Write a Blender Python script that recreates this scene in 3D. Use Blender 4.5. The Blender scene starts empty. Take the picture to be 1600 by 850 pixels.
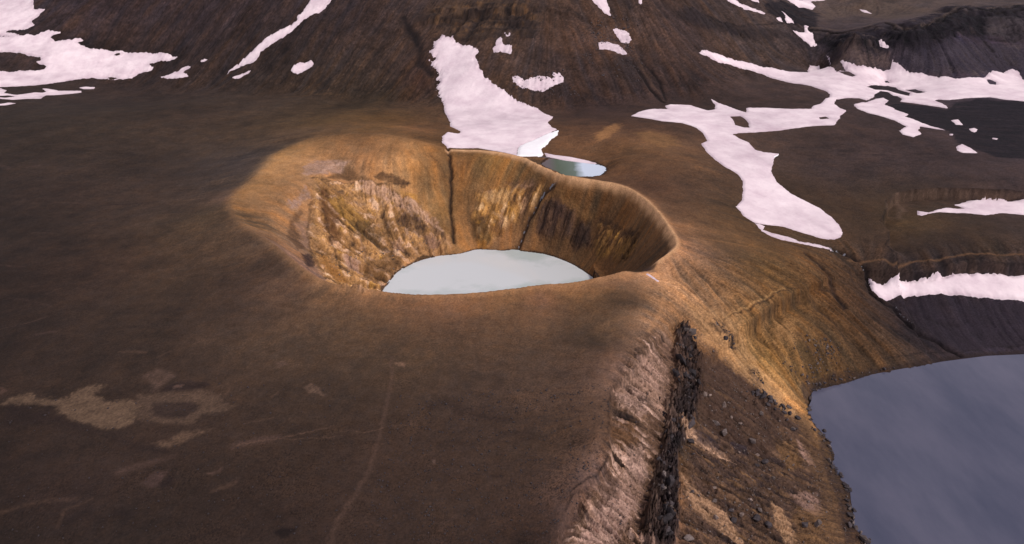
# Volcanic crater with a milky lake, seen from the air.  Metres; +Y is the way the camera looks, the plain is near z = 0.
import bpy, math, random, time
import numpy as np
T0 = time.time()
SC = bpy.context.scene
COL = SC.collection

# ---------------------------------------------------------------- camera
CAM_H, PITCH, FOCAL = 180.0, 27.0, 24.0
cam = bpy.data.cameras.new('camera'); cam.lens = FOCAL; cam.sensor_width = 36.0
cam.clip_start = 1.0; cam.clip_end = 20000.0
cam_o = bpy.data.objects.new('camera', cam); COL.objects.link(cam_o)
cam_o.location = (0, 0, CAM_H); cam_o.rotation_euler = (math.radians(90 - PITCH), 0, 0)
SC.camera = cam_o

# ---------------------------------------------------------------- sky, sun, exposure
SUN_AZ, SUN_EL = 124.0, 52.0           # degrees clockwise from +Y (the view direction); height
w = bpy.data.worlds.new('World'); SC.world = w; w.use_nodes = True
nt = w.node_tree; bg = nt.nodes['Background']
sky = nt.nodes.new('ShaderNodeTexSky'); sky.sky_type = 'NISHITA'; sky.sun_disc = False
sky.sun_elevation = math.radians(SUN_EL); sky.sun_rotation = math.radians(SUN_AZ)
sky.altitude = 1100; sky.air_density = 1.0; sky.dust_density = 2.5; sky.ozone_density = 1.0
hs = nt.nodes.new('ShaderNodeHueSaturation'); hs.inputs['Saturation'].default_value = 0.35     # thin high cloud greys the sky
ti = nt.nodes.new('ShaderNodeMix'); ti.data_type = 'RGBA'; ti.blend_type = 'MULTIPLY'; ti.inputs[0].default_value = 1.0
ti.inputs[7].default_value = (1.05, 0.96, 0.97, 1)
nt.links.new(sky.outputs[0], hs.inputs['Color']); nt.links.new(hs.outputs[0], ti.inputs[6]); wt = nt.nodes.new('ShaderNodeTexCoord'); wm = nt.nodes.new('ShaderNodeMapping'); wm.inputs['Scale'].default_value = (1.6, 1.6, 4.5)
nt.links.new(wt.outputs['Generated'], wm.inputs[0])
cn = nt.nodes.new('ShaderNodeTexNoise'); cn.inputs['Scale'].default_value = 1.7; cn.inputs['Detail'].default_value = 7; cn.inputs['Roughness'].default_value = 0.58
nt.links.new(wm.outputs[0], cn.inputs['Vector'])
cr = nt.nodes.new('ShaderNodeValToRGB'); cr.color_ramp.elements[0].position = 0.36; cr.color_ramp.elements[1].position = 0.62
cr.color_ramp.elements[0].color = (0.66, 0.67, 0.71, 1); cr.color_ramp.elements[1].color = (1.75, 1.70, 1.68, 1)
nt.links.new(cn.outputs[0], cr.inputs[0])
cm = nt.nodes.new('ShaderNodeMix'); cm.data_type = 'RGBA'; cm.blend_type = 'MULTIPLY'; cm.inputs[0].default_value = 1.0
nt.links.new(ti.outputs[2], cm.inputs[6]); nt.links.new(cr.outputs[0], cm.inputs[7]); nt.links.new(cm.outputs[2], bg.inputs[0]); bg.inputs[1].default_value = 0.15
sun = bpy.data.lights.new('sun', 'SUN'); sun.energy = 1.95; sun.angle = math.radians(12); sun.color = (1.0, 0.93, 0.84)
sun_o = bpy.data.objects.new('sun', sun); COL.objects.link(sun_o)
_a, _e = math.radians(SUN_AZ), math.radians(SUN_EL)
from mathutils import Vector
sun_o.rotation_euler = Vector((math.sin(_a) * math.cos(_e), math.cos(_a) * math.cos(_e), math.sin(_e))).to_track_quat('Z', 'Y').to_euler()
sun_o.location = (300, 0, 600)
vs = SC.view_settings
vs.view_transform = 'Standard'; vs.look = 'None'; vs.gamma = 1.0; vs.use_curve_mapping = False; vs.exposure = 0.10

# ---------------------------------------------------------------- where things lie (world metres)
DATA = {
 'ctrl': [[-735.1,828.5,-12],[-642.1,863.0,-12],[-480.9,621.8,-12],[-384.4,477.4,-12],[-300.1,352.2,-10],[-234.9,255.8,-8],[-172.4,163.3,-6],[-217.9,165.0,-8],[-398.0,355.9,-12],[-190.5,111.5,-8],[-65.1,101.1,-4],[0.0,92.7,-2],[-485.5,796.4,-12],[-380.1,602.2,-12],[-295.9,448.1,-10],[-220.6,310.9,-7],[-165.8,210.6,-6],[-128.6,162.4,-5],[-386.9,828.5,-12],[-318.3,664.3,-12],[-253.4,510.5,-9],[-200.2,385.1,-5],[-142.3,269.1,-3],[-106.0,208.3,-4],[-81.0,161.5,-4],[-264.3,758.4,-10],[-230.4,595.9,-4],[-261.7,824.2,-11],[-178.6,795.2,-8],[-188.5,713.0,-2],[-130.2,771.5,-6],[-108.0,312.4,0],[-79.6,247.6,-2],[-63.1,286.3,0.5],[-50.2,207.2,-3],[-38.2,160.6,-3],[-25.9,296.8,1.5],[-14.1,246.2,-1],[-9.7,198.9,-2],[0.0,159.8,-2],[16.2,296.0,2],[19.7,244.9,0],[19.7,203.8,0],[40.3,312.1,4],[43.7,283.1,2.5],[-63.4,667.6,0],[-17.9,622.8,0],[11.4,592.2,-0.5],[32.4,684.6,2],[137.5,732.6,2],[88.0,718.5,0],[370.7,924.9,16],[374.1,982.5,40],[430.3,1084.6,62],[491.0,1169.6,72],[349.6,842.4,8],[429.7,847.3,7],[520.8,828.8,7],[600.9,811.1,7],[672.1,806.4,8],[423.8,930.6,15],[474.5,893.7,12],[518.2,868.9,12],[621.7,893.7,12],[432.6,926.5,44],[487.8,940.5,50],[498.6,912.3,50],[562.2,943.4,60],[653.1,1014.0,68],[741.7,1026.7,70],[485.7,1075.9,54],[573.7,1084.6,62],[552.2,1147.9,74],[674.3,1099.3,74],[788.0,1126.3,76],[831.4,992.7,72],[758.0,870.6,14],[469.5,612.4,3],[434.1,652.8,4],[382.0,673.0,5],[329.0,698.5,5],[256.1,676.9,4],[211.8,702.5,4],[269.6,626.4,2],[298.7,582.9,0],[346.9,547.3,0],[403.3,512.3,1],[551.2,605.5,5],[171.1,698.5,5],[121.9,641.7,7],[93.2,608.8,7],[127.4,575.5,8],[144.5,529.0,6],[166.2,573.2,3],[167.3,515.2,0],[81.3,558.3,2],[80.2,509.5,2],[56.2,548.4,-1.5],[38.4,564.2,-1],[72.3,573.6,0],[45.6,589.9,-1],[101.8,521.0,6],[117.1,449.6,4],[148.6,447.5,0],[120.2,389.1,2],[164.9,425.2,-5],[103.9,353.4,2],[133.5,363.4,-3],[185.1,395.5,-10],[221.7,431.6,-15],[230.5,419.3,-19],[187.2,464.9,-7],[224.5,502.4,-6],[237.7,472.4,-10],[258.5,434.7,-14],[295.9,448.1,-10],[339.6,445.7,-9],[366.1,451.6,-9],[416.4,457.6,-9],[289.3,502.4,-6],[341.0,488.5,-6],[257.2,412.2,-18],[299.9,413.0,-16],[344.3,415.9,-15],[387.4,415.9,-15],[242.7,393.0,-32],[269.5,389.3,-30],[310.9,389.3,-30],[373.1,389.3,-30],[245.3,378.3,-38],[284.0,373.7,-40],[324.6,373.7,-40],[362.6,369.1,-42],[83.3,333.7,2],[70.0,305.4,4],[63.4,280.7,4],[50.9,258.8,4],[39.0,231.8,3],[35.6,204.0,3],[26.2,181.5,2],[18.7,157.1,1],[7.2,124.5,0],[15.7,177.5,0],[94.7,326.3,-4],[85.5,298.2,-7],[71.5,260.7,-8],[58.4,221.7,-9],[45.9,192.8,-9],[35.0,165.9,-9],[18.2,121.7,-10],[112.8,326.3,-8],[125.4,319.3,-12],[161.0,349.9,-13],[167.6,345.6,-17],[201.0,379.2,-20],[217.3,386.8,-24],[233.0,406.3,-27],[188.7,345.9,-28],[213.6,355.8,-34],[141.3,320.6,-21],[159.5,318.4,-28],[229.1,342.9,-44],[179.2,315.3,-43],[116.9,297.1,-22],[132.5,288.4,-32],[96.8,272.1,-20],[91.9,286.8,-15],[83.2,247.8,-20],[69.8,207.5,-20],[60.3,175.6,-20],[48.5,129.3,-22],[105.5,254.2,-29],[93.9,214.2,-30],[85.6,185.2,-31],[130.5,259.3,-41],[119.2,218.9,-42],[115.8,194.9,-42],[85.3,142.2,-42],[-1005.3,948.7,-12.0],[-1044.2,995.3,0.0],[-1085.9,1045.3,13.0],[-1131.0,1099.4,27.1],[-1180.1,1158.4,42.4],[-1233.6,1222.6,59.1],[-1292.0,1292.7,77.4],[-1356.5,1370.1,97.5],[-874.2,948.7,-12.0],[-907.0,994.2,0.2],[-942.0,1042.8,13.4],[-980.2,1095.8,27.6],[-1020.9,1152.5,43.1],[-1065.6,1214.5,59.9],[-1114.7,1282.6,78.2],[-1168.2,1356.8,98.3],[-699.4,948.7,-12.0],[-723.6,991.4,0.7],[-749.1,1036.6,14.4],[-777.0,1085.8,29.0],[-806.6,1138.2,44.8],[-839.0,1195.3,61.8],[-873.4,1256.2,80.3],[-911.7,1323.6,100.3],[-613.1,982.6,-10.0],[-628.9,1017.9,4.9],[-645.8,1055.7,20.5],[-663.0,1094.4,37.1],[-681.7,1136.3,54.5],[-701.6,1180.7,72.9],[-722.0,1226.5,92.5],[-508.2,990.7,-8.0],[-519.1,1022.0,7.8],[-530.8,1055.2,24.2],[-542.8,1089.7,41.4],[-555.3,1125.7,59.4],[-568.2,1162.9,78.3],[-582.4,1203.2,98.0],[-397.0,937.3,-8.0],[-404.6,964.9,7.2],[-412.5,993.5,23.0],[-420.8,1023.5,39.4],[-429.4,1054.5,56.5],[-438.3,1086.9,74.3],[-447.5,1120.1,92.9],[-457.6,1156.3,112.2],[-284.6,877.6,-8.0],[-290.1,903.6,6.1],[-295.7,930.3,20.8],[-301.5,957.9,36.1],[-307.5,986.7,52.0],[-314.0,1017.1,68.5],[-320.4,1047.9,85.8],[-327.2,1080.2,103.8],[-187.6,840.5,-7.0],[-191.4,866.0,6.3],[-195.3,892.9,20.1],[-199.3,920.1,34.6],[-203.6,949.3,49.6],[-208.1,979.4,65.3],[-212.7,1010.8,81.7],[-217.6,1044.3,98.8],[-120.2,804.7,-5.0],[-122.7,830.0,7.5],[-125.3,856.1,20.6],[-127.9,883.1,34.3],[-130.8,911.9,48.5],[-133.8,941.7,63.4],[-136.9,972.8,79.0],[-140.2,1005.8,95.3],[-57.8,774.3,2.0],[-59.1,799.7,13.8],[-60.5,826.5,26.1],[-61.9,854.6,39.0],[-63.4,884.1,52.5],[-65.0,915.0,66.7],[-66.7,947.7,81.6],[-68.4,982.0,97.3],[0.0,752.9,2.0],[0.0,777.7,13.4],[0.0,803.8,25.3],[0.0,830.9,37.8],[0.0,859.4,50.9],[0.0,888.8,64.7],[0.0,920.4,79.1],[0.0,953.3,94.3],[49.2,750.0,2.0],[50.2,773.9,13.5],[51.3,799.0,25.5],[52.5,824.9,38.1],[53.7,852.5,51.2],[54.9,880.7,65.0],[56.3,910.8,79.4],[57.7,942.6,94.5],[114.1,763.7,3.0],[116.6,788.5,14.7],[119.3,814.4,26.9],[122.1,842.0,39.6],[125.0,870.3,53.0],[128.0,900.4,67.0],[131.1,931.0,81.8],[134.6,964.6,97.2],[190.5,788.6,6.0],[194.8,814.6,18.1],[199.4,842.0,30.7],[204.2,870.9,43.9],[209.1,900.7,57.8],[214.5,932.9,72.3],[220.1,966.4,87.6],[225.8,1000.6,103.8],[284.6,888.4,13.0],[290.9,917.0,27.1],[297.3,946.4,41.9],[303.9,976.8,57.4],[311.1,1009.7,73.5],[318.2,1042.7,90.5],[326.1,1078.8,108.2]],
 'rim': [[-206.2,577.4,4],[-207.0,551.7,3],[-205.6,520.3,2.5],[-207.8,493.4,2.5],[-205.0,467.4,2.5],[-196.6,446.0,3],[-182.5,424.0,3],[-165.4,404.8,3],[-149.3,386.7,3.5],[-134.6,368.2,4],[-119.6,349.5,4],[-104.7,335.3,4],[-90.8,327.9,3.5],[-77.9,324.5,3],[-69.0,322.7,3],[-51.4,319.8,3],[-34.3,319.8,3],[-18.9,321.3,3],[-3.5,324.3,3.5],[7.0,326.7,4],[15.7,328.9,4],[24.5,329.2,4],[36.8,330.7,5],[53.1,334.9,6],[63.9,341.1,6],[69.9,342.7,6],[80.3,350.2,2],[85.4,358.1,3],[91.3,363.1,6],[98.5,372.6,7],[100.9,383.8,7],[100.8,402.0,6],[99.8,425.9,5],[96.7,447.1,5],[91.9,466.1,4.5],[84.3,483.6,4],[71.2,497.8,3.5],[52.5,508.1,3],[38.7,518.8,3],[26.1,534.8,3],[13.9,552.0,4],[0.0,564.5,4],[-16.7,575.5,4],[-33.8,585.0,4],[-56.7,588.3,3],[-68.4,593.4,5],[-91.8,599.7,9],[-116.5,610.8,10],[-141.1,617.3,10],[-165.0,618.0,8],[-187.4,612.4,6],[-200.7,597.4,5]],
 'clake': [[-92.2,425.3],[-89.6,435.0],[-86.4,453.2],[-81.4,461.7],[-75.2,470.5],[-68.6,477.2],[-60.5,480.7],[-50.3,484.1],[-40.9,486.5],[-37.5,488.8],[-30.7,493.6],[-24.6,494.8],[-9.2,492.4],[0.0,493.6],[9.2,491.2],[24.8,486.5],[38.7,476.1],[48.2,465.0],[55.4,453.2],[61.7,440.9],[61.3,425.3],[50.5,407.0],[29.7,389.9],[0.0,379.3],[-29.1,379.3],[-59.4,389.9],[-83.4,407.0]],
 'clake_z': -52,
 'blake': [[434.5,355.7],[348.6,346.5],[306.6,341.6],[282.4,339.6],[253.7,333.6],[240.3,329.9],[221.4,324.6],[204.2,319.4],[192.7,315.3],[181.1,310.9],[170.3,307.7],[167.3,305.4],[163.9,296.9],[158.2,288.7],[157.1,281.7],[157.2,274.9],[158.6,269.2],[160.3,266.8],[156.9,256.0],[154.3,248.6],[154.4,242.9],[154.5,237.4],[155.7,233.3],[153.2,226.8],[150.8,219.3],[147.8,212.1],[149.2,207.5],[149.3,201.9],[145.0,172.0],[139.8,136.4],[296.6,136.4],[538.9,312.9]],
 'blake_z': -50,
 'pond': [[32.4,576.8],[24.4,575.8],[37.2,571.5],[51.4,563.7],[63.7,557.9],[72.4,555.0],[77.7,546.5],[75.8,535.4],[68.3,526.4],[55.1,523.2],[43.3,526.4],[35.4,539.8],[25.5,556.1]],
 'pond_z': -1.0,
 'scarp': [
  {'p':[[124.5,315.1],[134.8,325.6],[142.7,333.8],[152.6,342.0],[163.2,350.4],[176.7,362.1]],'d':9,'w':2.5,'f':20},
  {'p':[[256.8,416.3],[257.5,426.1],[263.9,436.8],[265.4,455.1],[269.7,462.8],[279.4,473.9],[282.7,484.3],[294.1,496.7],[307.3,501.9],[321.7,504.2],[333.6,504.8],[362.8,498.4],[394.0,491.3]],'d':8,'w':2,'f':35},
  {'p':[[254.4,403.9],[267.7,403.2],[281.0,401.3],[288.1,405.0],[301.8,407.3],[312.3,408.4],[318.1,405.4],[341.9,404.8]],'d':5,'w':2,'f':25},
  {'p':[[13.9,156.9],[17.4,167.7],[22.8,180.7],[31.3,188.3],[37.3,198.8],[37.8,209.7],[40.6,228.5],[41.2,236.8],[47.9,245.4],[57.4,257.1],[59.2,263.0],[67.6,276.5],[77.3,292.3]],'d':2.6,'w':1.5,'f':22},
  {'p':[[19.9,162.2],[24.3,170.6],[29.6,179.5],[37.0,195.4]],'d':1.5,'w':0.8,'f':8},
  {'p':[[-91.2,937.6],[-49.5,936.8],[-8.2,931.7],[32.5,922.9]],'d':7,'w':4,'f':30},
 ],
 'trench': [
  {'p':[[413.4,981.1],[450.7,1010.1],[469.9,983.6],[499.1,993.2],[503.3,966.6],[519.0,974.1],[520.6,935.7],[547.4,948.4],[593.1,1000.9],[629.7,1035.9],[670.0,1043.6],[675.4,1021.4],[733.0,1041.7]],'d':2.5,'w':2.2},
  {'p':[[35.2,518.3],[28.8,518.1],[22.7,516.6],[16.5,512.0],[12.9,508.4],[9.3,503.0],[6.1,495.6],[1.0,493.6]],'d':2.6,'w':1.8},
  {'p':[[-57.2,594.1],[-52.9,564.9],[-51.3,544.8],[-51.7,532.3],[-49.9,520.1],[-46.1,497.6]],'d':2.6,'w':1.3},
  {'p':[[217.4,420.3],[226.6,416.5],[234.3,412.8],[235.8,408.5],[235.6,401.9],[232.7,388.1],[237.3,383.3],[244.5,379.8],[245.8,373.0],[247.8,365.2],[255.3,358.0],[261.0,353.2],[264.6,347.3],[268.5,342.3]],'d':2.2,'w':1.4},
  {'p':[[192.0,402.2],[197.9,394.4],[201.6,384.9],[200.5,370.4],[203.8,363.9]],'d':1.6,'w':2.0},
  {'p':[[142.3,835.0],[150.0,814.7],[158.7,786.9],[169.5,764.0]],'d':1.8,'w':1.8},
  {'p':[[153.7,843.8],[163.9,823.9],[171.3,804.4],[173.2,771.0]],'d':1.5,'w':1.5},
  {'p':[[-144.3,959.7],[-129.4,925.3],[-115.5,895.6],[-115.5,865.6],[-97.2,836.7]],'d':1.8,'w':5},
  {'p':[[49.8,244.8],[53.0,240.4],[58.9,240.5]],'d':1.5,'w':0.8},
  {'p':[[76.3,234.1],[86.2,229.1],[94.3,226.0],[99.2,219.0],[102.8,211.8],[105.1,204.3]],'d':1.0,'w':0.8},
  {'p':[[242.6,385.4],[258.2,376.5],[269.0,370.2],[281.4,367.6]],'d':0.5,'w':1.5},
  {'p':[[423.7,1019.2],[436.4,1020.6],[464.2,1000.6],[487.3,994.9],[502.3,1003.1],[521.6,1007.9],[507.3,949.2],[522.6,936.7],[544.2,947.1],[582.3,977.6],[605.4,1012.3],[637.4,1038.7],[664.7,1039.1],[672.4,1026.2],[750.1,1067.6]],'d':3,'w':2},
 ],
 'ridge': [
  {'p':[[79.8,343.8],[83.0,332.7],[75.9,303.9],[65.8,281.8],[55.2,267.5],[45.6,251.7],[41.0,232.5],[36.9,204.4],[30.4,189.0],[22.4,176.0],[16.3,152.0],[12.0,110.7],[148.3,136.5],[144.9,201.4],[152.3,226.9],[155.6,251.6],[161.2,287.9],[166.2,306.4],[192.1,317.3],[262.9,345.5],[246.7,380.6],[234.9,404.9],[233.1,414.1],[181.5,386.1],[138.0,379.3],[106.3,365.2]]},
 ],
 'snow': [
  {'label':'broad lilac snowfield at the left edge with a brown island in it','outer':[[-1093.8,1318.2],[-920.5,1381.4],[-777.2,1189.2],[-763.7,1163.7],[-742.4,1157.7],[-747.4,1134.3],[-748.3,1126.2],[-735.7,1108.8],[-745.0,1100.5],[-774.8,1102.7],[-773.0,1096.6],[-741.1,1081.1],[-721.1,1080.2],[-713.2,1084.4],[-707.8,1095.8],[-679.5,1082.3],[-691.9,1074.3],[-690.5,1068.2],[-680.4,1063.0],[-655.3,1064.8],[-647.1,1070.8],[-641.2,1067.6],[-646.9,1059.3],[-624.0,1049.2],[-595.4,1041.8],[-566.8,1040.2],[-535.7,1034.6],[-495.4,1021.4],[-478.0,1009.7],[-492.4,1010.6],[-523.7,1009.1],[-511.5,1002.2],[-510.7,995.8],[-530.0,992.2],[-534.9,978.5],[-556.3,976.0],[-574.4,976.4],[-589.1,976.5],[-605.6,973.4],[-619.9,961.5],[-637.6,946.5],[-660.0,936.0],[-681.3,929.0],[-707.6,921.7],[-812.7,914.2]],'holes':[[[-768.2,1037.0],[-746.2,1032.1],[-726.9,1031.0],[-703.7,1025.2],[-697.7,1022.2],[-680.5,1018.9],[-676.6,1010.6],[-681.1,1005.2],[-661.8,998.6],[-660.7,990.4],[-687.8,980.9],[-706.4,977.0],[-715.4,977.4],[-732.8,977.0]],[[-584.1,1032.6],[-578.6,1035.1],[-570.5,1035.5],[-575.4,1030.8]],[[-571.2,980.9],[-564.8,984.6],[-553.7,979.1],[-562.5,976.3]],[[-775.0,1083.1],[-761.3,1081.9],[-755.5,1080.0],[-773.7,1080.6]]],'warp':1.2,'speck':0,'th':1.6,'bright':0,'teeth':0.15},
  {'label':'thin snow strip below the broad left snowfield','outer':[[-698.5,920.7],[-682.3,921.9],[-666.1,910.1],[-655.5,890.2],[-632.1,877.5],[-627.8,906.5],[-617.6,907.7],[-618.6,916.1],[-633.7,931.2],[-624.4,930.8],[-606.6,924.2],[-594.3,929.8],[-580.5,932.9],[-577.2,925.1],[-589.5,906.7],[-604.3,892.7],[-594.3,866.1],[-605.1,858.4],[-614.2,844.6],[-630.9,846.5],[-641.0,838.5]],'holes':[[[-644.5,866.4],[-638.4,873.0],[-625.5,866.4],[-629.1,855.4],[-636.3,854.3]]],'warp':0.8,'speck':0,'th':1.0,'bright':0,'teeth':0.15},
  {'label':'narrow sliver of snow lowest at the left edge','outer':[[-623.7,813.5],[-609.9,815.4],[-607.7,827.0],[-598.1,825.9],[-600.1,811.8],[-615.0,800.9]],'holes':[],'warp':0.6,'speck':0,'th':1.0,'bright':0,'teeth':0.15},
  {'label':'small flat sliver of snow right of the thin snow strip','outer':[[-592.4,944.7],[-584.8,949.4],[-573.0,951.5],[-570.5,943.8],[-583.0,940.3]],'holes':[],'warp':0.6,'speck':0,'th':1.0,'bright':0,'teeth':0.15},
  {'label':'forked snow scrap beyond the tip of the left snowfield','outer':[[-494.9,979.9],[-476.4,975.7],[-465.8,973.6],[-461.9,980.2],[-455.7,981.0],[-445.3,974.2],[-446.1,971.6],[-454.3,972.2],[-456.0,968.0],[-445.1,958.2],[-452.6,954.5],[-477.2,961.9]],'holes':[],'warp':0.8,'speck':0,'th':1.0,'bright':0,'teeth':0.15},
  {'label':'tiny snow dash above the forked snow scrap','outer':[[-435.2,981.6],[-430.1,985.3],[-422.9,982.3],[-425.7,980.8],[-433.2,980.0]],'holes':[],'warp':0.5,'speck':0,'th':1.0,'bright':0,'teeth':0.15},
  {'label':'long diagonal snow couloir running down the mountain slope','outer':[[-272.9,1044.9],[-247.1,1043.5],[-253.4,1027.1],[-255.3,1019.8],[-267.4,1003.6],[-287.3,996.8],[-294.3,986.9],[-300.3,978.3],[-312.2,970.9],[-328.8,963.5],[-341.4,958.5],[-340.6,949.4],[-344.4,941.0],[-364.4,946.0],[-375.4,945.9],[-383.5,942.1],[-384.2,949.4],[-372.2,952.1],[-365.8,957.0],[-360.1,959.2],[-351.2,967.4],[-341.9,974.7],[-332.8,981.8],[-318.6,986.7],[-303.2,992.6],[-296.5,997.3],[-296.2,1004.3],[-289.5,1016.6],[-285.1,1033.2]],'holes':[],'warp':1.2,'speck':0,'th':1.2,'bright':0,'teeth':0.15},
  {'label':'thin broken snow streak beside the foot of the couloir','outer':[[-373.7,925.2],[-365.3,927.7],[-354.7,927.6],[-345.6,930.1],[-349.3,923.9],[-362.9,919.6]],'holes':[],'warp':0.8,'speck':0,'th':1.0,'bright':0,'teeth':0.15},
  {'label':'oval snow spot on the slope right of the couloir','outer':[[-288.5,910.7],[-284.4,916.1],[-278.1,920.0],[-264.4,921.8],[-259.5,918.6],[-259.4,911.1],[-267.5,907.8],[-277.7,902.8],[-283.2,903.5]],'holes':[],'warp':1.2,'speck':0,'th':1.0,'bright':0,'teeth':0.15},
  {'label':'tall pale snow tongue reaching down behind the crater rim','outer':[[-99.3,896.6],[-92.4,895.8],[-86.7,904.4],[-82.9,896.6],[-80.2,897.0],[-77.8,893.6],[-74.1,894.7],[-71.5,887.2],[-67.3,882.2],[-63.1,878.8],[-52.0,867.9],[-43.8,859.3],[-39.7,853.4],[-43.8,845.5],[-40.1,827.7],[-34.7,816.5],[-33.2,807.6],[-24.3,795.6],[-14.3,784.4],[-4.6,770.4],[7.3,757.9],[19.0,750.6],[28.2,743.4],[36.8,727.0],[44.1,715.0],[35.6,677.7],[39.0,660.7],[43.7,651.5],[36.0,642.4],[24.3,629.1],[14.0,617.3],[7.0,607.7],[4.6,594.6],[4.2,563.4],[-3.5,571.0],[-14.9,582.5],[-30.5,596.1],[-43.8,594.5],[-57.3,595.2],[-64.1,607.3],[-65.1,629.0],[-61.6,646.8],[-51.0,642.3],[-49.6,652.0],[-62.3,679.8],[-64.6,706.4],[-74.3,753.8],[-78.9,781.3],[-85.4,800.8],[-87.9,816.9],[-83.2,815.1],[-90.2,829.2],[-86.0,832.1],[-95.5,849.2],[-101.1,860.2],[-92.2,857.4],[-98.4,870.4],[-101.7,877.5],[-95.0,877.8],[-98.1,889.1]],'holes':[],'warp':1.2,'speck':0,'th':2.0,'bright':0,'teeth':0.8},
  {'label':'clean white snow face at the foot of the tall tongue','outer':[[7.0,607.7],[14.0,618.0],[24.3,629.1],[36.0,642.4],[45.2,649.7],[43.7,635.2],[37.1,624.7],[31.5,608.8],[26.2,597.8],[27.7,587.3],[26.7,577.9],[4.2,561.9],[4.8,594.7]],'holes':[],'warp':1.2,'speck':0,'th':3.0,'bright':1,'teeth':0.15},
  {'label':'narrow snow shelf along the far bank of the green pond','outer':[[28.6,587.9],[37.7,581.1],[52.3,574.8],[66.2,565.2],[72.2,556.2],[63.7,557.9],[46.1,565.7],[30.0,576.2]],'holes':[],'warp':0.5,'speck':0,'th':1.0,'bright':0,'teeth':0.15},
  {'label':'notched snow patch under the layered cliff','outer':[[-22.3,848.5],[-23.0,856.4],[-20.0,860.0],[-19.4,871.4],[-14.2,877.6],[-12.3,871.9],[-12.8,866.4],[-7.5,859.7],[0.2,856.6],[-0.0,839.2],[-3.6,840.1],[-7.4,843.7],[-13.9,848.1],[-16.4,844.8]],'holes':[],'warp':1.2,'speck':0,'th':1.0,'bright':0,'teeth':0.15},
  {'label':'tiny curved snow mark high under the layered cliff','outer':[[-10.3,886.5],[-8.2,885.0],[-7.1,879.2],[-4.5,878.7],[-4.0,883.4],[-1.9,881.7],[-2.9,876.4],[-7.1,876.2]],'holes':[],'warp':0.4,'speck':0,'th':1.0,'bright':0,'teeth':0.15},
  {'label':'speckled crescent of snow among dark stones','outer':[[0.2,800.1],[5.1,800.9],[12.4,794.7],[19.7,792.3],[21.0,796.0],[24.7,797.5],[39.3,797.2],[45.3,793.3],[50.3,796.6],[45.5,799.0],[46.9,802.7],[54.2,802.0],[59.3,795.1],[58.4,786.7],[48.6,784.1],[41.1,778.3],[35.0,773.9],[19.4,777.2],[7.5,783.6],[1.4,790.8]],'holes':[],'warp':1.2,'speck':1,'th':1.0,'bright':0,'teeth':0.15},
  {'label':'upper of two speckled snow scraps on the scree slope','outer':[[124.6,889.0],[129.1,893.5],[135.4,889.9],[144.2,885.3],[146.5,874.8],[143.2,865.2],[133.0,867.1],[130.2,877.7]],'holes':[],'warp':1.2,'speck':1,'th':1.0,'bright':0,'teeth':0.15},
  {'label':'lower of two speckled snow scraps on the scree slope','outer':[[103.0,859.7],[108.1,866.4],[119.6,864.5],[129.8,861.7],[135.5,854.1],[137.9,845.5],[128.4,848.0],[118.3,851.0],[105.4,851.0]],'holes':[],'warp':1.2,'speck':1,'th':1.0,'bright':0,'teeth':0.15},
  {'label':'pointed snow wedge high on the central slope','outer':[[102.0,959.3],[123.3,962.9],[122.5,951.1],[124.1,937.8],[125.4,916.2],[118.2,920.1],[109.8,933.9],[103.9,945.7]],'holes':[],'warp':1.2,'speck':0,'th':1.0,'bright':0,'teeth':0.15},
  {'label':'tiny snow dot at the skyline edge right of the wedge','outer':[[165.1,957.1],[169.4,956.1],[169.1,948.9],[166.8,944.1],[164.5,947.4]],'holes':[],'warp':0.5,'speck':0,'th':1.0,'bright':0,'teeth':0.15},
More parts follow.
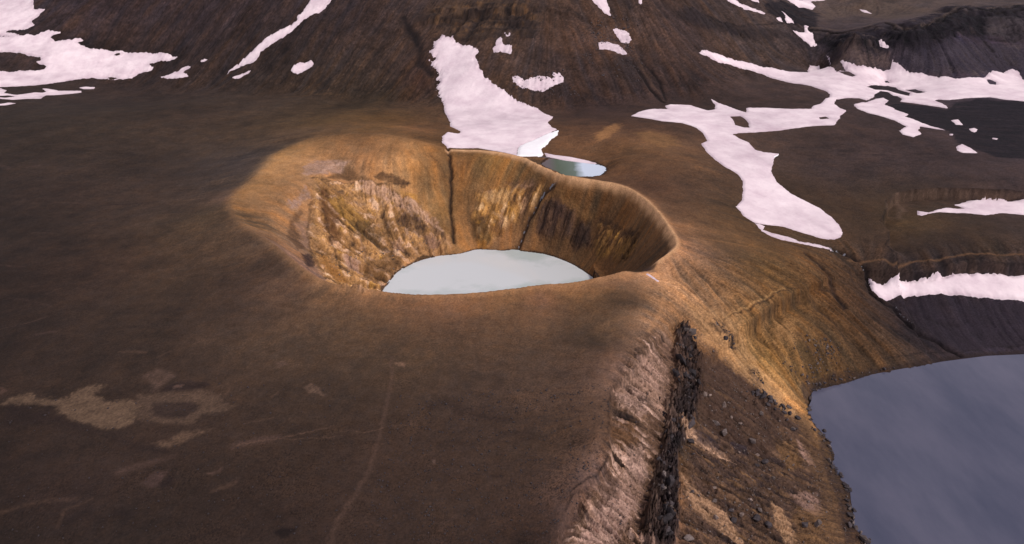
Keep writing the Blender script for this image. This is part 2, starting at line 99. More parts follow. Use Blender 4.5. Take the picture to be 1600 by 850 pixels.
  {'label':'great branching snowfield sprawling below the right cliffs','outer':[[232.9,882.0],[237.7,889.1],[244.1,893.0],[260.7,902.1],[282.5,908.2],[302.3,907.5],[330.0,904.6],[354.1,893.3],[377.1,892.3],[402.2,949.6],[413.8,946.0],[409.5,897.5],[410.6,882.7],[415.1,884.5],[420.7,878.6],[420.1,892.3],[420.7,904.8],[424.0,896.5],[436.6,886.6],[462.9,894.2],[482.6,892.9],[485.7,897.9],[492.7,891.0],[497.8,882.0],[512.0,872.8],[527.2,860.6],[547.8,850.8],[580.9,855.5],[610.7,889.9],[617.1,888.5],[625.3,889.6],[634.2,896.2],[643.2,900.0],[647.4,892.5],[641.5,871.4],[803.0,823.2],[709.9,713.5],[566.4,744.9],[560.8,751.2],[544.4,761.3],[537.4,772.8],[509.2,773.1],[488.1,769.4],[481.7,774.9],[474.2,769.9],[472.1,745.5],[465.1,727.2],[453.8,741.8],[442.7,755.9],[432.0,762.7],[441.6,776.5],[446.8,796.0],[442.1,796.8],[445.8,819.1],[436.6,819.1],[421.4,798.2],[407.6,776.9],[395.5,764.0],[391.7,773.9],[380.3,775.6],[363.3,769.4],[353.1,750.7],[350.7,731.3],[353.0,718.5],[334.0,692.6],[331.6,684.3],[322.3,672.5],[315.9,661.1],[303.2,661.5],[282.6,656.9],[258.1,646.3],[228.7,637.8],[215.7,635.3],[207.3,630.5],[210.8,618.2],[216.3,610.2],[216.3,590.9],[222.2,585.4],[235.6,583.0],[228.0,574.3],[221.3,556.8],[214.8,542.4],[211.8,520.3],[213.4,509.6],[217.3,496.7],[223.5,486.2],[229.5,476.4],[233.3,461.7],[233.8,449.3],[232.5,440.4],[228.5,434.2],[223.6,431.1],[213.9,431.2],[204.4,434.4],[199.1,436.8],[189.8,440.8],[178.4,439.1],[169.2,439.2],[163.5,446.0],[162.0,462.0],[171.4,477.2],[178.7,499.2],[183.5,516.6],[183.3,529.8],[176.5,543.7],[171.8,560.1],[169.7,581.1],[169.8,598.5],[177.8,607.3],[179.3,632.1],[176.2,648.8],[167.2,664.0],[148.8,671.9],[135.0,689.8],[122.7,703.6],[134.1,722.6],[150.3,736.6],[167.0,733.7],[168.5,752.4],[175.5,758.1],[189.2,760.3],[198.6,759.6],[205.0,747.1],[210.1,730.9],[218.7,737.3],[226.3,761.4],[226.2,782.4],[231.2,771.1],[238.0,756.3],[243.1,733.8],[247.4,718.3],[255.5,744.3],[273.5,742.5],[297.9,733.2],[319.5,730.1],[327.7,744.1],[340.0,752.8],[354.1,776.1],[360.8,779.7],[365.8,793.1],[366.0,806.1],[356.6,827.5],[342.2,843.8],[329.7,867.8],[316.7,886.7],[299.3,894.1],[279.9,895.6],[257.1,885.3],[241.9,881.8]],'holes':[[[223.9,696.1],[234.7,699.0],[236.1,682.3],[230.4,653.4],[225.1,653.1],[219.0,660.9]],[[312.7,690.9],[320.3,693.6],[320.7,684.9],[311.7,682.8]],[[411.7,883.6],[422.7,877.0],[428.2,868.6],[422.4,865.2],[415.6,871.5]],[[481.5,847.3],[492.7,844.5],[490.9,818.8],[480.0,815.9]],[[581.6,851.8],[589.8,853.8],[591.0,846.8],[580.7,832.5],[575.0,833.8]],[[425.7,832.3],[443.8,848.1],[469.6,866.5],[476.7,858.9],[475.3,850.6],[475.2,823.3],[460.6,798.5],[456.3,811.8],[450.5,828.3],[431.2,821.5]],[[471.3,879.5],[474.6,881.0],[476.9,877.1],[471.3,876.3]]],'warp':1.0,'speck':0,'th':1.8,'bright':0,'teeth':0.15},
  {'label':'slanting snow arm pointing down towards the dark lava','outer':[[372.6,744.5],[383.5,755.8],[389.8,754.2],[406.7,769.9],[420.8,779.1],[420.0,766.5],[405.6,745.3],[407.8,735.6],[406.2,721.0],[410.5,703.2],[402.4,693.9],[405.6,673.2],[408.0,657.8],[416.3,643.1],[406.9,648.2],[397.6,656.0],[387.6,641.1],[385.6,632.2],[372.4,621.4],[367.2,630.7],[369.4,641.3],[383.0,655.9],[384.1,676.9],[376.8,697.6],[370.6,707.9],[367.2,724.8]],'holes':[],'warp':1.2,'speck':0,'th':1.4,'bright':0,'teeth':0.15},
  {'label':'thin snow stripe at the top edge above the dark gully','outer':[[298.3,1026.0],[311.7,1030.9],[317.3,1027.1],[335.9,1025.2],[359.9,1025.4],[353.7,1020.2],[334.7,1019.6],[315.1,1017.0],[301.8,1020.5]],'holes':[],'warp':0.7,'speck':0,'th':1.0,'bright':0,'teeth':0.15},
  {'label':'small snow scrap at the top edge beside the thin stripe','outer':[[334.1,1044.6],[352.9,1055.4],[353.9,1044.0],[344.8,1042.2]],'holes':[],'warp':0.7,'speck':0,'th':1.0,'bright':0,'teeth':0.15},
  {'label':'flat snow patch at the top edge of the dark gully','outer':[[418.8,1135.0],[517.0,1185.6],[499.7,1167.9],[471.8,1155.1],[473.1,1134.7],[458.7,1113.4],[452.9,1116.6],[434.4,1107.8],[428.5,1120.9]],'holes':[],'warp':1.2,'speck':0,'th':1.0,'bright':0,'teeth':0.15},
  {'label':'crooked snow finger in the middle of the dark gully','outer':[[388.5,1056.2],[395.8,1052.9],[400.5,1046.2],[403.0,1030.6],[389.1,1020.3],[388.7,1030.3],[394.3,1043.4]],'holes':[],'warp':0.8,'speck':0,'th':1.0,'bright':0,'teeth':0.15},
  {'label':'small blocky snow scrap left of the crooked finger','outer':[[372.3,1021.5],[382.1,1030.0],[381.7,1017.3],[375.2,1017.0]],'holes':[],'warp':0.6,'speck':0,'th':1.0,'bright':0,'teeth':0.15},
  {'label':'hooked snow tail at the bottom of the dark gully','outer':[[388.8,1011.8],[393.4,1007.8],[398.3,1008.0],[404.2,1006.8],[413.3,1011.0],[417.3,1026.1],[417.0,1030.2],[426.0,1031.3],[420.9,1024.8],[419.9,1014.9],[424.5,1010.4],[421.1,994.1],[421.1,980.3],[414.0,978.3],[405.8,990.8],[398.1,1001.7]],'holes':[],'warp':0.8,'speck':0,'th':1.0,'bright':0,'teeth':0.15},
  {'label':'snow lens on the plateau above the right cliffs','outer':[[530.3,1114.5],[538.6,1105.8],[542.6,1088.4],[532.8,1099.0]],'holes':[],'warp':0.5,'speck':0,'th':1.0,'bright':0,'teeth':0.15},
  {'label':'slanting snow lens in the cliff notch','outer':[[471.9,926.1],[479.0,919.2],[484.1,912.9],[482.5,910.3],[476.4,914.6]],'holes':[],'warp':0.5,'speck':0,'th':1.0,'bright':0,'teeth':0.15},
  {'label':'thin snow strip leading down to the great snowfield','outer':[[424.5,958.6],[426.2,946.6],[419.2,917.9],[424.1,943.2]],'holes':[],'warp':0.5,'speck':0,'th':1.0,'bright':0,'teeth':0.15},
  {'label':'small snow scrap on the dark lava,upper one','outer':[[441.6,681.1],[451.0,685.0],[447.4,675.2],[442.7,662.9],[437.2,664.9]],'holes':[],'warp':0.8,'speck':0,'th':1.0,'bright':0,'teeth':0.15},
  {'label':'small snow scrap on the dark lava,middle one','outer':[[441.1,650.2],[448.0,653.1],[448.4,647.5],[439.5,637.2],[437.4,640.5]],'holes':[],'warp':0.8,'speck':0,'th':1.0,'bright':0,'teeth':0.15},
  {'label':'bright snow lens at the edge of the dark lava','outer':[[395.0,591.8],[404.9,599.1],[405.8,589.2],[402.9,572.6],[390.7,574.6],[390.1,581.6]],'holes':[],'warp':0.8,'speck':0,'th':1.0,'bright':0,'teeth':0.15},
  {'label':'tiny snow dash low on the dark lava','outer':[[445.3,621.1],[449.2,617.9],[445.0,613.7],[442.7,616.3]],'holes':[],'warp':0.4,'speck':0,'th':1.0,'bright':0,'teeth':0.15},
  {'label':'small snow dot below the slanting snow arm','outer':[[411.3,631.4],[415.5,631.7],[411.5,625.7],[408.8,626.3]],'holes':[],'warp':0.4,'speck':0,'th':1.0,'bright':0,'teeth':0.15},
  {'label':'ragged snow bank resting in the upper right hollow','outer':[[304.9,478.3],[309.7,472.6],[327.6,481.9],[335.6,479.2],[341.3,480.0],[339.9,485.0],[337.6,488.0],[345.3,492.7],[354.0,496.4],[363.2,496.3],[368.7,495.2],[377.9,493.8],[388.9,486.5],[497.9,478.3],[486.4,463.8],[377.6,467.4],[360.2,470.0],[348.3,465.9],[339.1,469.1],[317.6,472.8],[303.2,469.1],[301.2,470.7]],'holes':[],'warp':1.2,'speck':0,'th':1.6,'bright':0,'teeth':0.15},
  {'label':'long thick snow bank above the dark beach','outer':[[237.2,404.6],[238.7,401.3],[240.7,399.1],[245.3,398.1],[249.0,399.5],[259.4,401.4],[269.1,401.5],[275.5,401.1],[282.2,401.7],[298.2,404.3],[312.1,403.6],[325.4,402.3],[337.8,400.1],[441.0,393.7],[427.3,374.9],[330.1,383.2],[317.2,384.9],[304.6,386.9],[285.3,389.7],[268.9,390.1],[258.8,391.5],[248.0,387.1],[240.9,385.3],[237.8,386.6],[235.5,391.6]],'holes':[],'warp':1.2,'speck':0,'th':3.0,'bright':0,'teeth':0.15},
  {'label':'scrap of old snow on the crater rim notch','outer':[[75.5,343.0],[77.4,344.8],[80.3,340.6],[82.3,336.1],[80.7,335.5],[77.6,340.3]],'holes':[],'warp':0.6,'speck':1,'th':1.0,'bright':0,'teeth':0.15},
  {'label':'thin frozen meltwater strip under the snow tongue edge','outer':[[168.6,437.4],[172.9,438.8],[174.8,435.2],[171.4,428.2],[176.8,425.6],[188.3,423.9],[193.7,420.2],[209.2,422.8],[218.5,420.9],[208.8,418.0],[194.8,417.1],[180.6,415.4],[171.9,420.2],[169.4,426.0]],'holes':[],'warp':1.0,'speck':1,'th':0.5,'bright':0,'teeth':0.15},
  {'label':'bright frozen pool on the branching snowfield','outer':[[205.2,587.3],[212.0,596.0],[216.8,589.5],[221.9,584.4],[235.3,582.0],[230.5,576.0],[225.3,570.6],[211.4,568.8],[205.4,573.6]],'holes':[],'warp':0.6,'speck':0,'th':0.6,'bright':1,'teeth':0.15},
 ],
 'path': [
  {'label':'pale footpath curving across the dark ash plain','p':[[-56.4,265.4],[-53.9,251.2],[-53.3,236.0],[-53.4,220.1],[-53.4,205.5],[-54.4,192.0],[-57.3,181.0],[-59.9,172.1],[-60.6,163.8],[-59.3,153.1]],'w':1.5,'o':0.42,'c':(92,71,59)},
  {'label':'faint trail contouring the slope above the long snow bank','p':[[224.8,411.8],[238.3,412.5],[249.7,410.4],[253.8,406.4],[268.4,412.0],[282.7,410.4],[294.5,412.0],[308.7,414.9],[321.7,412.7],[345.3,411.8]],'w':1.0,'c':(110,82,58)},
  {'label':'faint trail on the ochre slope below the snow tongue','p':[[110.0,393.6],[121.8,396.2],[135.8,396.5],[149.4,395.0],[156.8,391.9]],'w':0.9,'c':(125,92,60)},
  {'label':'worn tan trail along the far crater rim','p':[[85.0,358.4],[86.8,360.1],[88.8,361.5],[90.9,363.4],[93.4,366.1],[96.0,369.4],[98.1,372.8],[99.3,376.2],[100.0,379.7],[100.4,384.0],[100.6,389.3],[100.5,395.4],[100.3,402.1],[100.1,409.8],[99.8,418.0],[99.3,426.0],[98.5,433.3],[97.4,440.3],[96.2,447.1],[94.8,453.6],[93.3,459.9],[91.4,466.0],[89.3,472.1],[86.9,477.9],[83.8,483.5],[80.1,488.6],[75.7,493.3],[70.7,497.6],[64.8,501.3],[58.1,504.5],[52.1,507.8],[47.1,511.1],[42.6,514.5],[38.3,518.5],[34.1,523.3],[29.9,528.8],[25.8,534.4],[21.8,540.2],[17.8,546.1],[13.7,551.6],[9.3,556.1],[4.7,560.2],[-0.2,564.0],[-5.5,567.9],[-11.1,571.5],[-16.8,575.0],[-22.2,578.5],[-27.7,581.9],[-33.8,584.5],[-41.4,586.0],[-49.6,586.8],[-56.6,587.8]],'w':2.9,'c':(218,172,126),'o':0.95},
  {'label':'tan trail leaving the crater rim down the ridge crest','p':[[84.3,352.6],[84.2,336.7],[82.0,321.0],[74.4,299.8],[66.0,282.8]],'w':1.2,'c':(165,124,86),'o':0.5},
 ],
 'zone': [
  {'p':[[429.1,757.0],[442.8,747.3],[462.1,724.0],[485.5,755.8],[524.8,767.7],[541.5,756.7],[736.1,736.9],[558.5,534.5],[416.0,559.1],[406.7,579.8],[402.6,601.7],[415.5,641.6],[403.4,669.0],[405.9,698.5],[404.3,735.5],[406.7,745.2]],'c':(27,23,30),'f':4,'w':5,'o':1},
  {'p':[[425.7,832.3],[445.4,851.5],[478.4,862.4],[475.2,823.3],[448.5,789.7],[429.1,757.0],[406.7,745.2],[411.6,780.2]],'c':(40,33,36),'f':3,'w':3,'o':1},
  {'p':[[360.4,1045.8],[404.5,1102.0],[444.7,1117.6],[466.5,1102.7],[446.3,1048.0],[424.7,1013.1],[414.8,1029.9],[385.1,1017.5],[362.1,1027.7]],'c':(28,24,30),'f':3,'w':4,'o':1},
  {'p':[[243.4,385.7],[258.5,390.6],[285.0,388.9],[316.9,384.1],[428.8,372.8],[416.5,354.4],[419.3,352.1],[284.7,347.2],[270.4,345.0],[262.2,359.7],[249.1,370.0]],'c':(45,38,45),'f':8,'w':4,'o':0.9},
  {'p':[[-224.8,240.8],[-222.4,245.9],[-215.4,248.5],[-210.0,244.4],[-202.1,242.6],[-196.5,244.4],[-196.2,248.9],[-190.3,252.4],[-183.8,251.2],[-184.5,245.2],[-177.0,240.3],[-165.6,240.2],[-160.0,236.4],[-157.8,228.1],[-157.7,224.0],[-163.0,220.4],[-174.5,223.6],[-190.6,231.1],[-200.4,238.1],[-210.1,240.1],[-220.9,239.2]],'c':(102,82,64),'f':5,'w':7,'o':0.8},
  {'p':[[-170.6,258.2],[-165.0,263.5],[-153.1,256.9],[-155.0,252.3],[-158.4,244.9],[-164.1,253.0]],'c':(86,67,56),'f':5,'w':5,'o':0.7},
  {'p':[[-165.5,243.9],[-156.4,244.8],[-141.4,245.4],[-125.9,242.0],[-124.6,236.2],[-117.3,233.8],[-120.7,230.5],[-130.7,228.3],[-132.2,223.0],[-144.8,223.4],[-156.3,226.7]],'c':(88,70,56),'f':6,'w':8,'o':0.75},
  {'p':[[-155.1,232.0],[-155.0,237.5],[-146.0,238.5],[-135.0,236.5],[-133.6,231.0],[-137.2,226.4],[-146.4,226.8]],'c':(46,35,32),'f':5,'w':6,'o':0.8},
  {'p':[[-156.4,244.8],[-155.6,249.3],[-149.3,252.7],[-138.3,252.1],[-133.8,248.1],[-141.1,244.6]],'c':(44,33,31),'f':5,'w':5,'o':0.8},
  {'p':[[-151.7,248.3],[-150.1,250.1],[-146.4,249.4],[-146.9,247.2],[-150.1,246.7]],'c':(88,68,58),'f':2,'w':2,'o':0.9},
  {'p':[[-144.9,212.2],[-137.2,214.3],[-134.7,218.5],[-123.7,219.4],[-126.5,215.7],[-131.8,211.7],[-136.7,209.3]],'c':(94,74,58),'f':6,'w':7,'o':0.8},
  {'p':[[-151.9,195.9],[-144.7,201.3],[-136.0,204.0],[-130.0,205.6],[-133.6,202.2],[-142.2,197.7],[-147.9,194.6]],'c':(76,58,49),'f':6,'w':5,'o':0.7},
  {'p':[[-138.1,191.0],[-135.8,196.4],[-130.6,197.5],[-130.6,188.6],[-134.1,187.7]],'c':(78,60,54),'f':5,'w':4,'o':0.7},
  {'p':[[-130.8,189.2],[-129.3,194.6],[-126.5,192.9],[-125.2,189.1],[-128.5,187.5]],'c':(40,30,29),'f':5,'w':4,'o':0.8},
  {'p':[[-114.8,194.8],[-110.4,198.1],[-109.1,196.9],[-112.8,193.7]],'c':(86,66,56),'f':4,'w':3,'o':0.7},
  {'p':[[-92.6,246.0],[-89.1,248.7],[-85.5,245.8],[-81.0,239.0],[-85.1,240.6],[-90.2,242.2]],'c':(94,74,60),'f':3,'w':3,'o':0.8},
  {'p':[[-110.9,263.8],[-106.3,265.3],[-103.6,262.7],[-107.9,260.4]],'c':(90,70,58),'f':3,'w':3,'o':0.8},
  {'p':[[-81.5,166.0],[-79.3,168.4],[-73.5,168.6],[-72.9,166.3],[-77.2,163.7]],'c':(30,23,23),'f':5,'w':4,'o':0.9},
  {'p':[[-113.5,211.0],[-102.7,214.4],[-93.7,216.1],[-91.9,213.0],[-101.2,210.1],[-110.5,207.3]],'c':(78,60,51),'f':6,'w':5,'o':0.7},
  {'p':[[-232.8,252.6],[-228.1,251.6],[-228.0,248.5],[-229.5,247.8]],'c':(88,66,55),'f':3,'w':3,'o':0.7},
  {'p':[[-224.3,240.0],[-199.9,237.3],[-190.2,230.5],[-175.4,223.6],[-163.8,220.2],[-160.9,216.5],[-175.1,219.7],[-195.8,224.5],[-214.5,225.5]],'c':(40,30,29),'f':14,'w':8,'o':0.6},
  {'p':[[-54.3,262.4],[-49.4,262.3],[-48.8,258.4],[-52.4,259.2]],'c':(110,84,66),'f':3,'w':2,'o':0.8},
  {'p':[[-30.7,200.4],[-29.4,200.4],[-29.2,198.1],[-30.2,198.5]],'c':(100,80,70),'f':2,'w':2,'o':0.8},
  {'p':[[-175.1,543.5],[-169.5,563.0],[-154.5,568.3],[-140.0,564.2],[-141.1,554.7],[-155.9,539.0],[-166.2,528.9]],'c':(150,122,106),'f':4,'w':7,'o':0.8},
  {'p':[[-170.0,485.8],[-166.1,498.2],[-163.4,513.3],[-158.9,508.2],[-161.4,491.6],[-165.4,476.4]],'c':(146,120,106),'f':4,'w':7,'o':0.8},
  {'p':[[-158.9,462.9],[-156.5,477.8],[-147.1,468.0],[-138.0,453.2],[-139.6,433.1],[-149.8,440.8]],'c':(134,106,88),'f':4,'w':7,'o':0.8},
  {'p':[[-158.0,436.7],[-163.5,468.8],[-161.7,485.1],[-157.6,480.6],[-158.9,462.9],[-151.8,444.9],[-144.8,437.2],[-148.2,427.4]],'c':(84,62,46),'f':3,'w':3,'o':0.8},
  {'p':[[-145.6,425.2],[-140.2,435.5],[-134.8,422.2],[-134.2,399.5]],'c':(48,38,40),'f':3,'w':4,'o':0.9},
  {'p':[[-149.7,545.1],[-139.7,562.2],[-129.8,551.6],[-115.5,545.3],[-139.4,544.4],[-153.3,533.6]],'c':(98,72,48),'f':3,'w':3,'o':0.9},
  {'p':[[-119.7,549.2],[-109.8,555.7],[-97.6,552.4],[-86.3,547.1],[-88.5,542.0],[-101.9,543.5]],'c':(86,62,42),'f':2,'w':4,'o':0.9},
  {'p':[[75.3,618.8],[86.3,646.1],[106.0,669.2],[104.2,642.2],[87.5,607.0],[77.7,605.5]],'c':(150,108,66),'f':6,'w':7,'o':0.8},
  {'p':[[113.3,623.2],[130.9,632.4],[148.9,612.7],[151.2,587.9],[128.4,568.6],[118.1,593.8]],'c':(126,92,56),'f':10,'w':9,'o':0.7},
  {'p':[[34.9,549.8],[44.1,567.6],[71.5,566.2],[78.9,546.1],[75.0,524.1],[60.5,512.9],[44.1,528.5]],'c':(48,38,34),'f':3,'w':2,'o':0.8},
  {'p':[[-64.3,610.3],[-61.4,644.9],[-48.8,640.4],[-34.8,604.8],[-45.8,595.8],[-57.3,595.9]],'c':(120,98,98),'f':4,'w':3,'o':0.8},
  {'p':[[294.8,495.2],[307.5,500.6],[309.0,492.1],[288.6,467.1],[280.1,472.2]],'c':(96,76,62),'f':8,'w':8,'o':0.5,'s':0.4},
  {'p':[[296.7,406.1],[315.3,406.9],[316.5,404.5],[298.3,404.6]],'c':(104,82,70),'f':6,'w':6,'o':0.6,'s':0.4},
  {'p':[[236.7,412.0],[242.1,407.6],[245.5,402.9],[245.6,398.8],[240.4,400.2],[236.6,405.4]],'c':(46,35,32),'f':5,'w':4,'o':0.7},
  {'p':[[68.0,339.9],[83.8,390.2],[82.7,359.3],[82.5,348.4],[75.4,344.6]],'c':(80,64,58),'f':3,'w':3,'o':0.9},
 ],
 'tint': [
  {'p':[[53.4,254.9],[63.1,267.0],[70.0,260.9],[71.9,245.2],[74.8,229.9],[69.1,225.0],[64.0,236.0],[56.1,241.8],[44.4,229.3],[44.0,237.7]],'c':(160,130,112),'f':6,'w':10,'o':0.55,'s':1},
  {'p':[[37.9,189.2],[47.8,206.6],[52.6,201.8],[47.7,187.0],[35.1,166.3],[18.8,157.3],[26.8,173.4]],'c':(160,130,114),'f':8,'w':10,'o':0.55,'s':0.9},
  {'p':[[77.1,291.3],[86.2,292.1],[84.0,265.9],[75.1,246.2],[69.3,256.9],[70.3,271.7]],'c':(110,84,68),'f':8,'w':8,'o':0.6,'s':0.6},
  {'p':[[55.4,202.6],[65.1,219.4],[66.0,208.9],[57.4,172.9],[45.8,168.3]],'c':(52,42,42),'f':6,'w':8,'o':0.8,'s':0.5},
  {'p':[[68.0,241.5],[82.4,265.7],[82.5,251.3],[76.8,233.1],[70.2,222.8]],'c':(52,42,40),'f':6,'w':8,'o':0.7,'s':0.4},
  {'p':[[94.2,296.9],[110.5,297.8],[128.0,284.4],[137.6,270.1],[116.8,238.5],[95.0,239.0],[85.3,249.5],[86.9,271.7]],'c':(72,54,44),'f':10,'w':8,'o':0.8,'s':0.3},
  {'p':[[94.3,325.0],[109.3,326.2],[127.8,308.8],[145.8,282.6],[151.6,276.9],[139.2,274.7],[118.9,289.1],[100.5,302.3]],'c':(158,122,82),'f':6,'w':8,'o':0.55,'s':0.6},
  {'p':[[73.8,239.4],[79.7,239.1],[89.2,234.5],[98.4,228.9],[89.2,228.2],[77.7,230.3],[72.5,233.3]],'c':(175,140,112),'f':3,'w':4,'o':0.85},
  {'p':[[81.2,239.0],[90.7,239.7],[93.1,231.3],[81.3,232.7]],'c':(52,44,50),'f':4,'w':4,'o':0.85},
  {'p':[[98.7,240.9],[107.7,244.0],[106.6,236.3],[100.3,235.5]],'c':(52,44,50),'f':3,'w':3,'o':0.85},
  {'p':[[69.3,210.5],[72.5,207.3],[84.0,198.6],[87.3,191.1],[89.8,185.3],[78.8,188.7],[69.0,197.9]],'c':(172,136,104),'f':4,'w':5,'o':0.7,'s':0.6},
  {'p':[[110.1,214.2],[114.6,210.3],[115.4,201.1],[113.9,193.9],[108.2,192.8],[107.3,201.8]],'c':(170,134,100),'f':4,'w':5,'o':0.8,'s':0.4},
  {'p':[[122.2,222.3],[136.2,227.6],[133.9,214.7],[126.0,213.7]],'c':(140,112,98),'f':4,'w':5,'o':0.75,'s':0.3},
  {'p':[[139.4,259.5],[142.6,257.0],[142.8,244.0],[139.6,244.0],[137.6,251.4]],'c':(165,132,116),'f':3,'w':3,'o':0.8},
  {'p':[[148.0,334.1],[162.4,338.2],[162.5,326.9],[154.8,318.8],[149.2,325.5]],'c':(150,112,70),'f':6,'w':5,'o':0.6,'s':0.4},
  {'p':[[126.5,316.4],[142.6,333.1],[171.8,355.9],[173.2,355.5],[145.7,334.7],[132.5,322.1]],'c':(70,54,40),'f':3,'w':3,'o':0.7},  # shade below the bench edge, painted as a darker strip
  {'p':[[158.5,286.1],[164.5,308.1],[171.2,312.3],[223.9,329.8],[269.5,343.2],[311.1,347.9],[307.6,342.6],[266.5,338.0],[222.4,326.3],[174.8,310.3],[166.0,294.9]],'c':(46,36,34),'f':4,'w':3,'o':0.8},
  {'p':[[161.2,287.9],[160.2,266.0],[153.5,243.0],[154.0,227.2],[146.4,201.6],[137.4,200.1],[144.2,221.8],[146.2,240.9],[150.1,258.2]],'c':(44,37,40),'f':5,'w':6,'o':0.8},
  {'p':[[157.4,304.6],[163.5,309.9],[170.9,310.1],[161.7,292.2],[157.7,295.2]],'c':(52,44,46),'f':4,'w':4,'o':0.7},
  {'p':[[419.8,991.1],[444.4,992.8],[445.5,922.0],[493.1,917.2],[529.8,929.2],[606.0,1014.2],[631.8,1023.8],[668.2,1016.5],[635.6,953.0],[585.2,935.3],[544.9,904.0],[517.1,893.1],[490.6,907.3],[476.7,909.8],[434.6,909.3],[428.0,968.6]],'c':(25,21,28),'f':5,'w':7,'o':0.9},
  {'p':[[660.9,1011.4],[920.4,985.7],[858.6,901.8],[672.2,947.4],[630.8,952.2]],'c':(62,55,58),'f':4,'w':5,'o':0.8},
  {'p':[[489.1,897.9],[527.6,901.5],[582.2,927.5],[641.7,937.8],[848.3,886.6],[818.7,843.9],[518.9,871.4],[487.8,890.4]],'c':(51,46,56),'f':6,'w':7,'o':0.75},
  {'p':[[433.9,950.8],[450.3,907.0],[481.9,905.7],[483.1,894.5],[445.4,887.7],[423.3,898.7]],'c':(92,75,68),'f':5,'w':7,'o':0.6},
  {'p':[[454.8,1070.3],[523.7,1100.1],[548.6,999.6],[617.1,1045.6],[609.0,1120.9],[491.4,1142.9]],'c':(86,72,62),'f':8,'w':6,'o':0.6},
  {'p':[[218.9,950.1],[263.7,960.2],[313.8,980.8],[383.0,998.2],[390.5,990.5],[327.8,962.8],[279.3,947.8],[241.0,935.3],[214.1,931.2]],'c':(42,35,36),'f':5,'w':8,'o':0.75},
  {'p':[[-91.4,939.8],[-32.9,934.0],[24.3,918.9],[29.7,872.8],[7.8,868.7],[-8.0,899.6],[-40.6,915.6],[-81.7,918.2]],'c':(38,31,31),'f':4,'w':9,'o':0.7},
  {'p':[[-80.7,903.3],[-31.9,896.4],[-7.9,882.0],[-31.3,874.1],[-75.5,885.7]],'c':(40,33,32),'f':3,'w':7,'o':0.6},
  {'p':[[-135.2,956.7],[-91.8,947.7],[-91.2,937.2],[-124.9,938.0]],'c':(44,36,34),'f':3,'w':7,'o':0.6},
  {'p':[[-152.5,957.8],[-129.2,937.8],[-113.9,907.7],[-122.0,904.3],[-139.6,931.4]],'c':(44,36,34),'f':4,'w':7,'o':0.7},
  {'p':[[36.3,915.5],[56.0,904.1],[76.1,842.1],[60.2,829.2],[38.7,864.3]],'c':(84,60,44),'f':8,'w':9,'o':0.5},
  {'p':[[61.1,776.1],[85.9,769.5],[81.3,757.3],[49.7,761.3],[25.2,777.9],[36.2,784.5]],'c':(42,34,34),'f':6,'w':7,'o':0.6},
  {'p':[[122.3,844.2],[152.3,837.7],[155.3,801.9],[135.3,791.3],[115.6,815.3]],'c':(48,39,37),'f':8,'w':8,'o':0.6},
  {'p':[[-88.5,516.3],[-75.7,516.5],[-68.2,506.4],[-73.9,496.0],[-84.2,499.1],[-91.6,506.6]],'c':(66,50,44),'f':4,'w':6,'o':0.85},
  {'p':[[-68.7,513.6],[-59.8,511.4],[-55.6,502.8],[-64.3,502.7]],'c':(84,64,56),'f':3,'w':5,'o':0.7},
  {'p':[[-155.1,523.5],[-148.5,519.7],[-136.0,494.6],[-127.4,464.1],[-133.7,455.2],[-144.1,480.9]],'c':(92,60,38),'f':4,'w':7,'o':0.8},
  {'p':[[-149.0,512.8],[-137.1,519.3],[-119.9,504.4],[-111.8,499.9],[-119.7,488.3],[-132.8,495.2]],'c':(150,112,48),'f':4,'w':8,'o':0.65},
  {'p':[[-95.3,541.4],[-79.9,535.5],[-76.6,527.9],[-90.2,532.2]],'c':(172,124,56),'f':3,'w':5,'o':0.7},
  {'p':[[-128.6,543.6],[-106.9,540.4],[-84.6,529.2],[-61.6,514.6],[-72.7,511.8],[-99.4,521.8],[-122.5,531.0]],'c':(172,138,116),'f':5,'w':8,'o':0.7},
  {'p':[[-128.5,497.7],[-113.0,501.5],[-99.4,488.6],[-105.3,475.8],[-120.7,480.0]],'c':(80,64,46),'f':4,'w':8,'o':0.75},
  {'p':[[-110.7,509.3],[-97.9,508.2],[-90.9,491.3],[-99.8,484.4]],'c':(112,84,56),'f':4,'w':8,'o':0.6},
  {'p':[[-123.3,452.2],[-113.2,455.7],[-109.9,437.3],[-117.3,436.9]],'c':(158,126,112),'f':3,'w':6,'o':0.7},
  {'p':[[-94.4,487.4],[-86.8,490.3],[-83.7,480.4],[-89.9,475.3]],'c':(160,126,106),'f':3,'w':5,'o':0.6},
  {'p':[[-139.1,441.0],[-127.6,439.0],[-112.5,419.5],[-119.2,412.8],[-131.9,425.1]],'c':(146,100,48),'f':4,'w':6,'o':0.75},
  {'p':[[-107.6,458.0],[-79.1,474.4],[-89.5,451.7],[-95.1,429.5],[-107.3,432.5]],'c':(110,80,52),'f':5,'w':6,'o':0.8},
  {'p':[[-78.1,487.7],[-51.5,503.1],[-46.9,493.5],[-55.4,484.8],[-80.4,468.9]],'c':(156,116,76),'f':5,'w':5,'o':0.8},
  {'p':[[-71.5,497.7],[-61.7,502.1],[-56.0,492.7],[-65.6,487.2]],'c':(128,98,80),'f':3,'w':4,'o':0.8},
  {'p':[[-155.0,491.4],[-149.0,484.7],[-138.8,451.0],[-141.1,442.6],[-150.0,458.3]],'c':(136,104,72),'f':4,'w':6,'o':0.7},
  {'p':[[-25.7,539.5],[-5.3,537.0],[1.1,528.3],[-9.5,525.9],[-21.3,532.0]],'c':(182,144,96),'f':4,'w':6,'o':0.75},
  {'p':[[-35.2,519.0],[-23.1,518.9],[-16.5,503.5],[-22.0,495.2],[-30.5,502.8]],'c':(80,62,40),'f':4,'w':6,'o':0.8},
  {'p':[[-29.0,503.8],[-21.6,500.3],[-18.9,494.2],[-27.2,495.0]],'c':(154,102,40),'f':3,'w':4,'o':0.75},
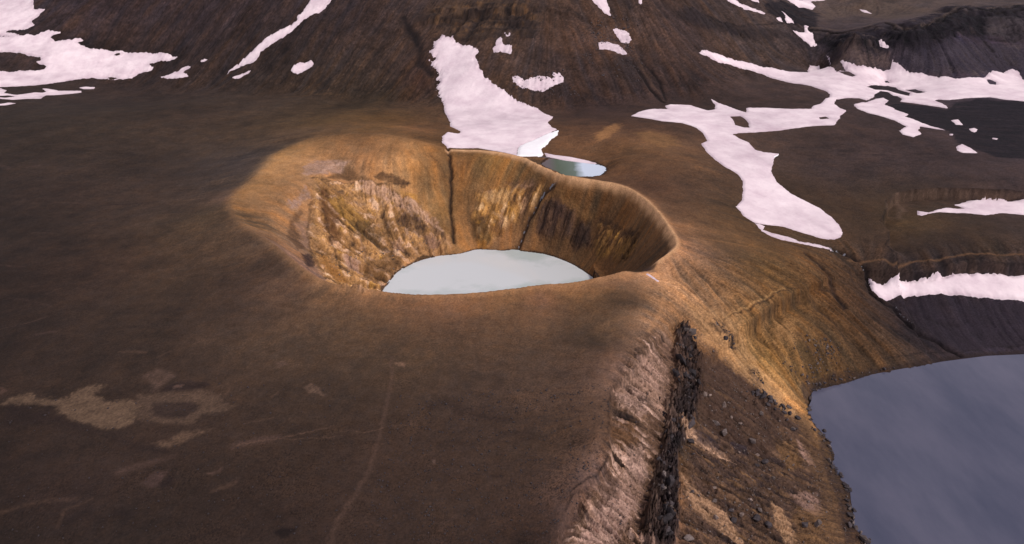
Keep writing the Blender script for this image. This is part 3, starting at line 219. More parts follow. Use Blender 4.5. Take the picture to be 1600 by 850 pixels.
  {'p':[[-5.4,544.1],[15.8,534.3],[18.8,527.7],[2.6,532.5]],'c':(98,74,58),'f':4,'w':6,'o':0.6},
  {'p':[[65.1,484.8],[75.6,472.6],[82.6,455.6],[89.3,436.1],[87.5,434.8],[81.1,453.0],[72.0,471.8],[66.3,479.6]],'c':(46,35,29),'f':4,'w':5,'o':0.85},
  {'p':[[62.1,470.9],[69.7,464.1],[67.1,453.1],[63.0,457.6]],'c':(122,90,48),'f':4,'w':6,'o':0.6},
  {'p':[[74.5,449.7],[84.4,441.9],[85.5,431.5],[75.9,438.7]],'c':(134,98,50),'f':4,'w':6,'o':0.7},
  {'p':[[37.5,511.5],[52.3,497.8],[65.5,483.6],[59.2,486.4],[44.2,500.7]],'c':(122,88,50),'f':5,'w':6,'o':0.6},
  {'p':[[49.8,489.9],[58.2,486.3],[59.4,471.3],[52.1,474.8]],'c':(66,52,44),'f':4,'w':6,'o':0.6},
  {'p':[[57.9,263.9],[69.5,276.1],[73.9,264.1],[66.9,252.2],[58.9,250.1]],'c':(170,138,120),'f':5,'w':10,'o':0.45},
  {'p':[[46.3,237.6],[57.0,246.5],[59.5,235.8],[53.9,228.0],[47.2,229.9]],'c':(172,142,126),'f':5,'w':10,'o':0.5},
  {'p':[[45.5,208.8],[53.1,214.1],[53.4,204.0],[49.0,195.4],[45.8,200.6]],'c':(174,144,128),'f':5,'w':10,'o':0.5},
  {'p':[[32.0,179.2],[44.4,190.5],[47.7,187.0],[35.1,166.3],[21.2,160.5]],'c':(168,138,124),'f':6,'w':10,'o':0.5},
  {'p':[[38.4,216.0],[49.4,225.7],[52.2,216.5],[41.1,205.5]],'c':(104,74,48),'f':6,'w':8,'o':0.7},
  {'p':[[33.0,189.1],[39.8,194.2],[40.7,187.2],[30.4,175.6]],'c':(98,76,66),'f':6,'w':8,'o':0.7},
  {'p':[[57.9,231.5],[67.2,237.5],[63.7,219.2],[54.9,208.5]],'c':(84,62,48),'f':6,'w':8,'o':0.6},
  {'p':[[145.8,282.6],[154.4,283.4],[146.9,241.1],[142.7,218.3],[136.2,220.3],[139.4,246.3]],'c':(96,72,50),'f':6,'w':8,'o':0.7},
  {'p':[[125.7,254.4],[137.3,259.0],[135.4,241.7],[125.0,234.8]],'c':(114,84,50),'f':6,'w':8,'o':0.6},
  {'p':[[119.9,212.5],[140.9,221.2],[137.4,200.1],[112.5,193.7]],'c':(110,82,54),'f':8,'w':8,'o':0.7},
 ],
 'track': [
  {'p':[[-110.3,209.1],[-101.9,211.9],[-92.9,213.6],[-85.8,215.9],[-77.9,218.8],[-72.9,220.0]],'c':(98,75,60),'w':1.3,'o':0.7},
  {'p':[[-94.5,213.0],[-85.1,213.1],[-71.5,213.8],[-68.2,214.4]],'c':(98,75,60),'w':1.0,'o':0.6},
  {'p':[[-268.0,304.7],[-260.4,308.6],[-255.0,312.7],[-251.2,316.9]],'c':(84,64,54),'w':1.4,'o':0.6},
  {'p':[[-333.6,435.3],[-325.1,433.6],[-316.8,432.3]],'c':(84,64,54),'w':1.2,'o':0.6},
  {'p':[[-355.7,496.3],[-342.6,496.5],[-332.5,493.5]],'c':(84,64,54),'w':1.2,'o':0.5},
  {'p':[[-156.4,281.5],[-148.5,288.4],[-141.7,293.3]],'c':(98,75,60),'w':1.2,'o':0.5},
  {'p':[[-168.9,271.9],[-166.8,275.3],[-165.0,276.9]],'c':(98,75,60),'w':1.3,'o':0.6},
  {'p':[[-114.6,270.9],[-111.7,276.4]],'c':(98,75,60),'w':1.2,'o':0.5},
  {'p':[[-190.8,278.2],[-184.7,278.6],[-177.6,277.1]],'c':(98,75,60),'w':3,'o':0.5},
  {'p':[[-314.3,490.3],[-294.9,491.1],[-273.0,494.0]],'c':(34,26,26),'w':1.8,'o':0.6},
  {'p':[[-271.9,521.5],[-253.8,516.5],[-237.9,516.7]],'c':(34,26,26),'w':1.8,'o':0.6},
  {'p':[[-243.9,298.8],[-239.4,300.6],[-235.5,301.3]],'c':(84,64,56),'w':4,'o':0.5},
  {'p':[[-321.1,383.6],[-310.9,380.3],[-304.0,380.1]],'c':(80,60,52),'w':1.5,'o':0.5},
  {'p':[[-267.3,342.0],[-263.9,350.8]],'c':(80,62,50),'w':1.5,'o':0.5},
  {'p':[[-286.5,339.2],[-270.9,336.0],[-255.6,328.8]],'c':(76,58,50),'w':3,'o':0.4},
  {'p':[[-69.3,217.3],[-64.0,217.1],[-57.9,216.6],[-50.5,219.6],[-39.3,220.5]],'c':(98,75,60),'w':1.3,'o':0.6},
  {'p':[[14.1,222.3],[20.7,216.7],[26.2,211.9]],'c':(98,75,60),'w':1.2,'o':0.4},
  {'p':[[28.0,254.2],[38.2,251.8],[45.3,247.5]],'c':(34,26,26),'w':1.2,'o':0.7},
  {'p':[[-36.2,232.4],[-25.4,233.6],[-14.1,225.2],[0.1,222.2]],'c':(34,26,26),'w':9,'o':0.35},
  {'p':[[1.8,209.4],[8.5,211.3]],'c':(34,26,26),'w':10,'o':0.35},
  {'p':[[-34.2,230.3],[-25.2,231.5],[-21.3,226.7]],'c':(34,26,26),'w':8,'o':0.35},
  {'p':[[-9.2,208.6],[-1.6,214.5],[6.1,214.1]],'c':(34,26,26),'w':7,'o':0.4},
  {'p':[[-7.9,191.3],[-3.9,190.6]],'c':(34,26,26),'w':4,'o':0.5},
  {'p':[[-33.9,196.5],[-23.9,193.0],[-12.6,191.4]],'c':(34,26,26),'w':8,'o':0.3},
  {'p':[[-28.0,171.3],[-19.1,170.9]],'c':(34,26,26),'w':6,'o':0.35},
  {'p':[[24.6,223.8],[28.8,222.1]],'c':(34,26,26),'w':6,'o':0.5},
  {'p':[[9.9,226.5],[14.8,237.7],[18.9,245.1]],'c':(98,75,60),'w':5,'o':0.35},
  {'p':[[22.0,180.7],[30.4,187.6],[36.3,197.5]],'c':(26,21,21),'w':3,'o':0.8},
  {'p':[[18.5,172.3],[21.1,178.3],[26.9,182.6]],'c':(30,24,24),'w':3,'o':0.6},
  {'p':[[37.7,209.3],[39.9,227.0],[42.2,237.5],[47.9,244.9]],'c':(40,30,27),'w':2.0,'o':0.6},
  {'p':[[-198.7,202.1],[-190.6,205.2],[-180.0,207.3]],'c':(34,26,26),'w':10,'o':0.35},
  {'p':[[-162.8,216.6],[-149.5,211.0],[-137.4,207.0]],'c':(34,26,26),'w':9,'o':0.4},
  {'p':[[-182.2,177.7],[-169.7,182.4],[-157.6,183.1]],'c':(98,75,60),'w':5,'o':0.3},
  {'p':[[-157.1,169.2],[-159.3,178.0],[-152.1,182.9]],'c':(98,75,60),'w':3,'o':0.3},
  {'p':[[-155.3,171.1],[-151.0,176.8],[-143.5,172.8]],'c':(34,26,26),'w':10,'o':0.4},
  {'p':[[-140.3,176.6],[-133.6,175.5]],'c':(34,26,26),'w':8,'o':0.5},
  {'p':[[-124.4,240.5],[-126.1,247.8]],'c':(98,75,60),'w':3,'o':0.4},
  {'p':[[-104.5,239.8],[-102.6,242.7]],'c':(98,75,60),'w':3,'o':0.5},
  {'p':[[-109.0,186.1],[-102.6,190.2]],'c':(98,75,60),'w':6,'o':0.4},
  {'p':[[-110.7,162.9],[-99.1,168.2]],'c':(34,26,26),'w':3,'o':0.5},
  {'p':[[-111.5,222.3],[-99.3,225.9]],'c':(98,75,60),'w':1.2,'o':0.5},
  {'p':[[-493.2,940.6],[-465.7,918.1],[-415.6,894.9]],'c':(40,33,31),'w':2,'o':0.5},
  {'p':[[-294.9,660.3],[-275.3,677.4],[-239.2,688.6]],'c':(98,76,56),'w':1.2,'o':0.5},
  {'p':[[-297.9,859.7],[-263.3,852.1],[-209.1,846.2]],'c':(92,70,48),'w':2,'o':0.4},
  {'p':[[-328.7,747.3],[-317.6,749.2]],'c':(110,84,56),'w':1.2,'o':0.5},
  {'p':[[-557.2,811.3],[-562.0,851.6]],'c':(78,62,58),'w':1.2,'o':0.5},
  {'p':[[-430.2,582.8],[-421.2,585.3]],'c':(84,66,58),'w':2.5,'o':0.6},
  {'p':[[-459.9,590.1],[-444.0,577.7]],'c':(84,64,54),'w':3,'o':0.5},
  {'p':[[249.7,599.0],[261.5,599.6]],'c':(34,28,28),'w':3,'o':0.6},
  {'p':[[277.0,599.5],[287.2,596.3]],'c':(34,28,28),'w':3,'o':0.6},
  {'p':[[292.4,590.5],[300.8,588.1]],'c':(34,28,28),'w':4,'o':0.6},
  {'p':[[312.9,577.4],[324.2,577.8]],'c':(34,28,28),'w':3,'o':0.5},
  {'p':[[351.5,577.1],[364.8,574.3]],'c':(34,28,28),'w':4,'o':0.5},
  {'p':[[251.8,583.2],[265.0,578.2]],'c':(34,28,28),'w':2.5,'o':0.5},
  {'p':[[246.6,618.5],[259.8,616.4]],'c':(34,28,28),'w':2.5,'o':0.4},
  {'p':[[-301.6,947.7],[-344.4,927.9]],'c':(30,24,25),'w':1,'o':0.6},
  {'p':[[-250.7,926.1],[-302.0,886.2]],'c':(30,24,25),'w':1,'o':0.6},
  {'p':[[-227.3,955.8],[-275.9,938.1]],'c':(30,24,25),'w':1,'o':0.5},
  {'p':[[-219.1,891.5],[-244.6,865.7]],'c':(30,24,25),'w':1.2,'o':0.6},
  {'p':[[-262.7,898.2],[-290.6,884.8]],'c':(30,24,25),'w':1,'o':0.6},
  {'p':[[-321.3,930.7],[-338.4,916.8]],'c':(30,24,25),'w':1.5,'o':0.6},
  {'p':[[-221.4,919.8],[-273.5,895.1]],'c':(30,24,25),'w':1,'o':0.5},
  {'p':[[-222.3,863.5],[-238.6,861.9]],'c':(30,24,25),'w':1,'o':0.5},
  {'p':[[-247.8,910.2],[-315.7,895.1]],'c':(30,24,25),'w':1,'o':0.4},
  {'p':[[-213.1,869.4],[-225.5,851.8]],'c':(30,24,25),'w':1,'o':0.5},
  {'p':[[-742.6,1122.3],[-724.8,1127.1],[-667.0,1135.3]],'c':(30,24,25),'w':2,'o':0.4},
  {'p':[[-688.2,1067.0],[-657.3,1062.1],[-626.0,1054.1],[-584.9,1046.3]],'c':(30,24,25),'w':3,'o':0.5},
  {'p':[[-584.6,1061.7],[-530.7,1039.1],[-481.7,1018.8]],'c':(30,24,25),'w':4,'o':0.4},
  {'p':[[-524.2,1010.6],[-489.4,1011.4],[-469.4,1012.2]],'c':(30,24,25),'w':4,'o':0.4},
  {'p':[[-445.7,980.0],[-418.2,972.9],[-394.1,975.7]],'c':(30,24,25),'w':2,'o':0.4},
  {'p':[[-70.4,913.6],[-54.3,919.6],[-27.0,922.9],[0.2,911.2],[21.9,921.1]],'c':(30,24,25),'w':1.6,'o':0.8},
  {'p':[[-63.5,886.9],[-42.3,891.8],[-10.4,890.7],[16.1,889.0]],'c':(30,24,25),'w':1.8,'o':0.8},
  {'p':[[-112.5,957.3],[-92.4,955.2],[-74.7,944.7]],'c':(30,24,25),'w':1.6,'o':0.7},
  {'p':[[-88.1,933.0],[-65.9,934.9]],'c':(30,24,25),'w':1.6,'o':0.8},
  {'p':[[-49.4,936.0],[-16.2,934.2],[16.7,937.4]],'c':(30,24,25),'w':1.6,'o':0.8},
  {'p':[[-53.8,909.5],[-32.2,912.2],[-2.4,899.7]],'c':(30,24,25),'w':1.6,'o':0.7},
  {'p':[[5.6,901.9],[13.2,868.9],[23.7,871.0]],'c':(30,24,25),'w':3,'o':0.7},
  {'p':[[-38.2,928.4],[-39.8,896.1]],'c':(30,24,25),'w':1.2,'o':0.6},
  {'p':[[-21.7,930.6],[-22.4,893.6]],'c':(30,24,25),'w':1.2,'o':0.6},
  {'p':[[-5.2,929.1],[-2.4,887.5]],'c':(30,24,25),'w':1.5,'o':0.7},
  {'p':[[5.7,929.5],[8.2,895.4]],'c':(30,24,25),'w':1.5,'o':0.7},
  {'p':[[-147.1,959.5],[-133.4,934.9],[-122.3,906.9]],'c':(30,24,25),'w':3,'o':0.5},
  {'p':[[-106.4,915.7],[-98.0,915.4]],'c':(30,24,25),'w':2,'o':0.6},
  {'p':[[-122.2,852.1],[-128.2,832.1],[-140.1,822.0]],'c':(30,24,25),'w':2,'o':0.4},
  {'p':[[-89.6,839.8],[-79.8,776.4],[-64.6,706.4]],'c':(30,24,25),'w':2,'o':0.5},
  {'p':[[-120.0,883.8],[-105.9,847.0],[-92.6,811.0]],'c':(88,64,50),'w':3,'o':0.5},
  {'p':[[-212.3,861.1],[-182.3,878.6],[-152.1,878.2]],'c':(30,24,25),'w':2,'o':0.4},
  {'p':[[-194.9,852.0],[-157.3,853.4]],'c':(30,24,25),'w':1.5,'o':0.4},
  {'p':[[-217.5,890.7],[-178.6,912.6]],'c':(30,24,25),'w':1.5,'o':0.3},
  {'p':[[43.6,924.3],[64.6,857.6],[70.0,819.2]],'c':(30,24,25),'w':2,'o':0.35},
  {'p':[[54.9,934.3],[77.9,864.4]],'c':(30,24,25),'w':1.5,'o':0.35},
  {'p':[[70.8,925.5],[101.4,896.7]],'c':(30,24,25),'w':1.5,'o':0.35},
  {'p':[[139.6,833.9],[152.6,815.1],[161.0,784.9],[170.1,766.7]],'c':(24,20,20),'w':1.3,'o':0.9},
  {'p':[[150.3,838.0],[164.1,824.9],[171.5,805.7],[173.0,775.8]],'c':(24,20,20),'w':1.3,'o':0.9},
  {'p':[[152.0,831.0],[159.3,808.9],[167.9,782.9]],'c':(92,70,52),'w':2,'o':0.5},
  {'p':[[49.6,752.1],[82.4,750.8],[118.6,757.7],[149.7,746.4]],'c':(30,24,25),'w':1.2,'o':0.5},
  {'p':[[224.1,960.0],[252.1,966.0],[267.0,964.4],[319.9,982.8],[380.7,1014.1]],'c':(30,24,25),'w':1.8,'o':0.8},
  {'p':[[264.1,964.7],[279.3,964.9],[313.7,968.8],[326.9,960.5]],'c':(30,24,25),'w':3.5,'o':0.7},
  {'p':[[232.2,955.5],[254.1,960.0],[277.4,955.8]],'c':(30,24,25),'w':2.5,'o':0.6},
  {'p':[[352.0,988.2],[383.9,967.7]],'c':(30,24,25),'w':3,'o':0.5},
  {'p':[[373.6,976.7],[406.9,961.6]],'c':(30,24,25),'w':2,'o':0.4},
  {'p':[[424.5,1021.2],[437.2,1022.4],[465.4,1003.0],[489.9,1000.2],[503.2,1005.0],[522.5,1009.8],[509.5,953.4],[524.6,940.3],[548.0,953.9],[589.0,989.0],[610.0,1020.0],[639.7,1042.4],[668.8,1045.4],[676.6,1032.4],[751.4,1069.5]],'c':(22,18,20),'w':1.5,'o':0.9},
  {'p':[[426.0,1026.1],[439.6,1029.4],[468.6,1011.3],[492.3,1006.5],[509.9,1019.9],[533.5,1032.3],[512.0,959.3],[527.6,947.1],[550.2,958.9],[599.4,1007.8],[612.3,1025.3],[646.9,1055.6],[674.7,1056.2],[681.0,1040.7],[765.2,1090.7]],'c':(98,82,70),'w':2,'o':0.55},
  {'p':[[419.3,1005.8],[431.4,1006.1],[456.3,980.7],[475.8,968.7],[489.6,975.1],[506.0,975.0],[497.2,927.7],[515.0,920.6],[535.3,929.1],[562.7,942.2],[593.3,989.2],[623.3,1012.8],[651.1,1015.0],[662.3,1007.9],[734.9,1043.1]],'c':(26,22,28),'w':4,'o':0.6},
  {'p':[[656.5,992.0],[723.8,1005.2]],'c':(30,24,25),'w':1.1,'o':0.8},
  {'p':[[646.1,976.8],[713.1,985.7]],'c':(30,24,25),'w':1.1,'o':0.8},
  {'p':[[635.6,959.2],[703.0,967.9]],'c':(30,24,25),'w':1.1,'o':0.8},
  {'p':[[632.6,948.6],[651.9,946.8],[671.6,950.9]],'c':(30,24,25),'w':2,'o':0.8},
  {'p':[[652.7,984.2],[719.8,997.4]],'c':(84,75,76),'w':1.2,'o':0.5},
  {'p':[[644.6,970.3],[708.6,977.5]],'c':(84,75,76),'w':1.2,'o':0.5},
  {'p':[[434.9,990.8],[437.7,913.5],[463.7,922.7]],'c':(24,20,24),'w':5,'o':0.7},
  {'p':[[506.6,970.1],[502.2,914.9],[508.5,899.1]],'c':(24,20,26),'w':5,'o':0.6},
  {'p':[[536.8,919.1],[555.3,916.7],[560.4,906.7]],'c':(24,20,26),'w':6,'o':0.6},
  {'p':[[644.7,1003.0],[623.1,947.7]],'c':(24,20,26),'w':7,'o':0.6},
  {'p':[[438.6,956.0],[426.1,903.6]],'c':(104,86,76),'w':2,'o':0.5},
  {'p':[[436.8,909.1],[447.6,894.6]],'c':(98,82,74),'w':3,'o':0.5},
  {'p':[[462.1,918.3],[482.2,897.2]],'c':(88,74,70),'w':3,'o':0.5},
  {'p':[[625.1,939.0],[630.8,926.4]],'c':(30,24,25),'w':2.5,'o':0.8},
  {'p':[[503.4,898.5],[515.0,883.1]],'c':(80,72,78),'w':4,'o':0.4},
  {'p':[[565.2,904.4],[532.5,874.1]],'c':(80,72,80),'w':6,'o':0.35},
  {'p':[[256.0,416.3],[255.8,424.5],[264.8,438.5],[265.4,455.0],[268.4,460.7],[281.5,476.9],[281.5,482.4],[293.9,496.5],[307.1,501.7],[321.8,504.4],[333.7,504.9],[362.9,498.6],[397.3,491.3]],'c':(26,21,22),'w':1.6,'o':0.8},
  {'p':[[279.3,473.0],[280.8,479.2],[295.3,496.6],[307.1,500.7],[322.0,503.7],[333.8,504.1],[362.9,497.5],[395.9,488.5]],'c':(100,80,66),'w':2.5,'o':0.6},
  {'p':[[298.1,497.3],[299.2,488.8],[287.9,471.9]],'c':(104,84,70),'w':4,'o':0.5},
  {'p':[[285.9,405.9],[294.5,408.7],[304.1,411.0],[313.6,410.3],[318.7,406.2],[344.8,405.0]],'c':(30,24,25),'w':2,'o':0.7},
  {'p':[[267.9,402.1],[275.5,401.4],[285.0,403.4]],'c':(28,22,23),'w':3,'o':0.7},
  {'p':[[234.1,412.2],[235.8,407.8],[237.2,402.1],[235.7,390.4]],'c':(26,21,21),'w':2.2,'o':0.8},
  {'p':[[190.1,373.9],[199.2,372.9],[204.9,364.7]],'c':(30,24,25),'w':2.5,'o':0.5},
  {'p':[[190.6,398.8],[198.7,395.8],[203.1,388.5]],'c':(64,48,38),'w':1.5,'o':0.5},
  {'p':[[118.3,442.5],[124.3,429.6],[132.3,415.3]],'c':(30,24,25),'w':2,'o':0.3},
  {'p':[[194.8,401.6],[207.1,394.7]],'c':(30,24,25),'w':1.2,'o':0.5},
  {'p':[[223.6,403.9],[219.9,388.4],[223.4,381.9]],'c':(30,24,25),'w':2,'o':0.5},
  {'p':[[114.1,317.2],[124.0,323.9],[136.6,333.5],[149.8,344.1],[158.5,351.2],[169.8,357.1]],'c':(40,31,27),'w':1.5,'o':0.7},
  {'p':[[115.4,318.3],[137.3,336.0],[150.5,346.3],[160.8,354.1]],'c':(176,138,88),'w':1.3,'o':0.6},
  {'p':[[109.3,317.4],[111.7,312.3],[114.6,306.2],[117.2,306.6]],'c':(40,34,38),'w':1.8,'o':0.8},
  {'p':[[218.9,333.6],[234.7,337.3],[251.6,344.0],[270.4,345.0],[293.2,350.6],[313.9,352.4]],'c':(32,26,27),'w':1.6,'o':0.7},
  {'p':[[-161.9,527.8],[-147.3,533.5],[-128.7,544.2],[-102.8,542.0],[-86.2,545.9]],'c':(52,40,34),'w':2.2,'o':0.75},  # shade under the crater wall's overhang, painted as a dark line
  {'p':[[-156.1,496.5],[-153.1,470.9],[-145.3,442.7],[-132.4,420.6],[-118.5,413.1]],'c':(60,46,38),'w':2,'o':0.6},
  {'p':[[-104.0,516.6],[-98.8,498.9],[-91.5,473.3]],'c':(48,37,32),'w':2.2,'o':0.7},
  {'p':[[-123.4,498.9],[-115.0,477.2],[-105.9,450.4]],'c':(48,37,32),'w':2.0,'o':0.65},
  {'p':[[-139.8,515.4],[-129.7,491.2],[-115.0,461.0]],'c':(52,39,32),'w':2.2,'o':0.65},
  {'p':[[-84.0,522.8],[-75.6,509.7],[-69.5,498.2]],'c':(46,36,34),'w':2,'o':0.7},
  {'p':[[-146.7,494.2],[-136.6,469.0],[-122.1,433.0]],'c':(50,38,32),'w':2.2,'o':0.7},
  {'p':[[-115.7,527.1],[-108.2,509.7]],'c':(52,40,34),'w':1.6,'o':0.6},
  {'p':[[-95.9,536.4],[-83.4,517.0]],'c':(56,42,34),'w':1.5,'o':0.6},
  {'p':[[-123.9,471.6],[-112.6,428.3]],'c':(50,38,32),'w':1.8,'o':0.6},
  {'p':[[-116.0,541.3],[-84.4,526.8],[-55.8,506.1]],'c':(190,154,126),'w':1.6,'o':0.7},
  {'p':[[-107.2,534.7],[-83.8,521.1],[-66.2,508.0]],'c':(186,150,118),'w':1.3,'o':0.65},
  {'p':[[-121.7,533.1],[-104.8,523.7],[-87.2,513.5]],'c':(180,142,108),'w':1.3,'o':0.6},
  {'p':[[-133.9,529.0],[-117.2,519.2],[-104.9,507.3]],'c':(176,136,96),'w':1.3,'o':0.55},
  {'p':[[-120.0,489.8],[-110.9,463.9],[-108.5,439.7]],'c':(176,136,104),'w':1.4,'o':0.55},
  {'p':[[-56.5,500.5],[-48.9,492.8]],'c':(184,146,112),'w':2,'o':0.6},
  {'p':[[-158.6,539.6],[-152.7,559.6],[-140.4,566.4]],'c':(174,144,124),'w':2.5,'o':0.6},
  {'p':[[-20.3,536.7],[-14.8,523.6],[-12.5,513.2]],'c':(58,44,34),'w':1.6,'o':0.6},
  {'p':[[-5.3,535.5],[-1.0,522.1],[-3.1,513.7]],'c':(62,46,36),'w':1.6,'o':0.55},
  {'p':[[-29.1,526.4],[-25.1,515.5]],'c':(58,44,34),'w':2,'o':0.6},
  {'p':[[0.0,536.2],[15.7,529.6]],'c':(150,116,92),'w':2,'o':0.5},
  {'p':[[-16.8,521.8],[-5.2,515.2]],'c':(186,150,112),'w':1.6,'o':0.55},
  {'p':[[29.7,512.1],[33.5,501.3],[31.4,495.0]],'c':(56,44,38),'w':2,'o':0.6},
  {'p':[[40.3,502.1],[45.0,492.5],[43.0,486.8]],'c':(52,42,38),'w':2.2,'o':0.6},
  {'p':[[52.2,490.1],[54.2,480.5]],'c':(50,40,36),'w':2,'o':0.6},
  {'p':[[34.6,512.8],[45.2,501.3],[58.3,489.6]],'c':(132,98,62),'w':2.5,'o':0.5},
  {'p':[[67.2,465.8],[64.8,458.6]],'c':(46,36,30),'w':1.6,'o':0.6},
  {'p':[[79.5,449.2],[76.6,444.7]],'c':(150,110,60),'w':1.8,'o':0.6},
  {'p':[[84.5,446.0],[84.6,425.4]],'c':(48,37,31),'w':2,'o':0.6},
  {'p':[[-89.9,582.5],[-59.1,541.2]],'c':(98,70,42),'w':1.4,'o':0.5},
  {'p':[[-82.5,591.3],[-54.1,547.7]],'c':(84,60,38),'w':1.6,'o':0.55},
  {'p':[[-101.4,584.8],[-66.6,534.0]],'c':(104,76,46),'w':1.3,'o':0.45},
  {'p':[[-71.9,581.1],[-56.8,555.8]],'c':(60,44,32),'w':1.8,'o':0.6},
  {'p':[[-111.7,578.0],[-80.1,537.7]],'c':(112,82,50),'w':1.2,'o':0.4},
  {'p':[[-21.0,571.3],[-23.3,548.5]],'c':(150,110,62),'w':1.4,'o':0.5},
  {'p':[[108.8,349.3],[127.3,340.7],[141.2,335.9]],'c':(30,24,25),'w':1.3,'o':0.5},
  {'p':[[115.1,353.0],[138.7,347.4]],'c':(30,24,25),'w':1.2,'o':0.4},
  {'p':[[92.5,334.2],[107.7,319.9],[120.1,311.4]],'c':(176,136,92),'w':1.5,'o':0.4},
  {'p':[[100.3,327.4],[113.7,314.8],[124.9,304.2]],'c':(60,46,38),'w':1.6,'o':0.5},
  {'p':[[113.7,314.8],[114.5,309.3],[120.2,307.8]],'c':(40,33,36),'w':3,'o':0.6},
  {'p':[[93.7,303.6],[110.5,297.8],[127.8,283.6]],'c':(150,116,80),'w':1.6,'o':0.45},
  {'p':[[97.9,290.2],[113.6,282.8],[122.4,271.1]],'c':(56,44,40),'w':2,'o':0.45},
  {'p':[[177.6,357.6],[191.7,351.3],[195.2,338.9]],'c':(30,24,25),'w':2.5,'o':0.45},
  {'p':[[187.7,370.2],[197.6,356.8]],'c':(30,24,25),'w':2,'o':0.4},
  {'p':[[155.8,335.0],[145.9,319.6],[151.0,310.6]],'c':(160,120,76),'w':2.5,'o':0.45},
  {'p':[[142.1,326.3],[151.0,310.6],[162.5,304.7]],'c':(66,50,38),'w':2,'o':0.45},
  {'p':[[134.7,320.0],[144.4,301.1],[152.6,286.0]],'c':(170,128,78),'w':1.6,'o':0.4},
  {'p':[[161.1,328.5],[170.5,319.2]],'c':(64,49,40),'w':3,'o':0.4},
 ],
 'stream': [
  {'p':[[35.3,519.1],[28.8,519.0],[22.7,517.9],[16.5,513.1],[12.9,509.6],[9.3,504.3],[6.2,497.3],[1.0,494.4]],'w':0.8},
  {'p':[[209.2,422.8],[217.9,421.2],[226.8,416.9],[234.2,412.6],[236.1,409.0]],'w':0.5},
  {'p':[[246.8,380.5],[247.3,375.3],[249.5,367.8],[254.6,363.3]],'w':0.4},
 ],
 'rock': [
  {'p':[[-160.9,531.9],[-147.4,534.3],[-128.7,544.2],[-101.6,541.1],[-84.8,531.6],[-62.6,514.9],[-50.4,500.9],[-48.2,490.4],[-55.3,483.7],[-78.4,468.6],[-86.8,452.7],[-91.6,429.6],[-79.0,321.5],[-92.4,327.6],[-130.4,413.1],[-144.8,437.2],[-153.7,469.9],[-155.7,494.9]],'pal':'crater','a':5.5,'f':8},
  {'p':[[-32.3,542.2],[-10.7,542.1],[10.6,535.5],[25.8,522.9],[20.7,518.2],[13.5,514.2],[7.8,509.1],[0.0,513.0],[-10.3,503.7],[-23.1,496.1],[-30.1,506.0],[-34.3,521.7],[-29.3,531.5]],'pal':'gold','a':4.0,'f':7},
  {'p':[[20.6,511.0],[31.7,513.3],[40.4,505.0],[52.2,491.6],[61.3,481.6],[60.7,470.1],[51.6,474.4],[40.1,487.4],[25.4,495.1],[19.4,500.8]],'pal':'dark','a':6,'f':6},
  {'p':[[65.8,479.9],[74.3,473.2],[84.8,449.4],[87.9,432.1],[83.4,422.0],[77.0,433.4],[64.3,456.8],[60.7,470.1]],'pal':'gold2','a':6,'f':7},
  {'p':[[87.8,306.3],[93.0,306.0],[94.7,294.7],[96.0,283.4],[91.1,261.0],[81.8,243.1],[74.8,229.9],[69.6,216.8],[66.2,200.5],[58.3,172.8],[45.8,168.3],[49.2,184.5],[57.5,199.7],[61.2,214.6],[67.4,231.8],[68.0,241.5],[77.1,262.3],[80.5,283.1]],'pal':'basalt','a':7.0,'f':6},
  {'p':[[56.0,203.0],[63.2,222.4],[73.6,260.5],[77.1,262.3],[70.6,236.4],[60.2,206.0],[49.0,171.9],[44.5,170.2]],'pal':'basalt','a':3,'f':6},
  {'p':[[105.3,311.6],[111.3,316.7],[116.2,310.0],[120.2,307.8],[116.1,305.8],[110.3,307.1]],'pal':'basalt','a':1.0,'f':3},
  {'p':[[122.7,296.7],[130.2,297.7],[130.0,285.2],[134.6,276.6],[139.2,274.7],[131.5,267.3],[125.9,276.9],[116.5,268.5],[124.2,283.1]],'pal':'basalt','a':1.5,'f':4},
  {'p':[[63.8,283.2],[77.1,291.3],[82.8,281.1],[77.2,255.8],[66.5,226.5],[58.8,199.9],[51.8,168.7],[14.4,153.7],[23.4,173.8],[33.0,191.0],[40.2,212.4],[44.2,239.2],[52.2,257.3]],'pal':'scarp','a':1.5,'f':16},
  {'p':[[92.2,287.6],[114.5,299.5],[132.2,286.4],[150.1,273.4],[151.9,254.6],[147.6,233.3],[137.4,194.0],[58.3,171.0],[65.3,196.9],[76.2,230.1],[88.7,257.8]],'pal':'slope','a':1.1,'f':18},
  {'p':[[428.0,994.1],[462.7,995.9],[486.5,962.0],[483.6,917.3],[496.5,913.2],[541.4,902.2],[618.8,938.6],[682.5,950.1],[806.9,852.8],[642.6,901.3],[612.4,893.5],[580.1,856.6],[527.5,861.3],[498.0,882.6],[485.7,897.9],[481.7,894.0],[436.8,887.5],[421.3,903.1],[421.2,973.0]],'pal':'talus','a':2.0,'f':8},
  {'p':[[-113.3,967.3],[-90.4,967.7],[-67.3,963.5],[-27.8,959.4],[8.5,944.0],[27.6,932.8],[43.4,916.4],[34.7,893.2],[23.6,866.0],[5.4,872.0],[-10.4,890.7],[-41.7,874.0],[-68.8,885.8],[-95.1,913.7],[-111.1,939.6]],'pal':'strata','a':6,'f':10},
  {'p':[[430.8,1003.7],[478.2,993.2],[511.6,958.6],[632.6,1074.3],[682.1,1064.1],[780.5,1086.1],[699.7,950.4],[647.2,949.6],[612.5,951.5],[569.6,921.4],[519.6,902.5],[491.1,909.8],[435.5,913.3],[433.2,984.8]],'pal':'cliff','a':10,'f':8},
  {'p':[[224.3,961.7],[243.1,966.4],[260.9,964.3],[287.4,974.3],[317.1,970.3],[326.2,957.9],[312.2,948.8],[281.9,948.0],[243.8,937.0],[220.0,935.6]],'pal':'cliff2','a':4,'f':6},
 ],
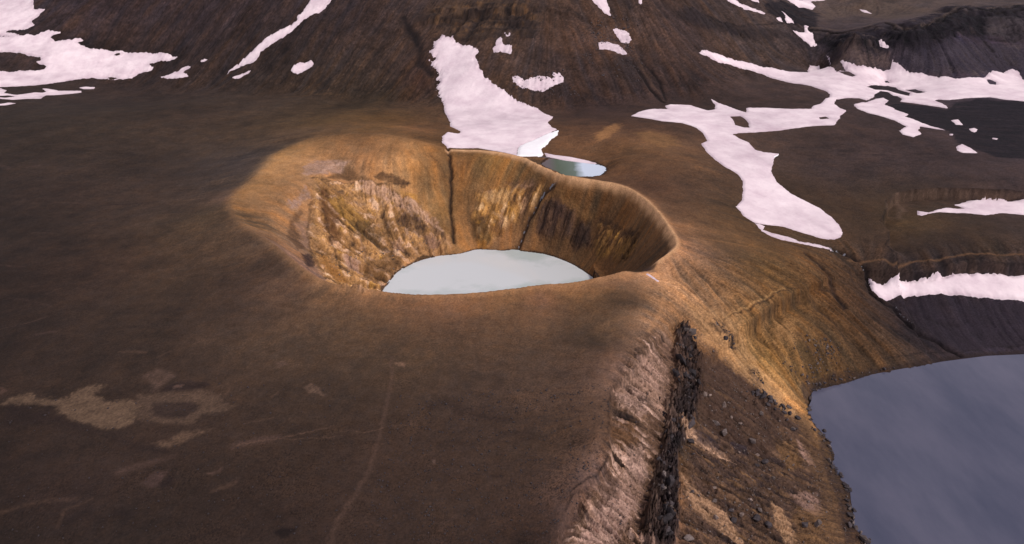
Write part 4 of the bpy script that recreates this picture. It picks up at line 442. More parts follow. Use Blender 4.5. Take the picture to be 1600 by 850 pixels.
 'boulders': [('flat topped pale boulder just below the dark outcrop,nearer the lake of two','pale',(101.4,261.6),3.92),('pale slab leaning against the foot of the dark outcrop','pale',(91.9,263.3),3.54),('smaller pale block touching the leaning slab by the dark outcrop','pale',(94.8,264.2),2.59),('tall grey boulder standing alone above a cluster mid slope','brown',(94.8,250.0),4.44),('broad grey boulder with broken pieces just below the tall one','brown',(96.2,243.6),4.69),('small pale boulder right of the tall grey boulder','pale',(104.1,257.4),2.61),('upright pale stone furthest down the pale pair mid slope','pale',(108.0,255.4),2.61),('dark grey boulder at the lower end of the dark ash tongue','brown',(110.9,245.2),3.87),('lone grey boulder high on the slope near the lake','brown',(122.9,267.6),3.08),('flat tan boulder above the dark cluster near the lake','pale',(112.3,240.5),2.57),('large dark boulder of the cluster below the ash tongue','dark',(114.4,236.2),4.15),('smaller dark boulder left in the cluster below the ash tongue','dark',(110.0,233.5),2.84),('tiny pale stone sitting on the dark ash tongue','pale',(101.8,235.9),1.56),('grey slab lying alone on the ochre slope under the pale stripe','pale',(83.1,209.5),2.87),('pale lilac block low on the pale stripe near the bottom edge','pale',(79.4,193.5),3.31),('dark boulder half buried beside the outcrop at the pale stripe head','dark',(77.4,229.6),4.42),('small dark stone under the half buried boulder by the outcrop','dark',(76.9,222.9),1.74),('pale block topmost in the jumble near the bottom edge','pale',(91.9,199.6),3.15),('dark slab at the left of the jumble near the bottom edge','dark',(87.0,195.0),3.94),('dark upright boulder in the middle of the jumble near the bottom edge','dark',(98.1,199.3),4.04),('slender pale stone standing above the jumble near the bottom edge','pale',(98.3,208.7),2.65),('grey stone on the upper right of the jumble','brown',(101.6,205.2),2.95),('black boulder at the right end of the jumble','dark',(102.7,197.8),3.78),('dark stone left above the jumble on bare ochre soil','dark',(87.9,201.0),2.57),('grey stone under the grey slab on the ochre slope','brown',(80.9,201.3),2.52),('dark boulder near the outcrop at the foot of the pale stripe','dark',(71.8,202.9),2.49),('heavy grey boulder at the bottom edge beside the outcrop','brown',(65.4,180.1),4.19),('black boulder left of two in the hollow near the lake','dark',(121.0,203.9),3.65),('cracked grey boulder right of two in the hollow near the lake','brown',(127.4,206.0),3.71),('pale grey boulder at the waterline by the bottom edge','brown',(147.0,203.9),4.47)],
 'rockgroups': [
  {'kind':'dark','label':['small dark rock on the lake shore close to the bottom edge','small dark rock midway along the lake shore below the boulders','small dark rock on the lake shore under the low rocky rib'],'group':'rocks along the lake shore','items':[((154.0,249.1),0.89),((147.1,203.4),3.03),((145.4,201.8),1.09),((146.1,204.0),2.24),((155.3,269.1),2.47),((149.3,221.2),1.01),((163.0,294.5),2.25),((148.1,204.3),1.81),((148.2,217.3),2.45),((156.6,268.4),1.06),((157.5,265.5),2.45),((153.9,241.8),3.39),((148.4,215.9),1.91),((164.6,298.3),1.75),((156.3,264.6),0.92),((153.6,271.5),1.52),((153.8,245.6),1.15),((147.9,207.8),2.05),((153.1,271.6),2.14),((154.6,280.3),1.77),((153.9,235.4),0.92),((151.8,247.3),1.93),((158.3,289.6),2.04),((154.1,246.7),0.93),((153.1,233.5),2.95),((148.6,222.9),1.87),((157.1,278.2),0.95),((147.2,216.9),3.06),((144.2,211.7),0.84),((164.0,298.5),1.24),((149.5,222.1),2.11),((152.9,236.0),1.73),((152.7,243.8),1.62),((161.6,295.2),2.13),((152.2,234.0),1.33),((150.0,243.9),1.07),((162.6,298.2),1.03),((152.4,249.2),0.88),((147.2,213.5),2.06),((152.1,231.7),2.3),((157.3,269.5),1.67),((146.0,210.7),2.14),((158.8,264.7),1.21),((152.7,246.5),1.02),((150.5,227.9),1.16),((152.0,246.0),2.92),((147.8,218.2),0.82),((150.3,204.4),1.37),((148.5,215.3),0.94),((160.3,293.7),2.66),((154.9,241.6),1.14),((152.2,241.2),1.1),((156.4,257.2),1.27),((164.2,298.6),1.77),((152.0,250.4),2.45),((152.7,273.3),1.2),((147.5,202.2),2.56),((155.9,278.3),0.95),((154.2,245.5),1.02),((163.1,300.9),0.99),((151.8,247.5),0.89),((160.0,293.6),2.71),((158.3,290.3),2.45),((147.5,202.0),0.86),((146.0,204.0),0.86),((148.9,221.3),1.21),((152.8,235.1),2.27),((148.9,220.6),2.51),((147.1,210.1),2.17),((157.1,290.0),1.89),((144.7,199.8),0.83),((146.6,214.2),1.16),((154.8,280.9),1.0),((159.8,294.8),1.7),((152.7,250.3),1.68),((150.0,222.9),0.91),((155.6,277.0),1.06),((153.2,249.6),2.5),((151.6,271.8),0.91),((153.9,232.1),2.52),((148.4,202.9),2.78),((157.6,290.1),3.64),((155.5,257.4),1.23),((160.4,293.7),1.78),((155.8,284.6),1.84),((149.2,225.7),1.81),((144.6,211.0),3.25),((147.0,213.2),1.95),((144.5,204.3),0.97),((159.0,273.0),3.02),((147.0,209.6),1.33),((155.0,263.9),1.83),((153.9,240.3),2.22),((151.6,241.7),0.86),((150.0,225.0),2.33),((147.4,200.1),1.82),((146.6,201.6),1.33),((164.6,303.2),1.72),((149.5,220.8),1.31),((152.2,250.5),0.95),((156.0,282.3),1.66),((155.6,255.8),0.89),((155.0,284.2),1.58),((153.5,235.0),1.89),((156.1,281.7),1.43),((152.7,231.0),1.62),((162.8,300.3),3.79),((156.5,260.5),3.11),((156.0,269.6),0.94),((150.6,220.0),2.41)],'y':(199.8,303.21)},
  {'kind':'dark','label':'small dark rock on the far lake shore below the ochre slope','group':'rocks on the far lake shore','items':[((166.7,306.7),1.25),((213.0,325.3),1.33),((193.9,317.2),1.81),((169.0,309.0),1.04),((179.2,313.2),1.92),((174.3,310.8),1.98),((169.1,309.4),1.02),((214.7,325.7),2.34),((204.6,322.4),1.05),((209.5,324.2),0.9),((185.1,314.5),1.84),((205.2,322.6),1.16),((181.1,313.4),1.12),((168.8,309.5),1.56),((167.0,307.0),0.97),((171.3,309.8),1.86),((199.8,321.3),1.25),((171.0,308.1),1.68),((171.4,309.9),2.11),((190.9,316.9),1.61),((168.1,306.9),2.2),((219.2,326.8),0.86),((177.8,311.1),0.84),((179.9,314.3),1.7),((167.6,306.8),1.85),((168.8,307.2),0.8),((184.1,314.5),1.58),((221.6,327.9),1.61),((193.3,318.8),0.99),((181.4,313.3),1.38)],'y':(306.7,327.90999999999997)},
  {'kind':'dark','label':'dark stone in the low rocky rib above the lake shore','group':'stones of the low rib','items':[((128.2,283.2),1.42),((138.6,278.0),2.67),((121.6,278.9),1.53),((129.3,280.9),1.42),((131.3,280.4),3.71),((126.5,280.7),1.41),((145.2,275.2),3.89),((140.6,276.0),3.19),((125.3,282.1),1.93),((130.6,277.5),3.75),((137.7,270.7),1.95),((132.7,279.9),2.44),((133.9,278.4),2.27),((129.3,281.5),1.7),((123.6,279.2),1.75),((138.9,265.4),3.51),((124.7,279.9),3.27),((122.4,281.2),2.55),((129.0,281.7),3.22),((133.6,279.7),2.17),((141.4,267.1),1.74),((139.3,266.1),2.76),((138.5,275.5),2.3),((124.2,280.7),2.91),((136.2,277.7),1.91),((129.4,276.8),1.42),((134.5,275.3),1.43),((126.5,279.0),3.84),((118.5,279.4),1.55),((141.8,280.3),3.12),((131.8,273.4),2.44),((137.6,275.2),3.74),((128.8,275.5),2.97),((138.5,279.9),3.37)],'y':(265.4,283.21)},
  {'kind':'brown','label':'small stone scattered on the brown slope below the ochre bench','group':'stones below the bench','items':[((173.4,319.6),1.67),((170.0,314.5),1.06),((180.5,328.2),1.54),((170.1,318.0),1.0),((179.8,327.2),2.15),((159.4,309.3),1.19),((174.9,318.9),1.26),((172.1,315.6),1.33),((173.0,319.1),1.93),((168.1,326.2),2.15),((171.4,327.6),1.33),((172.0,325.4),1.21),((168.2,313.2),1.45),((166.9,315.2),0.81),((171.1,310.5),1.17),((166.2,314.2),1.86),((160.3,312.0),1.7),((176.2,317.9),0.82),((179.0,331.0),1.93),((183.5,327.4),1.15),((170.9,317.0),2.14),((165.3,324.6),1.09),((170.9,308.7),0.93),((167.5,313.0),1.34),((170.8,321.5),1.95),((181.7,326.3),1.21),((160.2,309.4),1.87),((171.2,325.0),1.63),((177.8,322.9),1.11),((173.3,321.6),1.03),((167.1,311.3),1.28),((183.2,325.5),1.17),((176.9,321.4),1.12),((165.4,315.1),1.5),((163.5,307.4),1.89),((182.8,331.3),1.45),((169.0,315.1),0.86),((172.7,327.1),0.94),((171.8,324.9),1.11),((173.7,319.7),1.47),((170.9,317.9),0.86),((166.3,312.8),0.82),((178.5,325.5),1.06),((181.7,324.4),1.02),((172.5,314.6),0.8)],'y':(307.4,331.31)},
  {'kind':'brown','label':['small stone strewn on the lower scarp slope near the boulder jumble','small stone strewn on the upper scarp slope near the dark ash tongue'],'group':'stones strewn on the scarp','items':[((87.0,195.6),0.58),((138.3,246.3),0.74),((111.6,221.6),1.75),((121.6,216.2),0.63),((107.6,216.8),0.83),((104.2,263.7),0.77),((106.4,203.4),0.61),((116.2,226.6),0.77),((80.1,193.5),1.29),((86.6,205.2),1.18),((82.2,203.0),0.64),((102.7,216.2),0.61),((84.2,226.7),0.6),((115.4,232.3),1.23),((77.2,248.6),0.62),((92.5,204.0),1.14),((130.8,264.6),1.24),((129.4,223.7),0.99),((94.1,205.0),1.16),((91.8,203.4),0.93),((130.2,247.4),1.26),((80.8,204.4),0.79),((102.1,212.7),0.63),((94.7,233.1),1.45),((91.2,242.6),0.63),((126.8,237.2),1.26),((104.1,217.5),0.81),((106.1,238.9),0.63),((136.1,232.8),0.81),((86.0,196.3),1.15),((95.3,202.8),1.38),((87.1,218.1),0.74),((82.7,217.5),0.58),((111.3,241.9),0.7),((86.0,213.8),0.58),((123.4,260.4),1.07),((102.1,241.2),1.74),((98.2,203.4),1.19),((86.9,208.5),1.03),((103.3,233.3),0.87),((114.8,201.2),0.67),((110.5,234.2),0.63),((114.1,263.9),0.73),((114.6,221.7),0.66),((82.6,191.6),0.72),((95.1,207.2),0.77),((74.2,201.9),1.62),((109.4,255.3),0.67),((105.3,205.8),1.12),((76.8,205.5),0.63),((100.1,199.2),0.59),((95.6,197.3),0.77),((105.1,247.3),1.08),((98.5,205.9),0.65),((99.1,257.2),0.91),((128.0,244.2),1.01),((110.2,209.8),1.1),((115.9,228.3),1.86),((106.5,237.0),0.81),((130.0,220.5),1.67),((86.0,212.4),0.63),((99.9,260.2),1.1),((86.9,207.1),1.04),((77.2,207.5),1.29),((99.6,210.2),0.63),((102.5,208.0),0.83),((93.1,257.6),1.0),((81.2,215.0),0.67),((79.2,204.9),1.56),((101.2,207.8),1.63)],'y':(191.6,264.61)},
 ],
 'outcrops': [
  {'label':'long jagged dark basalt dyke at the top of the pale scarp','items':[((81.6,273.1),1.24),((92.9,296.7),2.06),((88.8,300.8),1.04),((88.4,264.2),3.36),((86.9,277.5),0.98),((86.7,288.5),3.9),((80.0,257.2),3.51),((80.2,267.8),1.47),((84.8,282.1),3.29),((81.5,254.7),1.81),((88.7,286.2),1.89),((77.4,262.5),1.25),((93.6,285.7),1.37),((86.5,270.1),3.52),((84.1,290.9),1.81),((83.3,264.1),2.98),((86.7,267.0),5.45),((80.6,280.4),1.44),((82.5,266.3),4.55),((87.8,278.2),1.57),((90.1,288.9),3.93),((81.8,257.4),1.41),((95.6,301.8),4.61),((80.8,255.6),2.24),((85.6,277.7),1.86),((85.9,269.7),1.73),((78.1,266.6),1.0),((77.1,264.1),2.71),((90.6,303.0),1.06),((75.9,248.9),1.93),((81.9,275.1),5.41),((78.3,261.9),2.38),((86.8,269.8),1.89),((78.2,266.4),2.2),((86.1,271.9),1.08),((86.9,292.6),1.12),((81.1,253.3),4.07),((80.9,259.9),0.96),((82.3,257.4),3.78),((78.0,258.9),0.94),((84.8,258.3),1.09),((82.4,286.9),2.28),((84.5,282.0),1.11),((79.5,265.5),3.41),((90.4,294.2),2.07),((82.5,267.2),3.8),((88.0,281.7),1.1),((88.6,300.8),1.63),((90.0,265.7),3.57),((89.6,272.4),1.01),((85.6,286.9),2.37),((88.5,303.8),3.69),((95.8,280.7),1.01),((83.3,263.9),5.4),((86.3,278.5),2.92),((84.8,252.0),1.24),((84.1,271.3),0.97),((83.7,286.4),1.14),((86.2,267.2),1.03),((84.5,251.0),1.21),((84.4,282.4),0.99),((83.4,249.5),0.99),((90.4,278.1),1.36),((87.3,281.9),2.66),((89.1,267.0),1.07),((86.2,300.9),1.37),((91.6,300.1),4.67),((94.4,288.4),1.7),((80.7,249.6),3.93),((85.4,266.6),0.96),((88.8,279.4),2.96),((84.2,274.1),1.51),((84.2,266.1),4.56),((81.5,266.1),0.96),((90.3,276.4),1.32)]},
  {'label':'broken dark dyke of black blocks in the middle of the scarp','items':[((68.3,221.7),1.0),((73.0,227.4),2.92),((63.6,213.7),1.07),((71.2,222.9),2.6),((64.2,218.7),1.24),((78.8,238.6),1.04),((80.3,242.3),2.86),((70.8,217.4),0.85),((68.3,223.3),0.89),((78.5,239.8),4.73),((68.5,232.7),2.36),((70.7,221.5),1.5),((68.8,232.2),4.56),((71.4,232.0),0.9),((73.0,232.1),1.1),((69.3,223.8),3.42),((72.7,235.0),2.41),((69.5,223.4),1.01),((72.3,234.2),2.19),((66.6,223.0),3.82),((78.8,243.6),0.92),((72.9,235.8),2.13),((74.0,239.6),1.22),((73.1,239.2),1.31),((73.1,239.7),0.91),((70.9,233.0),3.85),((75.9,239.8),0.91),((63.4,218.7),2.25),((77.7,240.2),0.97),((77.7,241.6),1.6),((73.7,234.9),0.99),((72.2,232.2),2.35),((77.5,239.6),1.12),((74.1,238.8),2.13),((67.1,220.0),0.96),((63.7,216.4),1.07),((66.5,222.3),4.01),((66.6,226.0),1.57),((65.9,225.8),3.39),((72.7,227.5),0.92),((74.3,240.1),1.53),((80.1,242.8),1.31)]},
  {'label':'dark dyke of jagged blocks reaching the bottom edge','items':[((63.7,197.0),1.32),((62.6,200.6),4.85),((56.4,188.1),1.99),((54.9,176.0),1.81),((62.7,204.7),1.38),((61.3,183.5),0.79),((57.2,194.9),3.15),((61.4,193.9),0.8),((61.8,196.4),3.68),((59.2,200.1),3.42),((60.3,186.7),0.81),((57.0,176.6),3.83),((59.4,208.2),3.53),((58.5,198.0),0.8),((54.6,182.1),3.76),((55.0,191.7),1.46),((58.0,197.2),0.8),((53.0,171.4),1.68),((60.6,202.6),1.36),((60.9,207.9),3.72),((61.2,198.8),3.08),((58.5,184.0),1.17),((60.8,179.9),0.83),((64.7,198.9),1.81),((65.0,199.1),0.82),((64.2,194.8),1.04),((58.5,199.0),0.82),((50.0,176.0),0.88),((54.3,183.2),0.83),((61.0,191.6),2.51),((65.5,206.1),2.21),((54.0,173.3),0.88),((62.9,206.9),2.68),((57.2,195.0),4.73),((54.1,186.7),1.06),((59.9,189.5),3.87),((60.6,185.1),0.94),((65.1,203.5),1.41),((58.2,185.2),4.4),((61.1,192.4),0.82),((59.8,205.6),2.34),((62.9,212.5),0.96),((57.7,198.2),1.99),((58.3,174.4),1.01),((55.7,181.7),3.58),((56.6,182.6),2.97),((52.0,171.6),0.78),((56.5,181.0),3.35),((59.7,193.4),0.95),((56.3,199.2),1.24),((56.6,174.8),0.79),((56.0,177.2),4.13),((63.9,206.1),1.62),((53.6,171.5),1.15),((58.1,199.1),4.37),((51.8,176.0),0.76),((65.3,208.3),3.16),((63.0,207.9),0.82),((53.4,181.6),1.57),((60.0,206.8),2.97),((60.5,192.8),0.8),((56.9,186.0),3.15),((57.9,188.1),2.17),((57.1,182.3),2.69),((54.8,182.6),0.83)]},
  {'label':'scattered low black rocks on the pale scarp left of the dyke','items':[((56.2,202.1),0.77),((54.9,203.9),0.81),((46.6,172.7),0.7),((51.8,182.7),0.64),((65.7,236.6),0.75),((58.0,209.8),0.86),((46.0,174.4),0.78),((51.1,191.0),0.8),((52.5,196.7),0.87),((62.0,218.3),1.59),((51.8,187.4),0.8),((63.0,230.4),1.37),((72.6,250.2),1.26),((66.4,238.3),2.21),((66.4,247.8),2.01),((53.0,189.2),1.6),((61.6,217.8),2.2),((49.7,177.6),1.04),((68.6,236.4),0.79),((67.9,241.4),0.74),((69.6,242.7),1.49),((62.0,218.0),1.62),((47.4,173.7),0.64),((65.7,230.6),1.18),((49.5,182.5),0.66),((57.3,194.4),0.95),((58.3,207.8),1.82),((54.3,195.9),0.78),((53.7,189.1),0.69),((66.8,232.4),0.85)]},
  {'label':'short broken dark outcrop on the ochre slope right of the dyke','items':[((115.4,310.4),2.41),((118.5,308.6),1.4),((117.1,306.9),1.41),((117.4,307.7),1.15),((111.5,316.0),1.1),((109.7,314.1),2.29),((115.8,308.2),1.08),((110.0,312.4),1.29),((117.0,306.7),1.5),((115.3,306.9),1.88),((115.4,307.0),1.08),((117.0,307.7),1.45),((116.4,308.7),1.08),((113.0,306.4),2.37),((110.0,313.5),2.34),((114.3,309.7),1.2),((117.1,307.0),1.49),((118.3,308.1),1.65),((117.9,307.6),1.74),((112.3,308.2),1.15),((109.6,312.6),1.26),((112.8,310.8),1.67),((118.2,308.0),1.31),((117.0,307.9),1.45),((112.5,312.0),1.65),((113.8,305.6),1.07)]},
  {'label':'thin dark rib of rock above the lake corner','items':[((130.3,293.0),1.27),((130.4,295.3),1.11),((130.7,290.3),1.87),((131.4,291.8),1.35),((130.1,296.4),1.4),((126.9,297.2),1.11),((130.8,292.5),1.4),((126.6,294.0),1.61),((131.3,294.1),1.79),((128.9,296.4),1.09),((129.2,293.7),1.55),((128.4,294.2),1.48),((130.6,291.8),1.96),((131.4,295.3),1.11),((126.4,294.1),1.28),((130.0,289.5),1.14)]},
 ],
 'scree': [
  {'p':[[87.2,307.2],[118.6,301.2],[143.5,276.7],[149.9,242.0],[140.3,200.5],[57.4,172.9],[71.8,223.7]],'n':2600,'s':1.4,'kind':'brown'},
  {'p':[[105.4,919.7],[162.1,915.6],[160.9,844.7],[147.4,799.4],[95.7,801.3],[76.8,854.0]],'n':900,'s':1.3,'kind':'dark'},
  {'p':[[0.0,804.7],[59.0,806.6],[78.5,767.8],[35.4,757.6],[0.0,777.8]],'n':500,'s':1.3,'kind':'dark'},
  {'p':[[155.3,327.6],[189.8,335.9],[193.0,320.4],[162.9,307.2],[146.7,309.0]],'n':500,'s':1.5,'kind':'dark'},
  {'p':[[-49.7,238.1],[44.2,239.2],[34.1,200.8],[22.3,173.7],[14.4,155.3],[-50.4,158.1]],'n':3500,'s':1.5,'kind':'dark'},
  {'p':[[-228.2,245.9],[-68.1,247.0],[-41.9,157.9],[-170.6,160.6]],'n':1800,'s':1.3,'kind':'dark'},
  {'p':[[59.3,263.8],[80.3,280.0],[62.0,217.8],[47.5,171.4],[28.1,163.5],[47.0,209.8]],'n':900,'s':1.4,'kind':'dark'},
  {'p':[[-122.1,411.6],[-91.6,429.6],[-78.4,468.6],[-50.4,485.4],[-51.1,496.0],[-99.8,484.4],[-130.1,446.9]],'n':500,'s':1.3,'kind':'brown'},
 ],
 'cols': [[-212.3,458.2,82,65,50],[-184.6,416.8,90,70,52],[-159.1,385.2,92,71,53],[-128.1,347.8,97,74,56],[-104.8,327.7,108,81,57],[-81.2,314.3,114,84,58],[-53.6,310.2,119,86,59],[-26.8,310.2,119,85,58],[0.0,315.6,120,87,57],[27.3,318.0,120,87,57],[51.7,323.9,118,86,55],[-231.9,632.9,82,65,50],[-208.3,663.5,96,74,52],[-166.7,677.0,98,73,46],[-123.6,651.2,106,77,45],[-222.1,548.2,66,55,48],[-223.7,515.6,72,59,49],[-557.6,758.9,52,42,34],[-434.2,703.0,58,46,36],[-358.4,760.9,62,48,38],[-283.3,794.9,66,52,40],[-361.8,520.6,55,42,34],[-283.1,518.5,62,48,38],[-241.4,593.3,64,54,48],[-243.9,533.0,66,54,46],[-212.8,438.5,84,66,48],[-321.1,395.9,50,38,31],[-255.9,375.0,62,46,36],[-193.7,351.5,68,52,39],[-146.9,348.2,76,58,45],[-117.0,327.3,92,70,53],[-258.9,301.2,50,38,31],[-189.6,283.8,58,45,36],[-124.2,278.8,72,56,43],[-78.1,298.2,92,70,50],[-32.9,302.6,111,81,58],[16.9,314.1,118,85,60],[51.5,322.5,116,85,60],[61.4,308.6,84,64,46],[39.9,277.1,78,61,46],[0.0,264.9,80,62,48],[-44.7,265.2,80,62,46],[-85.3,247.7,64,50,39],[-50.2,207.2,70,53,42],[-13.3,225.1,70,54,44],[12.4,204.9,76,58,45],[-22.4,174.7,68,52,42],[10.6,162.9,75,56,46],[-78.7,175.4,58,44,36],[-118.0,188.4,56,43,35],[-162.4,183.2,52,39,33],[-169.8,165.9,46,35,29],[-130.0,165.1,52,40,33],[-216.3,236.5,56,42,33],[-139.7,240.8,62,47,37],[-100.8,208.1,64,49,39],[-167.7,214.2,54,41,33],[-371.7,397.2,46,36,30],[-194.9,164.0,44,33,28],[-210.3,470.2,98,76,60],[-198.7,502.4,141,105,66],[-200.6,576.3,152,114,70],[-175.5,426.2,127,96,65],[-138.9,402.9,141,107,85],[-140.6,613.4,118,85,53],[-196.6,692.0,92,70,44],[-134.4,712.0,94,68,38],[-99.1,652.1,111,79,49],[-70.4,612.3,84,60,36],[-280.1,860.5,60,48,39],[-153.0,822.8,64,50,37],[-364.5,870.8,58,46,38],[-132.1,566.7,147,107,70],[-87.6,561.3,157,115,70],[-96.5,542.3,152,114,74],[-58.0,523.8,147,110,67],[-38.7,566.2,116,83,49],[-22.1,567.8,127,94,53],[0.0,548.7,127,92,53],[-36.9,521.6,134,98,62],[-10.3,503.7,139,100,64],[40.5,511.9,106,76,45],[73.0,488.2,102,72,44],[90.8,448.8,99,71,44],[94.6,399.2,95,69,45],[80.7,431.4,99,71,44],[30.5,500.0,104,76,49],[49.2,472.7,102,72,44],[69.6,442.3,102,72,44],[-40.7,491.6,152,110,67],[-70.6,487.1,152,114,76],[-173.2,498.4,139,103,68],[-170.4,455.5,143,107,73],[-174.3,560.8,150,112,73],[103.5,379.1,163,118,83],[106.0,487.3,82,58,41],[98.0,644.5,92,65,46],[111.2,577.8,112,81,53],[148.6,546.6,92,67,46],[143.1,480.6,84,63,46],[159.5,452.8,80,60,40],[119.9,372.1,111,85,64],[155.2,369.7,98,72,42],[89.9,339.5,163,122,85],[112.8,326.1,141,106,72],[145.5,334.9,122,90,55],[207.2,394.8,80,58,38],[210.8,369.8,78,56,38],[229.4,343.4,74,56,42],[181.0,321.8,84,62,38],[156.7,319.9,120,89,53],[139.4,309.8,141,104,57],[122.8,290.6,160,121,79],[143.0,285.2,155,115,73],[96.8,283.8,92,68,48],[120.0,269.3,80,60,42],[71.0,240.8,80,62,48],[99.0,231.0,80,60,40],[135.5,245.8,92,70,42],[106.0,206.8,98,72,40],[133.0,216.2,108,79,53],[73.5,188.9,116,85,58],[60.1,247.8,163,129,112],[42.4,206.1,106,79,60],[45.4,188.5,163,129,117],[28.3,165.9,127,100,91],[45.3,260.4,106,80,62],[67.1,292.9,141,107,78],[209.1,743.0,66,51,44],[271.2,840.2,66,51,46],[331.0,790.9,68,53,48],[335.9,641.4,66,51,46],[264.5,540.1,62,49,44],[346.5,546.6,64,51,48],[377.9,503.1,66,52,48],[260.3,470.3,66,50,36],[310.2,432.2,62,48,38],[288.6,458.2,74,57,38],[323.8,417.2,64,50,40],[267.1,379.3,46,38,44],[302.2,367.3,54,46,56],[323.8,387.9,54,45,52],[244.2,357.4,52,42,42],[-472.6,1063.6,62,49,48],[-650.9,1135.8,60,47,47],[-549.6,1053.3,60,46,42],[-340.6,1012.6,58,46,44],[-217.6,983.4,62,49,46],[-148.5,921.1,70,54,46],[-107.6,836.8,68,51,46],[0.0,809.3,72,56,48],[77.5,864.7,80,59,48],[157.3,878.0,76,57,47],[133.6,808.3,64,49,44],[189.8,784.9,62,47,42],[83.7,743.7,60,45,40],[-32.1,904.3,66,53,46],[-84.0,956.5,72,57,50],[230.8,927.6,66,51,46],[348.5,972.3,70,57,52],[289.5,912.0,68,54,48],[507.0,1106.0,78,65,60],[613.0,1071.8,76,64,60],[714.3,1040.9,72,61,60],[490.1,904.3,64,54,58],[563.8,888.1,62,53,66],[648.1,951.9,62,52,64],[442.5,987.7,62,52,54],[-876.2,1262.3,58,46,46],[-277.9,1071.8,60,47,45]],  # left plain holds cloud shadow and vignetting; right inner wall darkened for shade
 'mountain': [
  {'p':[[-1697.5,1324.7],[-1250.1,901.8],[-699.1,948.4],[-604.1,964.0],[-501.5,973.1],[-403.6,930.5],[-326.5,881.4],[-237.7,853.8],[-153.0,822.8],[-103.1,788.7],[-63.4,667.7],[-45.8,594.2],[0.0,564.9],[28.3,585.4],[44.3,646.0],[68.5,727.4],[111.2,740.1],[184.0,756.2],[223.0,770.4],[273.1,769.5],[315.0,747.9],[352.9,772.9],[344.7,850.1],[283.8,886.6],[234.7,879.1],[289.0,909.6],[369.0,896.0],[403.0,961.6],[410.7,977.7],[407.8,1017.6],[386.4,1111.1],[453.6,1327.6]]},
 ],
 'cliff': [
  {'p':[[410.7,977.7],[397.6,943.0],[404.6,903.5],[481.7,894.1],[511.1,870.3],[582.2,856.0],[647.5,881.4],[827.5,819.2],[959.1,991.0],[744.3,1059.5],[674.2,1034.3],[627.4,1064.7],[539.3,948.2],[508.9,952.1],[476.5,988.8],[445.0,1017.7]]},
 ],
}

# ---------------------------------------------------------------- noise
_rs = np.random.RandomState(11)
_TH = _rs.rand(256, 256) * 2 * math.pi
_GX = np.cos(_TH).astype(np.float32); _GY = np.sin(_TH).astype(np.float32)
def vnoise(x, y, seed=0):              # gradient noise, about -1..1
    x = np.asarray(x, np.float64) + seed * 17.31; y = np.asarray(y, np.float64) + seed * 9.77
    xf = np.floor(x); yf = np.floor(y)
    fx = (x - xf).astype(np.float32); fy = (y - yf).astype(np.float32)
    ix = xf.astype(np.int64) & 255; iy = yf.astype(np.int64) & 255
    ix1 = (ix + 1) & 255; iy1 = (iy + 1) & 255
    a = _GX[ix, iy] * fx + _GY[ix, iy] * fy; b = _GX[ix1, iy] * (fx - 1) + _GY[ix1, iy] * fy
    c = _GX[ix, iy1] * fx + _GY[ix, iy1] * (fy - 1); d = _GX[ix1, iy1] * (fx - 1) + _GY[ix1, iy1] * (fy - 1)
    fx = fx * fx * fx * (fx * (fx * 6 - 15) + 10); fy = fy * fy * fy * (fy * (fy * 6 - 15) + 10)
    p = a + (b - a) * fx; q = c + (d - c) * fx
    return (p + (q - p) * fy) * 1.6
def fbm(x, y, wl, octv=4, gain=0.5, seed=0, ridged=False):
    s = 0.0; amp = 1.0; tot = 0.0; f = 1.0 / wl
    for o in range(octv):
        ca, sa = math.cos(0.6 + 1.1 * o), math.sin(0.6 + 1.1 * o)
        n = vnoise((x * ca - y * sa) * f, (x * sa + y * ca) * f, seed + o * 3)
        if ridged: n = 1 - 2 * np.abs(n)
        s = s + amp * n; tot += amp; amp *= gain; f *= 2.03
    return s / tot
def sstep(a, b, x):
    t = np.clip((x - a) / (b - a), 0, 1); return t * t * (3 - 2 * t)

# ---------------------------------------------------------------- geometry helpers
R0 = 300.0
def to_uv(x, y):                       # conformal log-polar coordinates: lengths in them are angles
    return np.arctan2(x, y), 0.5 * np.log((x * x + y * y) / (R0 * R0))
def uvpoly(p):
    a = np.array(p, float); u, v = to_uv(a[:, 0], a[:, 1]); return np.stack([u, v], 1)
def inside(px, py, poly):
    r = np.zeros(px.shape, bool); n = len(poly)
    for i in range(n):
        x1, y1 = poly[i]; x2, y2 = poly[(i + 1) % n]
        if y1 == y2: continue
        c = (y1 > py) != (y2 > py)
        r ^= c & (px < (x2 - x1) * (py - y1) / (y2 - y1) + x1)
    return r
def linedist(px, py, pts, closed=False, side=False):
    d = np.full(px.shape, 1e9, np.float64); sd = np.zeros(px.shape) if side else None
    n = len(pts)
    for i in range(n if closed else n - 1):
        ax, ay = pts[i]; bx, by = pts[(i + 1) % n]
        ex, ey = bx - ax, by - ay; L = ex * ex + ey * ey + 1e-12
        t = np.clip(((px - ax) * ex + (py - ay) * ey) / L, 0, 1)
        dx = px - ax - t * ex; dy = py - ay - t * ey
        q = dx * dx + dy * dy
        if side:
            m = q < d; sd = np.where(m, np.sign(ex * (py - ay) - ey * (px - ax)), sd)
        d = np.minimum(d, q)
    d = np.sqrt(d)
    return (d, sd) if side else d
def sdpoly(px, py, poly):              # > 0 inside
    return np.where(inside(px, py, poly), 1.0, -1.0) * linedist(px, py, poly, True)
def catmull(p, n=4):
    p = np.array(p, float); m = len(p); out = []
    for i in range(m):
        a, b, c, d = p[i - 1], p[i], p[(i + 1) % m], p[(i + 2) % m]
        for k in range(n):
            t = k / n
            out.append(0.5 * (2 * b + (c - a) * t + (2 * a - 5 * b + 4 * c - d) * t * t + (3 * b - a - 3 * c + d) * t ** 3))
    return np.array(out)

